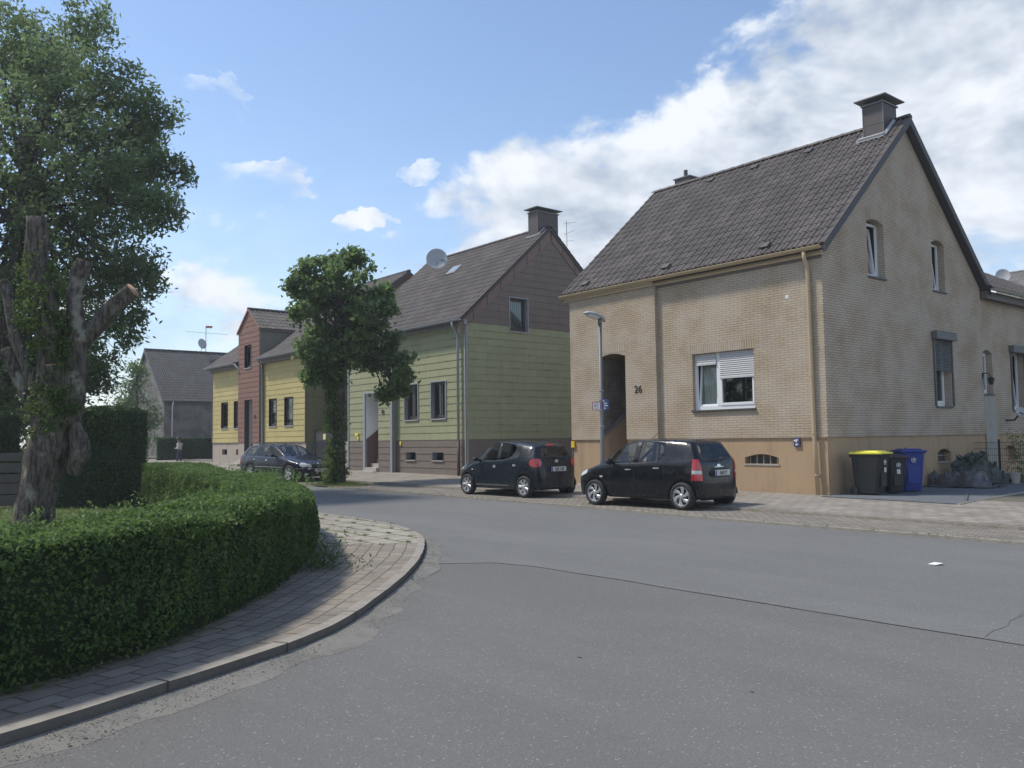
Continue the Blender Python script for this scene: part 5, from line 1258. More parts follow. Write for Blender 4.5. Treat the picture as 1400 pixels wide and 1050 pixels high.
def make_car(name, label, loc, rz, sp_):
    """sp_['keys']: (s, half width, shoulder z, d, e, f, g, glass) per cross-section from nose to tail, s measured from the front bumper;
       d,e,f,g = (s, y, z) of belt line, window top, roof rail and roof centre"""
    L, keys, wh, ar = sp_['L'], sp_['keys'], sp_['wheels'], sp_['arch']
    root = thing(name, label, 'car', loc, rz, sp_.get('group'))
    S_ = sorted({k[0] for k in keys}|{w+ar*c for w in wh for c in (-1.12, -.99, -.78, -.42, 0, .42, .78, .99, 1.12)})
    S2 = [S_[0]]
    ks_ = {k[0] for k in keys}
    for s in S_[1:]:
        if s-S2[-1] < .035:
            if s in ks_ and S2[-1] not in ks_: S2[-1] = s
            elif s in ks_: S2.append(s)
            continue
        S2.append(s)
    rings = []
    for s in S2:
        i, t = seg(keys, s); a, b = keys[i], keys[i+1]; lp_ = lambda p, q_: p+(q_-p)*t
        hw, zc = lp_(a[1], b[1]), lp_(a[2], b[2]); pts4 = [tuple(lp_(a[j][k], b[j][k]) for k in range(3)) for j in (3, 4, 5, 6)]
        zb = sp_['sill']; zl = zb+.22
        for w in wh:
            d_ = abs(s-w)
            if d_ < ar*1.02: zb = max(zb, sp_['r']+math.sqrt(max(0, (ar*1.0)**2-d_*d_)))
        zl = max(zl, zb+.045); flare = 0.
        for w in wh: flare = max(flare, sp_.get('flare', .02)*max(0, 1-((s-w)/(ar*1.5))**2))
        zm = zl+(zc-zl)*.5
        rings.append([(s, hw-.045+flare, zb), (s, hw-.008+flare, zl), (s, hw+.0+flare*.4, zm), (s, hw-.012, zc)]+pts4)
    bm = bmesh.new(); vr = []
    for r in rings:
        row = []
        for sgn in (1, -1):
            row.append([bm.verts.new((L/2-p[0], p[1]*sgn, p[2])) for p in r[:-1]])
        gtop = bm.verts.new((L/2-r[-1][0], 0, r[-1][2])); vr.append((row[0]+[gtop], row[1]+[gtop]))
    nl = 8
    def F(vs, mi):
        try: f = bm.faces.new(vs)
        except ValueError: return
        f.material_index = mi
    for i in range(len(rings)-1):
        smid = (S2[i]+S2[i+1])/2; k, _ = seg(keys, smid); gl = keys[k][7]
        for side in (0, 1):
            for j in range(nl-1):
                q4 = [vr[i][side][j], vr[i+1][side][j], vr[i+1][side][j+1], vr[i][side][j+1]]
                if side: q4 = q4[::-1]
                mi = 0
                if j == 4 and 's' in gl: mi = 1
                if j == 4 and 'b' in gl: mi = 2
                if j == 6 and 'w' in gl: mi = 1
                if j == 0 and sp_.get('darksill'): mi = 2
                F(q4, mi)
    # nose and tail
    for end, idx in (('front', 0), ('rear', len(rings)-1)):
        r = rings[idx]; A, B = vr[idx]; sg = 1 if end == 'front' else -1; push = sp_['nose' if end == 'front' else 'tail']
        cols = []
        for j in range(nl-2):
            p = r[j]; pu = push[j]
            row = [A[j]]
            for fy, ff in ((.78, .75), (.4, .95), (0, 1)): row.append(bm.verts.new((L/2-p[0]+sg*pu*ff, p[1]*fy, p[2]+(sp_.get('capz', {}).get(end, [0]*8)[j] if fy < .9 else 0))))
            for fy, ff in ((-.4, .95), (-.78, .75)): row.append(bm.verts.new((L/2-p[0]+sg*pu*ff, p[1]*fy, p[2]+(sp_.get('capz', {}).get(end, [0]*8)[j]))))
            row.append(B[j]); cols.append(row)
        for j in range(nl-3):
            for c in range(6):
                q4 = [cols[j][c], cols[j+1][c], cols[j+1][c+1], cols[j][c+1]]
                if end == 'rear': q4 = q4[::-1]
                mi = 1 if (end == 'rear' and j == 4 and 1 <= c <= 4) else 0
                if end == 'front' and j in sp_.get('grille_rows', ()) and 1 <= c <= 4: mi = 2
                if j == 0 and sp_.get('darksill'): mi = 2
                F(q4, mi)
        t = cols[-1]; fa, fb, gg = A[6], B[6], A[7]
        for q4 in ((t[0], fa, t[1]), (t[1], fa, t[2]), (t[2], fa, gg, t[3]), (t[3], gg, fb, t[4]), (t[4], fb, t[5]), (t[5], fb, t[6])):
            F(q4 if end == 'front' else q4[::-1], 0)
    cl = bm.edges.layers.float.get('crease_edge') or bm.edges.layers.float.new('crease_edge')
    for e in bm.edges:
        lf = e.link_faces
        if len(lf) == 2 and lf[0].material_index != lf[1].material_index: e[cl] = .75
        elif len(lf) == 1: e[cl] = .3
    me = bpy.data.meshes.new('cage'); bm.to_mesh(me); bm.free()
    for m_ in (sp_['paint'], M_['car_glass'], M_['trim_black']): me.materials.append(m_)
    tmp = bpy.data.objects.new('cage', me); COL.objects.link(tmp); sb = tmp.modifiers.new('s', 'SUBSURF'); sb.levels = 2; sb.render_levels = 2
    bpy.context.view_layer.update()
    me2 = bpy.data.meshes.new_from_object(tmp.evaluated_get(bpy.context.evaluated_depsgraph_get())); bpy.data.objects.remove(tmp)
    bm = bmesh.new(); bm.from_mesh(me2); bmesh.ops.recalc_face_normals(bm, faces=bm.faces)
    bvh = BVHTree.FromBMesh(bm)
    def island(sel, nm, mat, parent):
        sel = set(sel); out = []
        while sel:
            st_ = [sel.pop()]; comp = []
            while st_:
                f = st_.pop(); comp.append(f)
                for e in f.edges:
                    for g_ in e.link_faces:
                        if g_ in sel: sel.remove(g_); st_.append(g_)
            out.append(comp)
        for comp in out:
            vm = {}; mb = MB()
            for f in comp:
                ii = []
                for v in f.verts:
                    if v.index not in vm: vm[v.index] = mb.V(v.co)
                    ii.append(vm[v.index])
                mb.f.append(ii); mb.uv.append(None); mb.mi.append(0)
            c = Vector((0, 0, 0))
            for f in comp: c += f.calc_center_median()
            c /= len(comp); nm_ = nm
            if nm == 'window' and abs(c.y) < .1: nm_ = 'windscreen' if c.x > 0 else 'rear_window'
            o_ = mb.build(nm_, mat, parent, smooth=True, world=False, fixn=False)
            if nm != 'window': so = o_.modifiers.new('thick', 'SOLIDIFY'); so.thickness = .012; so.offset = -1
            yield o_
    bm.verts.index_update()
    body = None
    for o_ in island([f for f in bm.faces if f.material_index == 0], 'body', sp_['paint'], root): body = body or o_
    list(island([f for f in bm.faces if f.material_index == 1], 'window', M_['car_dark_glass'] if sp_.get('darkwin') else M_['car_glass'], root))
    list(island([f for f in bm.faces if f.material_index == 2], 'pillar_trim', M_['trim_black'], root))
    bm.free()
    # shapes projected on the skin
    def patch(nm, polys, ax, mat, off=.006, parent=root, depth=.02, cuts=3, label=None):
        mb = MB(); res_last = Vector((0, 0, .8))
        for poly in polys:
            pb = bmesh.new(); vs = [pb.verts.new((p[0], p[1], 0)) for p in poly]
            tr = tessellate_polygon([[Vector((p[0], p[1], 0)) for p in poly]])
            for t in tr: 
                try: pb.faces.new([vs[i] for i in t])
                except ValueError: pass
            if cuts: bmesh.ops.subdivide_edges(pb, edges=pb.edges[:], cuts=cuts, use_grid_fill=True)
            pb.verts.ensure_lookup_table(); idx = {}; ok = True; res = {}
            for v in pb.verts:
                a, b_ = v.co.x, v.co.y
                if ax in ('L', 'R'): s = 1 if ax == 'L' else -1; o_ = Vector((L/2-a, s*3, b_)); d_ = Vector((0, -s, 0))
                elif ax in ('cornerL', 'cornerR'):
                    s = 1 if ax == 'cornerL' else -1; o_ = Vector((-L/2+.46, s*.28, b_)); d_ = -Vector((-math.cos(R(a)), s*math.sin(R(a)), 0)); o_ = o_-d_*3
                elif ax == 'back': o_ = Vector((-5, a, b_)); d_ = Vector((1, 0, 0))
                elif ax == 'front': o_ = Vector((5, a, b_)); d_ = Vector((-1, 0, 0))
                else: o_ = Vector((L/2-a, b_, 5)); d_ = Vector((0, 0, -1))
                h, n_, _, _ = bvh.ray_cast(o_, d_)
                if h is None: h = res_last + Vector((0, 0, 0)); n_ = -d_
                res_last = h
                if n_.dot(d_) > 0: n_ = -n_
                res[v] = (h+n_*off, h-n_*depth)
            for f in pb.faces: mb.face([res[v][0] for v in f.verts])
            for e in pb.edges:
                if len(e.link_faces) == 1:
                    a, b_ = e.verts; mb.face([res[a][0], res[b_][0], res[b_][1], res[a][1]])
            pb.free()
        o_ = mb.build(nm, mat, parent, world=False, auto=R(40))
        if label: o_['label'] = label
        return o_
    def strips(nm, lines, ax, mat, w=.006, off=.002, parent=root):
        polys = []
        for ln in lines:
            for (a, b_) in zip(ln[:-1], ln[1:]):
                d_ = Vector((b_[0]-a[0], b_[1]-a[1])); 
                if d_.length < 1e-4: continue
                n_ = Vector((-d_.y, d_.x)).normalized()*w/2
                polys.append([(a[0]-n_.x, a[1]-n_.y), (b_[0]-n_.x, b_[1]-n_.y), (b_[0]+n_.x, b_[1]+n_.y), (a[0]+n_.x, a[1]+n_.y)])
        return patch(nm, polys, ax, mat, off, parent, .004, 1)
    sp_['details'](root, body, patch, strips, L)
    # wheels
    for w in wh:
        for sgn in (1, -1):
            c = Vector((L/2-w, sgn*(sp_["track"]/2), sp_["r"]))
            Mx = Matrix.Translation(c) @ Matrix.Rotation(R(-90)*sgn, 4, 'X'); r = sp_['r']; hw = .085; rr = sp_['rim']
            m = MB(); m.lathe([(rr, -hw), (r*.86, -hw*1.1), (r*.97, -hw*.85), (r, -hw*.55), (r, hw*.55), (r*.97, hw*.85), (r*.86, hw*1.1), (rr, hw*.95), (rr-.005, hw*.3)], 36, Mx)
            ty = m.build('wheel', M_['rubber'], root, world=False, smooth=True)
            m = MB(); m.lathe([(rr+.003, hw*.9), (rr-.012, hw*.92), (rr-.02, hw*.6), (rr-.03, hw*.2)], 36, Mx)
            m.lathe([(0, hw*.92), (rr*.16, hw*.95), (rr*.24, hw*.8), (rr*.24, hw*.2)], 20, Mx)
            ns = sp_['spokes']; sk = sp_.get('skew', 0)
            for k in range(ns):
                t = 2*math.pi*k/ns; w0, w1 = sp_['spw']; K = 5; pr = []
                for q_ in range(K+1):
                    u = q_/K; rad = rr*.18+(rr*.80)*u; an = t+sk*u*sgn; ww = (w0+(w1-w0)*u)*rr; hh = hw*(.86-.10*math.sin(u*3.1)+.04*u)
                    d_ = Vector((math.cos(an), math.sin(an), 0)); n_ = Vector((-d_.y, d_.x, 0))
                    pr.append([Mx @ (d_*rad+n_*ww+Z_*(hh-.012)), Mx @ (d_*rad+n_*ww*.6+Z_*hh), Mx @ (d_*rad-n_*ww*.6+Z_*hh), Mx @ (d_*rad-n_*ww+Z_*(hh-.012))])
                for q_ in range(K):
                    for z in range(3): m.face([pr[q_][z], pr[q_][z+1], pr[q_+1][z+1], pr[q_+1][z]])
            m.build('rim', M_['alloy'], ty, world=False, auto=R(35), fixn=False)
            m = MB(); m.lathe([(rr, hw*.15), (0, hw*.1)], 24, Mx); m.build('brake_disc', M_['cabin'], ty, world=False, fixn=False)
    # underbody, wheel wells, cabin
    m = MB(); hw = sp_['W']/2
    m.bb((L/2-.28, -hw+.24, .20), (-L/2+.28, hw-.24, .52))
    for a, b_ in ((wh[0]+ar*1.05, wh[1]-ar*1.05),): m.bb((L/2-a, -hw+.06, sp_['sill']+.0), (L/2-b_, hw-.06, sp_['sill']+.18))
    for w in wh:
        for sgn in (1, -1):
            pr = [(L/2-w+math.cos(t)*(ar+.02), sp_['r']+math.sin(t)*(ar+.02)) for t in [math.pi*k/10 for k in range(11)]]
            for (x0, z0), (x1, z1) in zip(pr[:-1], pr[1:]): m.face([(x0, sgn*(hw-.26), z0), (x1, sgn*(hw-.26), z1), (x1, sgn*(hw-.04), z1), (x0, sgn*(hw-.04), z0)])
            m.face([(x, sgn*(hw-.255), z) for x, z in pr])
    m.build('underbody', M_['cabin'], root, world=False, fixn=False)
    c = MB(); s0, s1, zf = sp_['cabin']; cw_ = hw-.14
    c.bb((L/2-s0, -cw_, .35), (L/2-s1, cw_, zf-.34)); c.bb((L/2-s0-.02, -cw_+.05, zf-.36), (L/2-s0-.42, cw_-.05, zf-.05))
    for sgn in (1, -1): c.bb((L/2-s0, sgn*(cw_-.01), .35), (L/2-s1, sgn*(cw_+.03), zf-.10))
    ci = c.build('cabin_lining', M_['cabin'], root, world=False, bevel=.03)
    for (s, back) in sp_['seats']:
        for sgn in (1, -1):
            m = MB(); y = sgn*hw*.44
            m.box((L/2-s, y, zf-.42), (.5, .46, .14)); m.box((L/2-s-.28, y, zf-.10), (.13, .46, .62), Matrix.Rotation(R(-14), 3, 'Y')); m.box((L/2-s-.36, y, zf+.30), (.09, .26, .19), Matrix.Rotation(R(-8), 3, 'Y'))
            m.build('seat', M_['seat'], ci, world=False, bevel=.04)
    m = MB(); Mx = Matrix.Translation((L/2-s0-.52, hw*.44, zf-.02)) @ Matrix.Rotation(R(-65), 4, 'Y')
    pts = [Mx @ Vector((.17*math.cos(t), .17*math.sin(t), 0)) for t in [2*math.pi*k/20 for k in range(21)]]
    m.tube(pts, .016, 6, caps=False); m.tube([Mx @ Vector((-.16, 0, 0)), Mx @ Vector((.16, 0, 0))], .018, 6); m.build('steering_wheel', M_['cabin'], ci, world=False, smooth=True)
    # door mirrors
    ms, mz = sp_['mirror']
    for sgn in (1, -1):
        m = MB(); y = sgn*(hw+.09)
        secs = [(.0, .03), (.03, .075), (.07, .085), (.10, .07), (.115, .03)]
        for dx, r_ in secs:
            for k in range(10):
                t = 2*math.pi*k/10; m.v.append((L/2-ms+.06-dx, y+math.cos(t)*r_*1.15, mz+math.sin(t)*r_*.78))
        for i in range(4):
            for k in range(10): m.f.append([i*10+k, i*10+(k+1) % 10, (i+1)*10+(k+1) % 10, (i+1)*10+k]); m.uv.append(None); m.mi.append(0)
        m.f.append(list(range(10))); m.f.append([40+k for k in range(10)]); m.uv += [None]*2; m.mi += [0]*2
        m.box((L/2-ms, sgn*(hw-.02), mz-.03), (.06, .12, .05))
        m.build('mirror', sp_['paint'], root, world=False, smooth=True)
    return root
def plate(root, L, x, z, txt, end, tilt=0.):
    s = -1 if end == 'back' else 1
    Mx = Matrix.Translation((x, 0, z)) @ Matrix(((0, 0, s, 0), (s, 0, 0, 0), (0, 1, 0, 0), (0, 0, 0, 1))) @ Matrix.Rotation(tilt, 4, 'X')
    m = MB(); m.box((0, 0, -.006), (.52, .115, .012)); m.v = [tuple(Mx @ Vector(v)) for v in m.v]; o = m.build('number_plate', M_['plate'], root, world=False, bevel=.003)
    m = MB(); m.box((-.238, 0, .001), (.04, .108, .004)); m.v = [tuple(Mx @ Vector(v)) for v in m.v]; m.build('plate_band', M_['plate_blue'], o, world=False)
    RM = root_matrix(root); text_mesh('plate_text', txt, .105, RM @ Mx @ Matrix.Translation((.02, -.004, .003)) @ Matrix.Diagonal((.78, 1, 1, 1)), M_['black'], o, .001, bold=.003)

# --- small five-door hatchback with upright red lamps (nearest)
def k_near():
    K = []
    K.append((.07, .58, .62, (.09, .54, .655), (.12, .44, .675), (.14, .28, .69), (.14, 0, .70), ''))
    K.append((.22, .72, .70, (.24, .68, .745), (.26, .56, .775), (.28, .38, .795), (.28, 0, .81), ''))
    K.append((.60, .775, .80, (.62, .72, .855), (.64, .60, .895), (.64, .42, .92), (.62, 0, .935), ''))
    K.append((.92, .790, .865, (.96, .735, .925), (.90, .67, .965), (.86, .60, .975), (.80, 0, .985), 'sw'))
    K.append((1.32, .797, .90, (1.24, .745, .945), (1.52, .625, 1.375), (1.50, .555, 1.415), (1.46, 0, 1.445), 's'))
    K.append((1.76, .797, .915, (1.78, .745, .96), (1.84, .615, 1.425), (1.84, .545, 1.465), (1.84, 0, 1.49), 'b'))
    K.append((1.86, .797, .92, (1.90, .745, .965), (1.96, .612, 1.428), (1.96, .545, 1.468), (1.96, 0, 1.493), 's'))
    K.append((2.60, .795, .95, (2.60, .742, .995), (2.60, .60, 1.42), (2.60, .535, 1.46), (2.60, 0, 1.485), ''))
    K.append((2.70, .795, .955, (2.70, .740, 1.0), (2.68, .598, 1.415), (2.68, .533, 1.456), (2.68, 0, 1.482), ''))
    K.append((3.15, .780, .97, (3.15, .725, 1.02), (3.06, .585, 1.39), (3.06, .515, 1.43), (3.06, 0, 1.455), ''))
    K.append((3.42, .735, .985, (3.38, .685, 1.04), (3.20, .57, 1.36), (3.17, .505, 1.405), (3.15, 0, 1.432), ''))
    return K
def d_near(root, body, patch, strips, L):
    for ax in ('L', 'R'):
        strips('door_seam', [[(1.13, .90), (1.10, .60), (1.12, .34), (1.20, .27), (1.80, .27), (1.82, .6), (1.83, .93)], [(1.835, .93), (1.84, .3), (1.86, .27), (2.38, .27), (2.47, .42), (2.62, .66), (2.66, .96)], [(1.50, 1.40), (1.84, 1.455), (2.62, 1.44)]], ax, M_['trim_black'], .008)
        strips('door_crease', [[(1.05, .50), (2.45, .52)]], ax, M_['trim_black'], .006, .001)
        strips('window_divider', [[(2.43, .98), (2.36, 1.42)]], ax, M_['trim_black'], .035, .004)
        patch('door_handle', [[(1.60, .80), (1.75, .80), (1.75, .825), (1.60, .825)], [(2.36, .84), (2.51, .84), (2.51, .865), (2.36, .865)]], ax, M_['chrome'] if 0 else M_['alloy'], .025, depth=.0, cuts=1)
        patch('side_repeater', [[(.86, .63), (.94, .63), (.94, .67), (.86, .67)]], ax, M_['lamp_clear'], .008, cuts=1)
        patch('tail_lamp', [[(38, .60), (64, .61), (63, .85), (60, 1.04), (47, 1.04), (41, .86)]], 'corner'+ax, M_['lamp_red'], .010)
        patch('reverse_lamp', [[(40.5, .74), (62, .745), (62, .815), (41, .81)]], 'corner'+ax, M_['lamp_clear'], .016)
        patch('headlamp', [[(.12, .60), (.42, .70), (.46, .78), (.30, .78), (.12, .68)]], ax, M_['lamp_clear'], .01)
    strips('tailgate_seam', [[(-.58, 1.05), (-.55, .58), (-.40, .54), (.40, .54), (.55, .58), (.58, 1.05)], [(-.72, .50), (.72, .50)]], 'back', M_['trim_black'], .009)
    patch('number_plate_recess', [[(-.32, .66), (.32, .66), (.30, .86), (-.30, .86)]], 'back', M_['trim_black'], .003)
    patch('emblem', [[(.07*math.cos(t), .90+.035*math.sin(t)) for t in [math.pi*2*k/14 for k in range(14)]]], 'back', M_['chrome'], .01, cuts=0)
    plate(root, L, -L/2-.030, .755, 'E:AD 76', 'back', R(4))
    m = MB(); m.tube([(-L/2+.035, -.05, 1.05), (-L/2+.03, .28, 1.03)], .012, 6); m.tube([(-L/2+.03, -.32, 1.04), (-L/2+.03, .30, 1.03)], .010, 6); m.tube([(-L/2+.07, -.05, 1.06), (-L/2-.005, -.05, 1.05)], .022, 8); m.build('rear_wiper', M_['trim_black'], root, world=False)
    strips('bumper_line', [[(-.70, .40), (.70, .40)]], 'back', M_['zincdark'], .012)
    m = MB(); m.tube([(L/2-1.75, 0, 1.49), (L/2-1.95, 0, 1.62)], .006, 5); m.build('aerial', M_['black'], root, world=False)
    strips('number_plate_light', [[(-.16, .875), (.16, .875)]], 'back', M_['chrome'], .014, .012)
near = dict(L=3.53, W=1.595, r=.285, rim=.205, arch=.335, sill=.20, wheels=(.70, 3.07), track=1.47, keys=k_near(), nose=[.10, .14, .12, .07, .04, .02], tail=[.05, .085, .06, .03, .03, .03], paint=paint('black_paintwork', (.005, .006, .009)),
            spokes=6, skew=.55, spw=(.10, .26), cabin=(.95, 3.15, .95), seats=((1.75, 0), (2.55, 0)), mirror=(1.22, .985), details=d_near, flare=.02, group=None)
near['capz'] = {}
# --- rounder dark blue-black hatchback
def k_mid():
    K = []
    K.append((.05, .52, .60, (.06, .48, .64), (.08, .38, .665), (.10, .25, .68), (.10, 0, .69), ''))
    K.append((.22, .72, .68, (.24, .68, .735), (.26, .55, .77), (.30, .38, .80), (.30, 0, .815), ''))
    K.append((.55, .785, .79, (.58, .73, .85), (.60, .60, .90), (.62, .42, .93), (.60, 0, .945), ''))
    K.append((.86, .800, .86, (.90, .745, .92), (.84, .67, .965), (.80, .58, .98), (.74, 0, 1.0), 'sw'))
    K.append((1.25, .808, .885, (1.15, .755, .935), (1.50, .63, 1.37), (1.47, .55, 1.405), (1.42, 0, 1.435), 's'))
    K.append((1.80, .808, .90, (1.86, .76, .95), (1.86, .61, 1.415), (1.86, .535, 1.45), (1.84, 0, 1.475), 'b'))
    K.append((1.92, .808, .905, (1.97, .76, .955), (1.93, .608, 1.417), (1.93, .535, 1.452), (1.93, 0, 1.477), 's'))
    K.append((2.45, .812, .95, (2.42, .765, 1.0), (2.66, .60, 1.36), (2.66, .52, 1.415), (2.62, 0, 1.455), ''))
    K.append((2.75, .808, .98, (2.75, .758, 1.05), (2.74, .605, 1.34), (2.74, .515, 1.40), (2.72, 0, 1.445), ''))
    K.append((3.10, .780, .97, (3.10, .715, 1.06), (3.02, .58, 1.31), (3.0, .50, 1.365), (2.98, 0, 1.41), ''))
    K.append((3.30, .715, .96, (3.27, .655, 1.04), (3.14, .55, 1.28), (3.10, .48, 1.335), (3.06, 0, 1.385), ''))
    return K
def d_mid(root, body, patch, strips, L):
    for ax in ('L', 'R'):
        strips('door_seam', [[(1.05, .89), (1.02, .60), (1.04, .36), (1.12, .28), (1.84, .28), (1.88, .5), (1.89, .92)], [(1.895, .92), (1.90, .3), (1.92, .28), (2.28, .28), (2.36, .44), (2.50, .64), (2.58, .96)]], ax, M_['trim_black'], .008)
        patch('sill_strip', [[(.98, .285), (2.35, .285), (2.35, .31), (.98, .31)]], ax, M_['zincdark'], .01, cuts=1)
        patch('door_handle', [[(1.74, .76), (1.84, .75), (1.84, .82), (1.76, .83)], [(2.55, .80), (2.66, .80), (2.66, .85), (2.55, .85)]], ax, M_['alloy'], .02, depth=0, cuts=1)
        patch('side_repeater', [[(.82, .68), (.89, .68), (.89, .71), (.82, .71)]], ax, M_['lamp_clear'], .008, cuts=1)
        patch('tail_lamp', [[(32+37*(.5+.5*math.cos(t)), .885+.115*math.sin(t)*(1 if math.cos(t) < .3 else .9)) for t in [2*math.pi*k/14 for k in range(14)]]], 'corner'+ax, M_['lamp_red'], .02)
        patch('headlamp', [[(.10, .60), (.40, .72), (.52, .83), (.34, .80), (.12, .68)]], ax, M_['lamp_clear'], .01)
        patch('quarter_glass', [[(3.02, 1.06), (3.12, 1.05), (3.12, 1.24), (3.04, 1.29)]], ax, M_['car_dark_glass'], .004)
    strips('tailgate_seam', [[(-.52, 1.02), (-.50, .70), (-.47, .52), (.47, .52), (.50, .70), (.52, 1.02)]], 'back', M_['trim_black'], .009)
    patch('high_brake_lamp', [[(-.14, 1.325), (.14, 1.325), (.14, 1.35), (-.14, 1.35)]], 'back', M_['lamp_red'], .008, cuts=1)
    patch('number_plate_recess', [[(-.30, .64), (.30, .64), (.28, .82), (-.28, .82)]], 'back', M_['trim_black'], .003)
    patch('emblem', [[(.065*math.cos(t), .925+.042*math.sin(t)) for t in [math.pi*2*k/16 for k in range(16)]]], 'back', M_['chrome'], .012, cuts=0)
    plate(root, L, -L/2-.03, .725, 'E:SE 1120', 'back', R(4))
    m = MB(); m.tube([(-L/2+.02, .0, 1.04), (-L/2+.03, .12, 1.07), (-L/2+.04, .32, 1.06)], .011, 6); m.tube([(-L/2+.06, 0, 1.03), (-L/2-.01, 0, 1.03)], .03, 8); m.build('rear_wiper', M_['trim_black'], root, world=False)
    strips('bumper_line', [[(-.66, .36), (.66, .36)]], 'back', M_['trim_black'], .02)
mid = dict(L=3.41, W=1.615, r=.28, rim=.20, arch=.335, sill=.20, wheels=(.60, 2.95), track=1.48, keys=k_mid(), nose=[.10, .15, .13, .08, .04, .02], tail=[.06, .10, .07, .04, .04, .04], paint=paint('blue_black_paintwork', (.011, .017, .023)),
           spokes=7, skew=.0, spw=(.12, .24), cabin=(.88, 3.0, .93), seats=((1.75, 0), (2.45, 0)), mirror=(1.12, .975), details=d_mid, flare=.03, group=None)
# --- dark blue estate car
def k_est():
    K = []
    K.append((.10, .66, .60, (.11, .60, .645), (.13, .50, .67), (.14, .32, .685), (.13, 0, .70), ''))
    K.append((.30, .79, .66, (.32, .74, .715), (.34, .60, .755), (.36, .38, .785), (.36, 0, .80), ''))
    K.append((.85, .845, .80, (.88, .78, .85), (.90, .62, .885), (.92, .42, .905), (.92, 0, .915), ''))
    K.append((1.28, .86, .87, (1.36, .785, .93), (1.28, .70, .965), (1.22, .60, .975), (1.12, 0, .985), 'sw'))
    K.append((1.75, .865, .89, (1.62, .79, .94), (2.08, .63, 1.345), (2.04, .55, 1.375), (1.98, 0, 1.405), 's'))
    K.append((2.40, .865, .90, (2.42, .79, .95), (2.48, .615, 1.385), (2.48, .54, 1.42), (2.48, 0, 1.445), 'b'))
    K.append((2.50, .865, .905, (2.52, .79, .955), (2.56, .613, 1.388), (2.56, .54, 1.422), (2.56, 0, 1.447), 's'))
    K.append((3.28, .865, .925, (3.30, .79, .975), (3.22, .60, 1.38), (3.22, .53, 1.415), (3.22, 0, 1.44), 'b'))
    K.append((3.38, .865, .93, (3.40, .788, .98), (3.32, .598, 1.378), (3.32, .528, 1.412), (3.32, 0, 1.438), 's'))
    K.append((4.15, .85, .945, (4.18, .765, 1.0), (3.92, .585, 1.345), (3.92, .51, 1.385), (3.90, 0, 1.41), ''))
    K.append((4.30, .83, .945, (4.28, .745, 1.005), (4.05, .57, 1.33), (4.02, .50, 1.37), (4.0, 0, 1.395), ''))
    K.append((4.46, .76, .94, (4.42, .69, 1.0), (4.14, .55, 1.31), (4.10, .48, 1.355), (4.06, 0, 1.38), ''))
    return K
def d_est(root, body, patch, strips, L):
    for ax in ('L', 'R'):
        strips('door_seam', [[(1.52, .90), (1.50, .6), (1.52, .30), (2.42, .27), (2.46, .6), (2.47, .93)], [(2.475, .93), (2.48, .3), (3.02, .27), (3.15, .5), (3.30, .68), (3.34, .95)]], ax, M_['trim_black'], .009)
        patch('side_strip', [[(1.18, .535), (3.12, .555), (3.12, .578), (1.18, .558)]], ax, M_['chrome'], .012, cuts=1)
        patch('door_handle', [[(2.22, .80), (2.38, .80), (2.38, .83), (2.22, .83)], [(3.10, .83), (3.26, .83), (3.26, .86), (3.10, .86)]], ax, M_['chrome'], .025, depth=0, cuts=1)
        patch('tail_lamp', [[(4.26, .66), (4.46, .64), (4.46, .92), (4.30, .93)]], ax, M_['lamp_red'], .012)
        s = 1 if ax == 'L' else -1
        m = MB(); m.tube([(L/2-2.15, s*.60, 1.41), (L/2-2.3, s*.60, 1.46), (L/2-3.75, s*.575, 1.45), (L/2-3.95, s*.57, 1.38)], .014, 6); m.build('roof_rail', M_['trim_black'], root, world=False, smooth=True)
    def ell(cx, cz, rx, rz): return [(cx+rx*math.cos(t), cz+rz*math.sin(t)) for t in [2*math.pi*k/16 for k in range(16)]]
    for s in (1, -1):
        patch('headlamp', [ell(s*.60, .635, .135, .085)], 'front', M_['lamp_clear'], .014, cuts=1)
        patch('headlamp', [ell(s*.42, .60, .085, .065)], 'front', M_['lamp_clear'], .016, cuts=1)
        patch('fog_lamp', [ell(s*.55, .30, .06, .04)], 'front', M_['lamp_clear'], .01, cuts=0)
    patch('grille', [[(-.27, .55), (.27, .55), (.33, .68), (.28, .705), (-.28, .705), (-.33, .68)]], 'front', M_['trim_black'], .012)
    strips('grille_bar', [[(-.29, .59), (.29, .59)], [(-.30, .63), (.30, .63)], [(-.31, .67), (.31, .67)]], 'front', M_['zincdark'], .012, .018)
    patch('emblem', [ell(0, .665, .035, .035)], 'front', M_['chrome'], .026, cuts=0)
    patch('lower_intake', [[(-.5, .24), (.5, .24), (.46, .34), (-.46, .34)]], 'front', M_['trim_black'], .004)
    strips('bumper_strip', [[(-.80, .50), (-.68, .505), (-.31, .49)], [(.31, .49), (.68, .505), (.80, .50)]], 'front', M_['chrome'], .018, .012)
    plate(root, L, L/2+.045, .44, 'WES E 80', 'front')
    m = MB(); m.tube([(L/2-.12, 0, .71), (L/2-.12, 0, .77)], .004, 5); m.lathe([(.028, -.004), (.034, 0), (.028, .004)], 14, Matrix.Translation((L/2-.12, 0, .80)) @ Matrix.Rotation(R(90), 4, 'Y')); m.build('bonnet_star', M_['chrome'], root, world=False)
    strips('bonnet_seam', [[(.26, .60), (1.2, .74)], [(.26, -.60), (1.2, -.74)]], 'top', M_['trim_black'], .01)
    m = MB(); m.tube([(L/2-1.18, .1, 1.0), (L/2-1.35, .6, 1.05)], .01, 5); m.tube([(L/2-1.18, -.5, 1.0), (L/2-1.3, 0, 1.05)], .01, 5); m.build('wiper', M_['trim_black'], root, world=False)
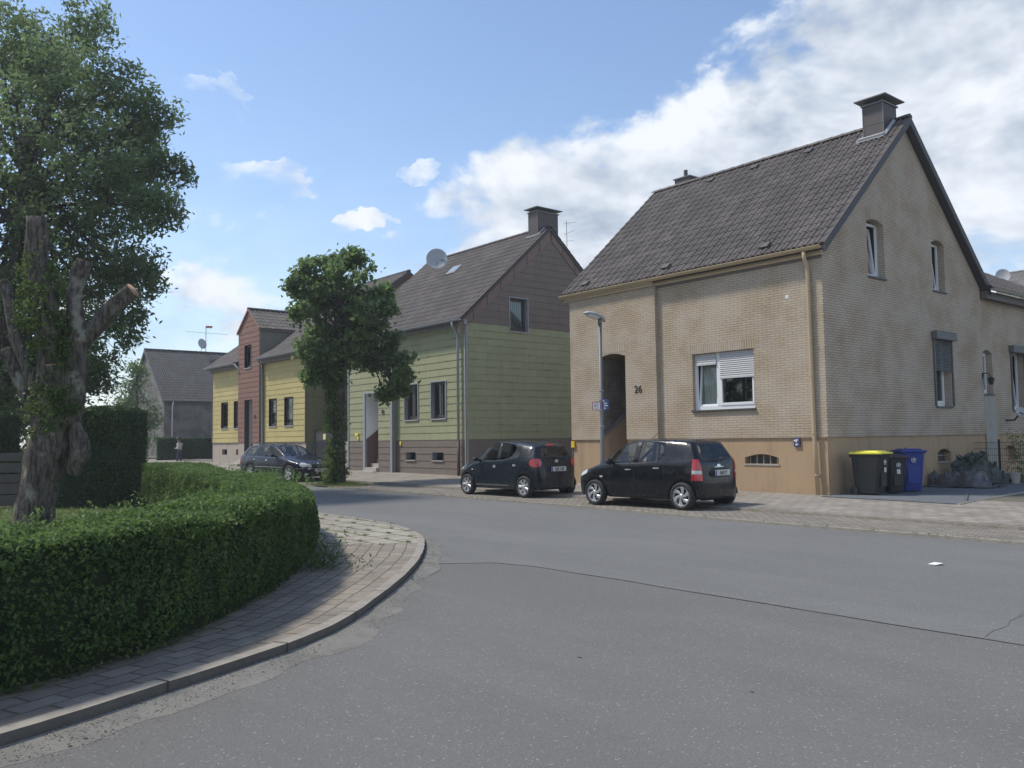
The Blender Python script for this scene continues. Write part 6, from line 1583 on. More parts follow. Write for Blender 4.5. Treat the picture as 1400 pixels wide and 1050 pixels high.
est = dict(L=4.54, W=1.73, r=.315, rim=.225, arch=.36, sill=.19, wheels=(.80, 3.515), track=1.58, keys=k_est(), nose=[.08, .11, .10, .07, .05, .04], tail=[.05, .08, .06, .04, .03, .03], paint=paint('dark_blue_paintwork', (.008, .011, .026)),
           spokes=5, skew=0, spw=(.16, .30), cabin=(1.35, 4.2, .94), seats=((2.25, 0), (3.15, 0)), mirror=(1.72, .99), details=d_est, flare=.015, group=None)
def place(front_axle, ang, heading, sp_, name, label, z):
    """front_axle: ground point under the visible front wheel; heading = direction the nose points (deg)"""
    a = R(heading); L = sp_['L']; off = L/2-sp_['wheels'][0]
    side = sp_['track']/2+.06
    n = Vector((-math.sin(a), math.cos(a)))
    if n.y < 0: n = -n     # the visible wheel is the one nearer the road
    c = Vector(front_axle)+n*side-Vector((math.cos(a), math.sin(a)))*off
    return make_car(name, label, (c.x, c.y, z), a, sp_)
place((-13.85, 13.80), 0, 183.5, near, 'parked_car', 'glossy black small hatchback with tall red tail lamps, nearest parked car', .048)
place((-19.19, 14.16), 0, 181.5, mid, 'parked_car', 'rounded blue black hatchback with red bulging lamps, parked behind the black one', .048)
place((-30.35, 14.05), 0, 8.0, est, 'parked_car', 'dark blue estate car facing the camera, parked left of the ivy tree', .048)

# ------------------------------------------------------------ pedestrian
def person():
    t = thing('person', 'person in pale jacket, dark trousers and white shoes with bowed head', 'person', (-57.6, 19.0, .13), R(50.5+180))
    # local: facing +X after turn; built facing +X
    V = {}; pts = []; rad = []; edges = []
    def p(k, co, r): V[k] = len(pts); pts.append(co); rad.append(r)
    def e(a, b): edges.append((V[a], V[b]))
    p('pelvis', (0, 0, .96), (.15, .13)); p('waist', (.0, 0, 1.10), (.14, .12)); p('chest', (.01, 0, 1.30), (.17, .13)); p('shoul', (.0, 0, 1.43), (.13, .10)); p('neck', (.03, 0, 1.52), (.06, .06)); p('head0', (.07, 0, 1.60), (.085, .08)); p('head1', (.10, 0, 1.70), (.095, .085))
    for a, b in (('pelvis', 'waist'), ('waist', 'chest'), ('chest', 'shoul'), ('shoul', 'neck'), ('neck', 'head0'), ('head0', 'head1')): e(a, b)
    for s, n in ((1, 'l'), (-1, 'r')):
        st = .10*s
        p('hip'+n, (0, .09*s, .90), (.095, .095)); p('kn'+n, (.04+st*.6, .10*s, .50), (.062, .062)); p('an'+n, (-.02+st*.9, .10*s, .10), (.045, .045)); p('to'+n, (.15+st*.9, .11*s, .045), (.045, .04))
        e('pelvis', 'hip'+n); e('hip'+n, 'kn'+n); e('kn'+n, 'an'+n); e('an'+n, 'to'+n)
        p('sh'+n, (0, .19*s, 1.41), (.065, .065)); p('el'+n, (-.04, .24*s, 1.14), (.05, .05)); p('wr'+n, (.16, .17*s, 1.08), (.033, .033)); p('ha'+n, (.24, .13*s, 1.10), (.035, .03))
        e('shoul', 'sh'+n); e('sh'+n, 'el'+n); e('el'+n, 'wr'+n); e('wr'+n, 'ha'+n)
        for k in range(4):
            p('f%d%s' % (k, n), (.30+.006*k, (.155-.018*k)*s, 1.125-.004*k), (.010, .010)); e('ha'+n, 'f%d%s' % (k, n))
        p('th'+n, (.26, .09*s, 1.13), (.011, .011)); e('ha'+n, 'th'+n)
    def skin(nm, P_, E_, R_, mat, parent, rootk):
        me = bpy.data.meshes.new(nm); me.from_pydata(P_, E_, []); o = bpy.data.objects.new(nm, me); COL.objects.link(o)
        sk = o.modifiers.new('skin', 'SKIN'); sv_ = me.skin_vertices[0].data
        for i, r in enumerate(R_): sv_[i].radius = r; sv_[i].use_root = (i == rootk)
        sb = o.modifiers.new('sub', 'SUBSURF'); sb.levels = sb.render_levels = 2
        bpy.context.view_layer.update(); m2 = bpy.data.meshes.new_from_object(o.evaluated_get(bpy.context.evaluated_depsgraph_get())); bpy.data.objects.remove(o)
        m2.polygons.foreach_set('use_smooth', [True]*len(m2.polygons)); m2.materials.clear(); m2.materials.append(mat)
        ob = bpy.data.objects.new(nm, m2); COL.objects.link(ob); ob.parent = parent; return ob
    skin('body', pts, edges, rad, simple('skin', (.28, .17, .12), .6, .08, 20), t, 0)
    g_ = lambda ks, f: ([pts[V[k]] for k in ks], [(rad[V[k]][0]+f, rad[V[k]][1]+f) for k in ks])
    P_, R_ = g_(['pelvis', 'waist', 'chest', 'shoul', 'shl', 'ell', 'wrl', 'shr', 'elr', 'wrr'], .022)
    skin('jacket', P_, [(0, 1), (1, 2), (2, 3), (3, 4), (4, 5), (5, 6), (3, 7), (7, 8), (8, 9)], R_, simple('jacket_beige', (.55, .52, .45), .85, .08, 8), t, 0)
    P_, R_ = g_(['pelvis', 'hipl', 'knl', 'anl', 'hipr', 'knr', 'anr'], .014); P_[0] = (0, 0, .93); R_[0] = (.15, .125)
    skin('trousers', P_, [(0, 1), (1, 2), (2, 3), (0, 4), (4, 5), (5, 6)], R_, simple('jeans', (.04, .055, .085), .85, .15, 20), t, 0)
    for n in 'lr':
        P_, R_ = g_(['an'+n, 'to'+n], .018); P_[0] = (P_[0][0]-.02, P_[0][1], .055); skin('shoe', P_, [(0, 1)], R_, M_['white'], t, 0)
    m = MB(); Mx = Matrix.Translation((.075, 0, 1.715)); 
    for i in range(9):
        for k in range(14):
            th, ph = math.pi*.62*i/8, 2*math.pi*k/14; m.v.append(tuple(Mx @ Vector((math.sin(th)*math.cos(ph)*.135, math.sin(th)*math.sin(ph)*.12, math.cos(th)*.13+.01))))
    for i in range(8):
        for k in range(14): m.f.append([i*14+k, i*14+(k+1) % 14, (i+1)*14+(k+1) % 14, (i+1)*14+k]); m.uv.append(None); m.mi.append(0)
    m.v = [v if not (v[0] > .14 and v[2] < 1.73) else (.14, v[1], v[2]) for v in m.v]
    m.build('hair', M_['black'], t, world=False, smooth=True)
    m = MB(); m.lathe([(.0, -.03), (.05, -.02), (.07, .02), (.06, .05)], 10, Matrix.Translation((.145, 0, 1.62))); m.build('beard', M_['black'], t, world=False, smooth=True)
    m = MB()
    for s in (1, -1):
        m.lathe([(0, .01), (.012, .006), (.014, 0)], 8, Matrix.Translation((.19, .032*s, 1.705)) @ Matrix.Rotation(R(90), 4, 'Y'))
    m.build('eye', M_['white'], t, world=False)
    m = MB(); m.add([(.19, .015, 1.665), (.19, -.015, 1.665), (.18, 0, 1.71), (.215, 0, 1.668)], [(0, 1, 3), (0, 3, 2), (1, 2, 3)]); m.build('nose', bpy.data.materials['skin'], t, world=False)
    m = MB(); m.box((.30, 0, 1.15), (.012, .07, .14), Matrix.Rotation(R(35), 3, 'Y')); ph = m.build('phone', M_['black'], t, world=False)
    m_ = root_matrix(t); ph.parent = None; ph.matrix_world = m_; tag(ph, 'small dark phone held in front by the bowed person', 'phone')
person()
# ------------------------------------------------------------ foliage
M_['hedge'] = leaf_mat('hedge_leaf', (.03, .065, .022), (.155, .235, .07), .35, .42, tip=(.22, .30, .09))
M_['hedge_dark'] = leaf_mat('hedge_leaf_dark', (.024, .052, .022), (.075, .13, .045), .2, .45)
M_['hedge_core'] = simple('hedge_core', (.018, .034, .012), .95, .3, 6)
M_['linden'] = leaf_mat('linden_leaf', (.048, .095, .036), (.17, .25, .09), .42, .42)
M_['walnut'] = leaf_mat('walnut_leaf', (.052, .092, .044), (.17, .235, .10), .45, .45)
M_['ivy'] = leaf_mat('ivy_leaf', (.035, .07, .02), (.13, .19, .05), .3, .4)
M_['sapling'] = leaf_mat('pale_leaf', (.06, .11, .035), (.17, .24, .08), .4, .45)
M_['bark'] = simple('bark', (.085, .072, .060), .92, .45, 3.5, .9, 16)
M_['bark_grey'] = simple('bark_grey', (.15, .135, .12), .92, .4, 5, .9, 20)
M_['cutwood'] = simple('cut_wood', (.38, .22, .13), .8, .25, 16)
def bark_mat(name, c1, c2, lichen):
    m, nt, b, o = mat_nodes(name); g = G(nt); w = g.coord('World')
    v = g.noise(g.mapv(w, (20, 20, 4)), 1, 6, .65, .6); big = g.noise(w, 2.2, 5)
    c = g.mix(g.ramp(v, .35, .65), c1, c2); c = g.mix(g.ramp(big, .55, .68), c, lichen)
    g.put(b.inputs['Base Color'], c); b.inputs['Roughness'].default_value = .93; b.inputs['Specular IOR Level'].default_value = .2
    g.put(b.inputs['Normal'], g.bump(v, 1.0, .03)); return m
M_['bark'] = bark_mat('bark', (.030, .025, .022), (.115, .098, .082), (.15, .145, .125))
M_['bark_pollard'] = bark_mat('bark_pollard', (.045, .038, .034), (.17, .145, .128), (.30, .285, .24))

def path_arrays(P):
    P = np.array([(p[0], p[1]) for p in P]); d = np.diff(P, axis=0); l = np.linalg.norm(d, axis=1); return P, np.concatenate([[0], np.cumsum(l)])
def hedge(name, label, path, width, h, z0, dens, size, mat, hfun=None, cat='hedge', group=None, seed=0, wob=.06):
    """clipped hedge along a centre path: dark core, leaves on every face"""
    P, S = path_arrays(path); Ltot = S[-1]
    c = P[len(P)//2]; t = thing(name, label, cat, (float(c[0]), float(c[1]), z0), 0, group)
    def at(s):
        x = np.interp(s, S, P[:, 0]); y = np.interp(s, S, P[:, 1]); e = .15
        tx = np.interp(s+e, S, P[:, 0])-np.interp(s-e, S, P[:, 0]); ty = np.interp(s+e, S, P[:, 1])-np.interp(s-e, S, P[:, 1]); n = np.hypot(tx, ty)+1e-9
        return x, y, -ty/n, tx/n
    H = (lambda s: np.full_like(s, h)) if hfun is None else hfun
    wfn = np.vectorize(lambda a, b, c_: noise.noise(Vector((a, b, c_))))
    # surface samples in profile coordinate q: left side up, over the top, right side down
    prof = width+2*h; n = int(dens*Ltot*prof)
    s = rng.random(n)*Ltot; q_ = rng.random(n)*prof
    hh = H(s); hw = width/2
    side = np.where(q_ < h, -1, np.where(q_ > h+width, 1, 0)); zf = np.where(side == -1, q_/h, np.where(side == 1, (prof-q_)/h, 1.0)); lat = np.where(side == 0, (q_-h)-hw, side*hw)
    z = zf*hh
    # bulge and rounding
    rnd_ = np.where(side != 0, -np.clip((zf-.85)/.15, 0, 1)**2*.07, 0)+np.where(side != 0, -np.clip((.22-zf)/.22, 0, 1)*.10, 0); lat = lat+np.sign(lat)*rnd_*(side != 0)
    z = z-np.where(side == 0, np.clip((np.abs(lat)-(hw-.12))/.12, 0, 1)**2*.05, 0)
    x, y, nx, ny = at(s)
    w_ = wfn(s*1.1+seed, lat*1.2, z*1.4)*wob*1.6+wfn(s*4+seed, lat*4, z*4)*wob*.9
    dep = -np.abs(rng.normal(size=n))*.035+w_
    N3 = np.stack([np.where(side == 0, 0, side*nx), np.where(side == 0, 0, side*ny), np.where(side == 0, 1., .15)], 1)
    pos = np.stack([x+nx*lat, y+ny*lat, z0+z], 1)+N3*dep[:, None]
    hole = wfn(s*6+seed, lat*3, z*6); keep = (hole > -.55) & ~((side != 0) & (zf < .13) & (rng.random(len(zf)) < .55+.6*wfn(s*3, lat, z*0+seed)))
    pos, N3 = pos[keep], N3[keep]
    leaves('foliage', pos, N3, size, mat, t, aspect=.62, fold=.35, spread=.62, rnd=np.clip(rng.random(len(pos))*.8+.2*(N3[:, 2] > .5)+wfn(pos[:, 0]*2, pos[:, 1]*2, pos[:, 2]*2)*.25, 0, 1))  # top-face leaves toned lighter, the sunlit top put into the colour
    # end caps
    for se, sg in ((0., -1), (Ltot, 1)):
        m_ = int(dens*width*h*1.1); lt = (rng.random(m_)-.5)*width; zz = rng.random(m_)*float(H(np.array([se]))[0]); xx, yy, nx1, ny1 = at(np.array([se])); tx, ty = ny1[0]*sg, -nx1[0]*sg
        pos = np.stack([xx[0]+nx1[0]*lt+tx*(.03*rng.normal(size=m_)), yy[0]+ny1[0]*lt+ty*(.03*rng.normal(size=m_)), z0+zz], 1)
        leaves('foliage_end', pos, np.tile([tx, ty, .1], (m_, 1)), size, mat, t, aspect=.62, fold=.35, spread=.62)
    core = MB(); k = max(4, int(Ltot/.4)); r_ = []
    for i in range(k+1):
        si = np.array([Ltot*i/k]); xx, yy, nx1, ny1 = at(si); hi = float(H(si)[0])-.07; ww = hw-.085
        r_.append([core.V((xx[0]+nx1[0]*a, yy[0]+ny1[0]*a, z0+b)) for a, b in ((-ww+.08, -.02), (-ww, hi*.3), (-ww, hi), (ww, hi), (ww, hi*.3), (ww-.08, -.02))])
    for i in range(k):
        for j in range(6): core.f.append([r_[i][j], r_[i+1][j], r_[i+1][(j+1) % 6], r_[i][(j+1) % 6]]); core.uv.append(None); core.mi.append(0)
    core.f += [r_[0][::-1], r_[-1]]; core.uv += [None]*2; core.mi += [0]*2
    core.build('solid_core', M_['hedge_core'], t)  # solid dark filler added inside the leaves so nothing shows through
    return t, at, Ltot
HP = catmull([(-4.3, -5.0), (-5.35, -1.5), (-5.75, .75), (-6.02, 1.5), (-6.85, 2.65), (-8.3, 3.88), (-9.6, 4.75), (-11.3, 5.62), (-13.3, 6.35), (-15.5, 6.75), (-18, 6.9), (-20.2, 6.95)], 6)
HC = offset_path(HP, .55)
_P, _S = path_arrays(HC)
hS = lambda s: .92-.17*np.clip((s-9.5)/3, 0, 1)+.12*np.clip((s-14)/4, 0, 1)+.16*np.clip((s-(_S[-1]-2.6))/1.2, 0, 1)
hedge('privet_hedge', 'long low clipped green hedge curving round the lawn along the corner pavement', HC, 1.1, .92, .10, 3900, .034, M_['hedge'], hS, seed=2)
# fine young shoots standing above the clipped top
def sprigs(path, n, z, spread, seed):
    P, S = path_arrays(path); s = rng.random(n)*S[-1]; x = np.interp(s, S, P[:, 0])+rng.normal(size=n)*spread; y = np.interp(s, S, P[:, 1])+rng.normal(size=n)*spread; out = []
    for i in range(n):
        h = .05+.11*rng.random(); k = 7
        for j in range(k): out.append((x[i]+rng.normal()*.012, y[i]+rng.normal()*.012, z+h*j/k+.02))
    return np.array(out)
tr_ = [o for o in bpy.data.objects if o.name.startswith('privet_hedge')][0]
leaves('young_shoots', sprigs([p for p in HC], 520, .99, .28, 1), None, .032, M_['hedge'], tr_, aspect=.5, rnd=rng.random(520*7)*.3+.68)
hedge('tall_hedge', 'tall square clipped dark hedge behind the low hedge, beside the pollarded trunk', [(-22.5, 4.75), (-22.0, 5.3), (-21.45, 6.0)], 1.7, 2.28, .10, 1150, .055, M_['hedge_dark'], seed=5, wob=.09)
hedge('tall_hedge', 'dark hedge rising behind the wooden fence at the left edge', [(-27.5, .4), (-26.0, 2.8), (-25.2, 4.0)], 1.4, 2.25, .10, 800, .06, M_['hedge_dark'], seed=8, wob=.09)
hedge('garden_hedge', 'long dark clipped hedge behind the pedestrian, in front of the dark brick house', [(-61.5, 18.8), (-60.6, 22), (-58.6, 27.5)], 1.2, 1.80, .15, 260, .10, M_['hedge_dark'], seed=11, wob=.06)
gp = thing('garden_pillar', 'grey stone pillar with letterbox in front of the long dark hedge', 'pillar', (-56.6, 22.0, .2))
m = MB(); m.box((-56.6, 21.9, .95), (.42, .42, 1.5)); m.box((-56.6, 21.9, 1.73), (.52, .52, .06)); gpo = m.build('column', M_['grey_render'], gp, bevel=.02); m = MB(); m.box((-56.45, 21.66, 1.2), (.24, .1, .28)); m.build('letter_box', M_['lead'], gp)

# wooden fence of wide boards
wf = thing('wooden_fence', 'dark weathered fence of wide horizontal boards behind the pollarded trunk', 'fence', (-23, 3.6, .1))
fa, fb_ = Vector((-25.0, .2, .1)), Vector((-22.35, 4.6, .1)); fd = (fb_-fa).normalized(); fn_ = Vector((-fd.y, fd.x, 0))
for k, (z, hgt) in enumerate(((.06, .25), (.33, .25), (.60, .19), (.83, .22), (1.09, .19))):
    m = MB(); Ln = (fb_-fa).length; c = (fa+fb_)/2+Z_*(z+hgt/2)+fn_*.01*(k % 2); m.box(c, (Ln, .03, hgt), Matrix.Rotation(math.atan2(fd.y, fd.x)+R(.3*(k % 2)), 3, 'Z')); m.build('board', M_['wood'], wf, bevel=.005)
for f in (0, .5, 1): m = MB(); c = fa.lerp(fb_, f)+fn_*.08+Z_*.68; m.box(c, (.09, .09, 1.38), Matrix.Rotation(math.atan2(fd.y, fd.x), 3, 'Z')); m.build('post', M_['wood'], wf)

# ------------------------------------------------------------ pollarded trunk
pt = thing('pollarded_tree', 'thick dark pollarded trunk with sawn limbs and ivy, standing on the lawn', 'tree', (-15.3, 2.95, .1))
def limb(mb, pts, rs, n=14, rough=.12, seed=0, sub=5, cap=True):
    pts = catmull(pts, sub); rr = np.interp(np.linspace(0, 1, len(pts)), np.linspace(0, 1, len(rs)), rs); base = len(mb.v); prev = None
    for i, p in enumerate(pts):
        d = (pts[min(i+1, len(pts)-1)]-pts[max(i-1, 0)]).normalized(); a = prev if prev is not None else (Vector((1, 0, 0)) if abs(d.x) < .8 else Vector((0, 1, 0)))
        x = (a-d*a.dot(d)).normalized(); y = d.cross(x); prev = x
        for k in range(n):
            t = 2*math.pi*k/n; dr = 1+rough*noise.noise(Vector((math.cos(t)*1.6+seed, math.sin(t)*1.6, i*.45)))*2
            mb.v.append(tuple(p+(x*math.cos(t)+y*math.sin(t))*rr[i]*dr))
    for i in range(len(pts)-1):
        for k in range(n): a, b = base+i*n+k, base+i*n+(k+1) % n; mb.f.append([a, b, b+n, a+n]); mb.uv.append(None); mb.mi.append(0)
    if cap:
        e = base+(len(pts)-1)*n; mb.f.append([e+k for k in range(n)]); mb.uv.append(None); mb.mi.append(mb.capmat if hasattr(mb, 'capmat') else 0)
    return pts
m = MB(); m.capmat = 1
limb(m, [(-15.50, 2.86, -.05), (-15.46, 2.86, .4), (-15.40, 2.90, .9), (-15.33, 2.95, 1.35), (-15.24, 3.04, 1.7), (-15.22, 3.06, 2.15)], [.34, .285, .275, .295, .32, .25], 26, .10, 1)
limb(m, [(-15.2, 3.0, 1.9), (-15.2, 2.95, 2.7), (-15.12, 2.92, 3.5), (-15.26, 2.78, 4.3), (-15.24, 2.74, 5.2)], [.24, .19, .18, .16, .145], 16, .14, 2)
limb(m, [(-15.1, 3.2, 1.9), (-14.98, 3.3, 2.7), (-14.95, 3.3, 3.4), (-14.92, 3.25, 4.0), (-14.80, 3.36, 4.50)], [.21, .17, .135, .115, .125], 16, .16, 3)
limb(m, [(-14.95, 3.32, 3.2), (-14.75, 3.55, 3.45), (-14.5, 3.82, 3.85), (-14.35, 3.98, 4.02)], [.15, .13, .125, .13], 14, .12, 4)
limb(m, [(-15.3, 2.95, 1.8), (-15.48, 2.7, 2.4), (-15.6, 2.55, 2.8), (-15.64, 2.45, 3.12)], [.17, .12, .10, .10], 14, .16, 5)
limb(m, [(-15.15, 3.05, 1.9), (-15.12, 3.08, 2.4), (-15.0, 3.0, 2.85)], [.22, .17, .145], 14, .1, 6)
limb(m, [(-15.2, 2.9, 2.3), (-15.5, 2.6, 3.2), (-15.62, 2.45, 3.95), (-15.68, 2.36, 4.2)], [.16, .13, .10, .08], 12, .14, 8)
limb(m, [(-15.0, 3.3, 1.1), (-14.9, 3.36, 1.5), (-14.98, 3.3, 1.9)], [.10, .16, .10], 12, .2, 9)
pm = m.build('trunk', [M_['bark_pollard'], M_['cutwood']], pt, smooth=True, fixn=True)
def shell(center, rad, n, inner=.6):
    d = rng.normal(size=(n, 3)); d /= np.linalg.norm(d, axis=1)[:, None]; r = inner+(1-inner)*rng.random(n)**.5
    return np.array(center)+d*r[:, None]*np.array(rad)
def clusters(centers, per, spread):
    c = np.repeat(np.asarray(centers), per, axis=0); return c+rng.normal(size=c.shape)*spread
iv = []
for (c, r_, n) in (((-15.12, 3.0, 2.9), (.35, .35, .75), 60), ((-15.2, 2.85, 3.7), (.42, .42, .7), 60), ((-15.0, 3.0, 2.1), (.38, .38, .5), 44), ((-15.3, 2.75, 4.3), (.3, .3, .5), 16), ((-14.95, 3.2, 3.2), (.25, .25, .5), 20)): iv.append(shell(c, r_, n, .3))
iv = clusters(np.concatenate(iv), 34, .065); leaves('ivy', iv, None, .055, M_['ivy'], pt, aspect=.7, rnd=np.clip(rng.random(len(iv))*.75, 0, 1))
sh = []
for i in range(34):
    b = np.array([-15.25+rng.normal()*.22, 2.85+rng.normal()*.22, 2.8+rng.random()*1.6]); d = np.array([rng.normal()*.25, rng.normal()*.25, 1.]); l = .35+.5*rng.random()
    for k in range(20): sh.append(b+d*l*k/20+rng.normal(size=3)*.02)
leaves('water_shoots', np.array(sh), None, .06, M_['ivy'], pt, aspect=.55, rnd=rng.random(len(sh))*.4+.6)

# ------------------------------------------------------------ trees
def tree(name, label, base, trunk, blobs, per_blob, per_cluster, cspread, size, mat, bark, seed=1, limbs=True, tr=.3, aspect=.55, droop=.3, flat=.75, inner=.35, twigs=True, group=None, cat='tree', gapf=1.1, gap=-.16):
    t = thing(name, label, cat, base, 0, group)
    m = MB(); top = Vector(trunk[-1]); limb(m, trunk, [tr*1.25, tr, tr*.85, tr*.6], 16, .1, seed)
    C_ = []; sc = sum(b[1][0]*b[1][1]*b[1][2] for b in blobs)**(1/3)
    for (c, r_) in blobs:
        c = Vector(c); k = max(6, int(per_blob*r_[0]*r_[1]*r_[2]/(sc/len(blobs)**(1/3))**3)) if False else per_blob
        pts = shell(c, r_, k, inner); C_.append(pts)
        if limbs:
            t0 = .35+.5*random.random(); s0 = Vector(trunk[-2]).lerp(top, t0) if len(trunk) > 1 else top
            mid_ = s0.lerp(c, .5)+Vector((random.uniform(-.2, .2), random.uniform(-.2, .2), random.uniform(0, .35)))
            limb(m, [s0, mid_, c], [tr*.26, tr*.15, tr*.05], 7, .12, seed+len(C_), 4)
            if twigs:
                for pnt in pts[::max(1, k//7)]:
                    s1 = mid_.lerp(c, random.random()); limb(m, [s1, s1.lerp(Vector(pnt), .5)+Vector((0, 0, .08)), Vector(pnt)], [tr*.06, tr*.035, tr*.015], 4, .1, seed, 2, cap=False)
    m.build('trunk', bark, t, smooth=True, fixn=False)
    C_ = np.concatenate(C_); nf = np.array([noise.noise(Vector(c)*gapf)+.35*noise.noise(Vector(c)*gapf*2.7) for c in C_]); C_ = C_[nf > gap]; C_ = C_+rng.normal(size=C_.shape)*.08
    cl = np.repeat(C_, per_cluster, axis=0); off = rng.normal(size=cl.shape)*cspread; off[:, 2] *= flat
    rr = np.clip(np.repeat(rng.random(len(C_)), per_cluster)*.6+rng.random(len(cl))*.25+np.clip(off[:, 2]/cspread, -1, 1)*.15+.05, 0, 1)  # leaves lighter towards each cluster's top, light put into their tone
    nrm = np.tile([0, 0, 1.], (len(cl), 1)); leaves('crown', cl+off, nrm, size, mat, t, aspect=aspect, droop=droop, spread=.6, rnd=rr)
    return t
# street linden with ivy
Lx, Ly = -26.95, 14.35
def rel(dx, dy, z): return (Lx+dx*.636-dy*.77, Ly+dx*.77+dy*.636, z)    # dx = to the right as seen from the corner, dy = away
lb = []
for (dx, z, r) in ((-1.75, 6.4, .42), (-1.35, 7.5, .45), (-1.2, 6.7, .62), (-.75, 7.85, .42), (-.35, 7.2, .75), (.1, 8.0, .38), (.45, 7.2, .65), (.62, 7.95, .42), (1.0, 7.5, .42), (1.35, 6.8, .42), (1.05, 6.1, .75), (0, 6.2, .9),
                   (-1.0, 5.6, .65), (-1.35, 4.9, .5), (-.5, 5.0, .8), (.5, 5.1, .85), (1.5, 5.3, .6), (2.0, 5.0, .45), (1.7, 4.4, .55), (-.95, 4.3, .55), (-1.45, 3.85, .35), (.1, 4.3, .62), (1.0, 4.3, .5), (2.15, 4.3, .35), (1.9, 3.75, .38), (2.1, 3.4, .25), (1.55, 3.2, .22), (-.35, 3.7, .35), (-1.9, 6.9, .28), (1.65, 6.2, .4), (2.35, 3.85, .22), (-1.5, 6.0, .4), (.3, 6.6, .8), (-.6, 6.4, .75), (.6, 5.6, .8), (-.3, 5.5, .8), (1.3, 5.8, .5), (.9, 4.8, .6), (-.9, 7.2, .5), (-.5, 4.5, .6)):
    dx = dx*.70 if dx < 0 else dx
    lb.append((rel(dx, random.uniform(-1.1, 1.1), z), (r*.95, r*.95, r*.7)))
lt = tree('street_tree', 'leafy street tree with ivy wrapped trunk between the two clad houses', (Lx, Ly, .05), [rel(0, 0, 0), rel(-.02, 0, 1.6), rel(.02, 0, 3.6), rel(0, 0, 7.2)], lb, 34, 17, .12, .165, M_['linden'], M_['bark'], 4, tr=.20, aspect=.75)
iv = []
for k in range(170):
    z = .2+3.7*rng.random(); a = rng.random()*6.28; r_ = (.20+.08*rng.random()*(1.3 if z < 1.2 else .8))*(1+.9*max(0, noise.noise(Vector((a, z*1.1, 3)))))
    iv.append(rel(math.cos(a)*r_-.13, math.sin(a)*r_, z))
iv = clusters(iv, 26, .075); leaves('ivy', iv, None, .09, M_['ivy'], lt, aspect=.75, rnd=rng.random(len(iv))*.85)
sk_ = clusters([rel(-.2+random.uniform(-.25, .2), random.uniform(-.5, .2), .1+random.random()**1.5*1.1) for _ in range(70)], 24, .09); leaves('basal_shoots', sk_, None, .085, M_['sapling'], lt, aspect=.6)
# big walnut-like tree behind the garden
wb_ = []
BX = [((125, 45), 1.0), ((60, 75), 1.4), ((0, 60), 1.6), ((95, 110), 1.5), ((205, 150), .85), ((185, 165), 1.0), ((150, 120), 1.1), ((225, 240), .7), ((180, 215), 1.3), ((130, 200), 1.5), ((60, 170), 1.8), ((0, 180), 1.9), ((-60, 120), 2.0), ((160, 280), 1.4), ((205, 290), .85),
      ((100, 290), 1.8), ((30, 290), 2.0), ((-40, 260), 2.2), ((185, 370), 1.0), ((140, 370), 1.5), ((70, 390), 1.7), ((10, 400), 1.8), ((-60, 380), 2.2), ((165, 430), .8), ((120, 460), 1.2), ((60, 480), 1.5), ((0, 500), 1.7), ((135, 515), .6), ((95, 530), .8), ((40, 560), 1.2), ((-20, 560), 1.4), ((-60, 480), 2), ((-110, 200), 2.2), ((-120, 340), 2.4)]
def raywalnut(px, py, dist):   # the crown is laid out on a plane 26 m off, facing the junction
    a, b = (px-700)/F_PX, (525-py)/F_PX; d = f2+r3*a+u3*b; return Vector((0, 0, EYE))+d*dist
for (pxy, r) in BX:
    for k in range(2 if r > 1.2 else 1):
        c = raywalnut(pxy[0]+random.uniform(-8, 8), pxy[1]+random.uniform(-8, 8), 25.5+random.uniform(-1.6, 1.6)+k*2.2); wb_.append((tuple(c), (r*.95, r*.95, r*.8)))
tb = raywalnut(-10, 630, 25.5)
tree('broadleaf_tree', 'huge broad crowned tree filling the upper left, behind the pollarded trunk', (tb.x, tb.y, .1), [(tb.x, tb.y, 0), tuple(raywalnut(0, 520, 25.5)), tuple(raywalnut(20, 400, 25.5)), tuple(raywalnut(40, 180, 25.5))], wb_, 92, 20, .15, .17, M_['walnut'], M_['bark'], 9, tr=.30, aspect=.42, inner=.2, droop=.6, gap=-.26)
# young tree in front of the dark brick house
sb = [((-65.9+dx*.636, 20.6+dx*.77, z), (r, r, r*1.1)) for dx, z, r in ((-1.2, 2.4, 1.1), (.8, 2.3, 1.1), (-.2, 3.4, 1.2), (-1.0, 4.4, .8), (.7, 4.2, .95), (-.4, 5.3, .9), (.1, 6.3, .7), (.0, 7.2, .45), (1.4, 3.4, .6), (-1.7, 3.4, .6))]
sb2 = []
for i, (c, r) in enumerate(sb): sb2.append(((c[0]-.636*2.2, c[1]-.77*2.2, c[2]), r))
tree('young_tree', 'pale green feathery young tree left of the dark brick house', (-67.2, 19.0, .1), [(-67.2, 19.0, 0), (-67.2, 19.0, 2), (-67.2, 19.0, 4), (-67.2, 19.0, 7)], sb2, 30, 20, .28, .22, M_['sapling'], M_['bark'], 12, tr=.12, twigs=False)
# far trees closing the gap at the end of the street and behind the rear wing
for i, (x, y, h, w, lab) in enumerate(((-78, 8, 7.5, 3.6, 'dark bushy tree beyond the tall hedge, lower left of the sky gap'), (-84, 2, 8, 4, 'dark broad tree behind the wooden fence, far off'), (-40, -6, 6.5, 3.5, 'dark tree filling the gap left of the pollarded trunk'))):
    bl = [((x+random.uniform(-w, w)*.6, y+random.uniform(-w, w)*.6, h*.3+random.random()*h*.5), (w*.5, w*.5, w*.5)) for _ in range(12)]
    tree('garden_tree', lab, (x, y, 0), [(x, y, 0), (x, y, h*.3), (x, y, h*.5), (x, y, h*.8)], bl, 30, 18, .4, .34, M_['walnut'], M_['bark'], 20+i, tr=.25, twigs=False)
bl = [((-38+random.uniform(-2.5, 2.5), 3.0+random.uniform(-6, 3), 1+random.random()*3.5), (1.6, 1.6, 1.4)) for _ in range(16)]
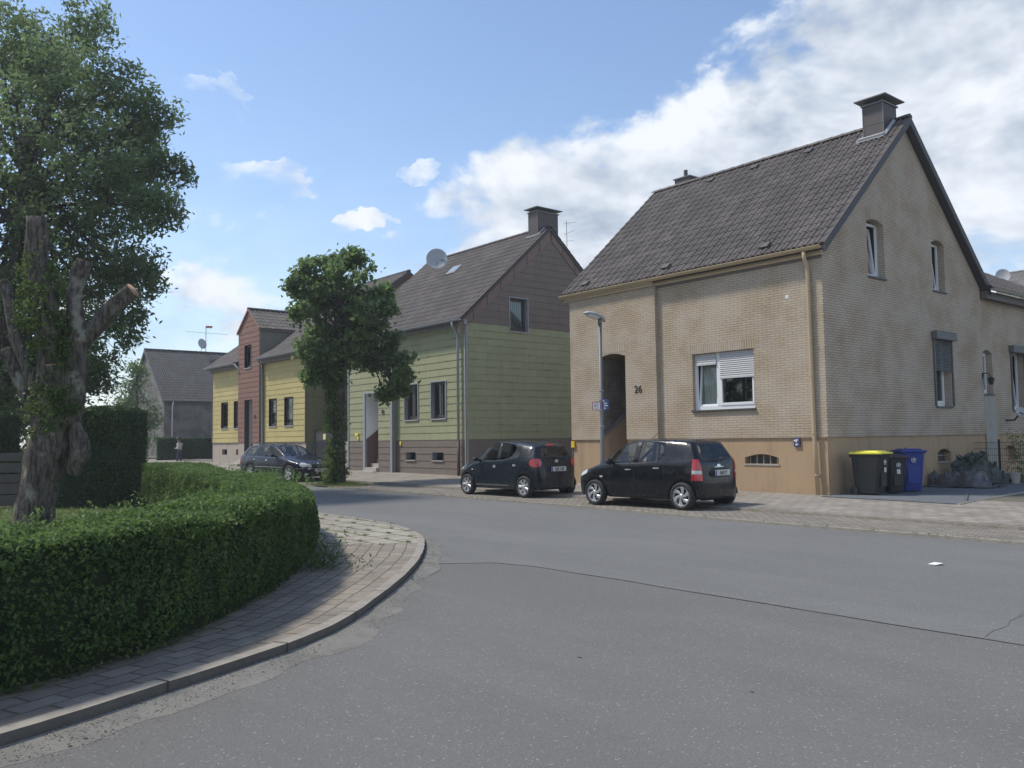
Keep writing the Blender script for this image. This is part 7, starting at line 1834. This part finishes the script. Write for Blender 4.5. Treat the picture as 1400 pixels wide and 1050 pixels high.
tree('garden_shrub', 'dense dark shrubbery closing the garden behind the wooden fence', (-38, 2, 0), [(-38, 2, 0), (-38, 2, 1), (-38, 2, 2), (-38, 2, 3)], bl, 40, 18, .35, .25, M_['walnut'], M_['bark'], 31, tr=.15, twigs=False, cat='shrub')

# leaf mass added out of view on the near left to darken the window reflections
tbp = []
for _ in range(420):
    k = random.random(); tbp.append((-38+18*k+random.gauss(0, 2), -5-7*k+random.gauss(0, 2), .5+8.5*random.random()**.8))
tbp = clusters(tbp, 14, .5); o = leaves('reflection_foliage', tbp, None, .55, M_['walnut'], aspect=.7); o['kind'] = 'stuff'
# ------------------------------------------------------------ small plants
def plant(name, label, pts, per, spread, size, mat, aspect=.4, cat='plant', group=None, droop=-.6):
    c = pts[0]; t = thing(name, label, cat, (c[0], c[1], .1), 0, group); p_ = clusters(pts, per, spread); p_[:, 2] = np.maximum(p_[:, 2], .1)
    leaves('leaf', p_, None, size, mat, t, aspect=aspect, droop=droop); m = MB()
    for c in pts[:10]: m.tube([(c[0], c[1], .08), (c[0]+.02, c[1], c[2])], .0025, 3)
    m.build('stem', M_['ivy'], t, fixn=False); return t
wp = [(-9.15+random.gauss(0, .22), 4.62+random.gauss(0, .16), .12+abs(random.gauss(0, .13))) for _ in range(46)]
plant('weed', 'tuft of tall green weeds at the foot of the low hedge, on the pavers', wp, 16, .05, .05, M_['ivy'], .3)
wp = [(-10.3+random.gauss(0, .18), 5.15+random.gauss(0, .12), .12+abs(random.gauss(0, .10))) for _ in range(24)]
plant('weed', 'smaller tuft of weeds at the hedge end, further along the pavers', wp, 14, .05, .05, M_['ivy'], .3)
plant('garden_plant', 'leafy sapling with thin stem growing in the bed beside the mesh fence', [(-9.9+random.gauss(0, .12), 27.2+random.gauss(0, .12), .2+k*.04) for k in range(34)], 14, .09, .07, M_['sapling'], .5)
plant('garden_plant', 'low bushy green plants at the right end of the mesh fence', [(-8.2+random.uniform(0, 1.6), 27.3+random.gauss(0, .15), .1+random.random()*.45) for _ in range(50)], 22, .10, .08, M_['sapling'], .5)
plant('weed', 'small flowering weed at the edge of the paved drive', [(-8.0, 19.0+.02*k, .13+.02*k) for k in range(8)], 8, .03, .025, M_['sapling'], .4)
def tufts(name, gen, n, blades, h, mat, kind='stuff', label=None):
    P = []; V_ = np.zeros((n*blades, 3, 3)); k = 0
    for i in range(n):
        x, y, z = gen()
        for b in range(blades):
            a = rng.random()*6.28; l = h*(.5+rng.random()); bx, by = x+rng.normal()*.02, y+rng.normal()*.02; w = .0035
            V_[k] = ((bx-w*math.sin(a), by+w*math.cos(a), z), (bx+w*math.sin(a), by-w*math.cos(a), z), (bx+math.cos(a)*l*.45, by+math.sin(a)*l*.45, z+l)); k += 1
    me = bpy.data.meshes.new(name); me.vertices.add(k*3); me.vertices.foreach_set('co', V_[:k].ravel()); me.loops.add(k*3); me.polygons.add(k)
    me.loops.foreach_set('vertex_index', np.arange(k*3)); me.polygons.foreach_set('loop_start', np.arange(k)*3)
    at = me.attributes.new('rnd', 'FLOAT', 'POINT'); at.data.foreach_set('value', np.repeat(rng.random(k), 3)); me.materials.append(mat); me.update()
    o = bpy.data.objects.new(name, me); COL.objects.link(o); o['kind'] = kind
    if label: o['label'] = label; o['category'] = 'grass'
    return o
def g_lawn():
    while True:
        x, y = -7.5-16*random.random(), -2+8.5*random.random()
        hx = np.interp(-x, [-p.x for p in HP], [p.y for p in HP])
        if y < hx-.9: return x, y, .115
tufts('grass', g_lawn, 9000, 8, .055, M_['grass_leaf'])
def g_joint():
    i = random.randrange(ks, ks+26); a, b = kin[i], ins[i]; p = a.lerp(b, random.random()**1.3); return round((p.x)/.62)*.62+random.gauss(0, .02), round(p.y/.42)*.42+random.gauss(0, .015), .10
tufts('joint_weeds', g_joint, 420, 5, .025, M_['grass_leaf'])
def g_kerb():
    i = random.randrange(4, 90); p = KERB[i]; return p.x+random.gauss(0, .02)+.03, p.y-random.random()*.03, .006
tufts('kerb_weeds', g_kerb, 260, 4, .025, M_['grass_leaf'])
def g_far():
    x = random.uniform(-34, -1); return x, (pav_y0(x)-.12 if random.random() < .5 else float(np.interp(x, [-34, -14, -10, 0], [13.72, 13.42, 13.1, 12.95]))+.02)+random.gauss(0, .03), .045
tufts('street_weeds', g_far, 520, 5, .035, M_['grass_leaf'])
def g_tree():
    a = random.random()*6.28; r_ = abs(random.gauss(0, .5)); return Lx+math.cos(a)*(r_+.1)*1.5, Ly+math.sin(a)*(r_+.1)*.8, .05
tufts('tree_pit_grass', g_tree, 900, 6, .10, M_['grass_leaf'])
pit = MB(); pit.prism([(Lx+1.5*math.cos(t)+.1*math.sin(3*t), Ly+.75*math.sin(t)) for t in [2*math.pi*k/20 for k in range(20)]], .03, .062); tag(pit.build('tree_pit', M_['soil']), kind='structure')
# clover and daisies in the lawn
dz = []
for i in range(420):
    x, y, z = g_lawn(); dz.append((x, y, z+.06+.02*random.random()))
o = leaves('daisies', np.array(dz), np.tile([0, 0, 1.], (len(dz), 1)), .028, M_['white'], aspect=1., spread=.2); o['kind'] = 'stuff'
# fallen leaves and crumbs along the hedge foot and gutter
dd = []
for i in range(900):
    j = random.randrange(10, 88); p = KERB[j]; q_ = ins[j]
    if i % 3: f = random.gauss(.42, .05); pp = p.lerp(q_, max(.05, f)); dd.append((pp.x, pp.y, .108))
    else: dd.append((p.x+random.random()*.28, p.y-random.random()*.2, .016))
lm = leaf_mat('litter_leaf', (.05, .035, .02), (.22, .16, .08), .1, .8)
gr = []
for i in range(5200):
    j = random.randrange(6, 92); p = KERB[j]; t_ = (KERB[j+1]-KERB[j-1]).normalized(); n_ = Vector((t_.y, -t_.x)); d = abs(random.gauss(0, .16))
    q_ = p.lerp(KERB[j+1], random.random())+n_*d; gr.append((q_.x, q_.y, .05-.2*d if d < .21 else .007))
go_ = leaves('grit', np.array(gr), np.tile([0, 0, 1.], (len(gr), 1)), .010, leaf_mat('grit', (.10, .085, .06), (.34, .30, .23), 0., .9), aspect=.9, spread=.3, fold=.5); go_['kind'] = 'stuff'
o = leaves('fallen_leaves', np.array(dd), np.tile([0, 0, 1.], (len(dd), 1)), .022, lm, aspect=.7, spread=.15); o['kind'] = 'stuff'

# ------------------------------------------------------------ thin haze volume, added in place of lens veil to lift the darks
if HAZE:
    hz = MB(); hz.bb((-340, -340, -1.2), (340, 340, 24)); m, nt, b, o = mat_nodes('haze'); nt.nodes.remove(b)
    v = nt.nodes.new('ShaderNodeVolumePrincipled'); v.inputs['Color'].default_value = (.9, .94, 1, 1); v.inputs['Density'].default_value = HAZE; v.inputs['Anisotropy'].default_value = .2
    nt.links.new(v.outputs[0], o.inputs['Volume']); ho = hz.build('haze', m); ho['kind'] = 'stuff'
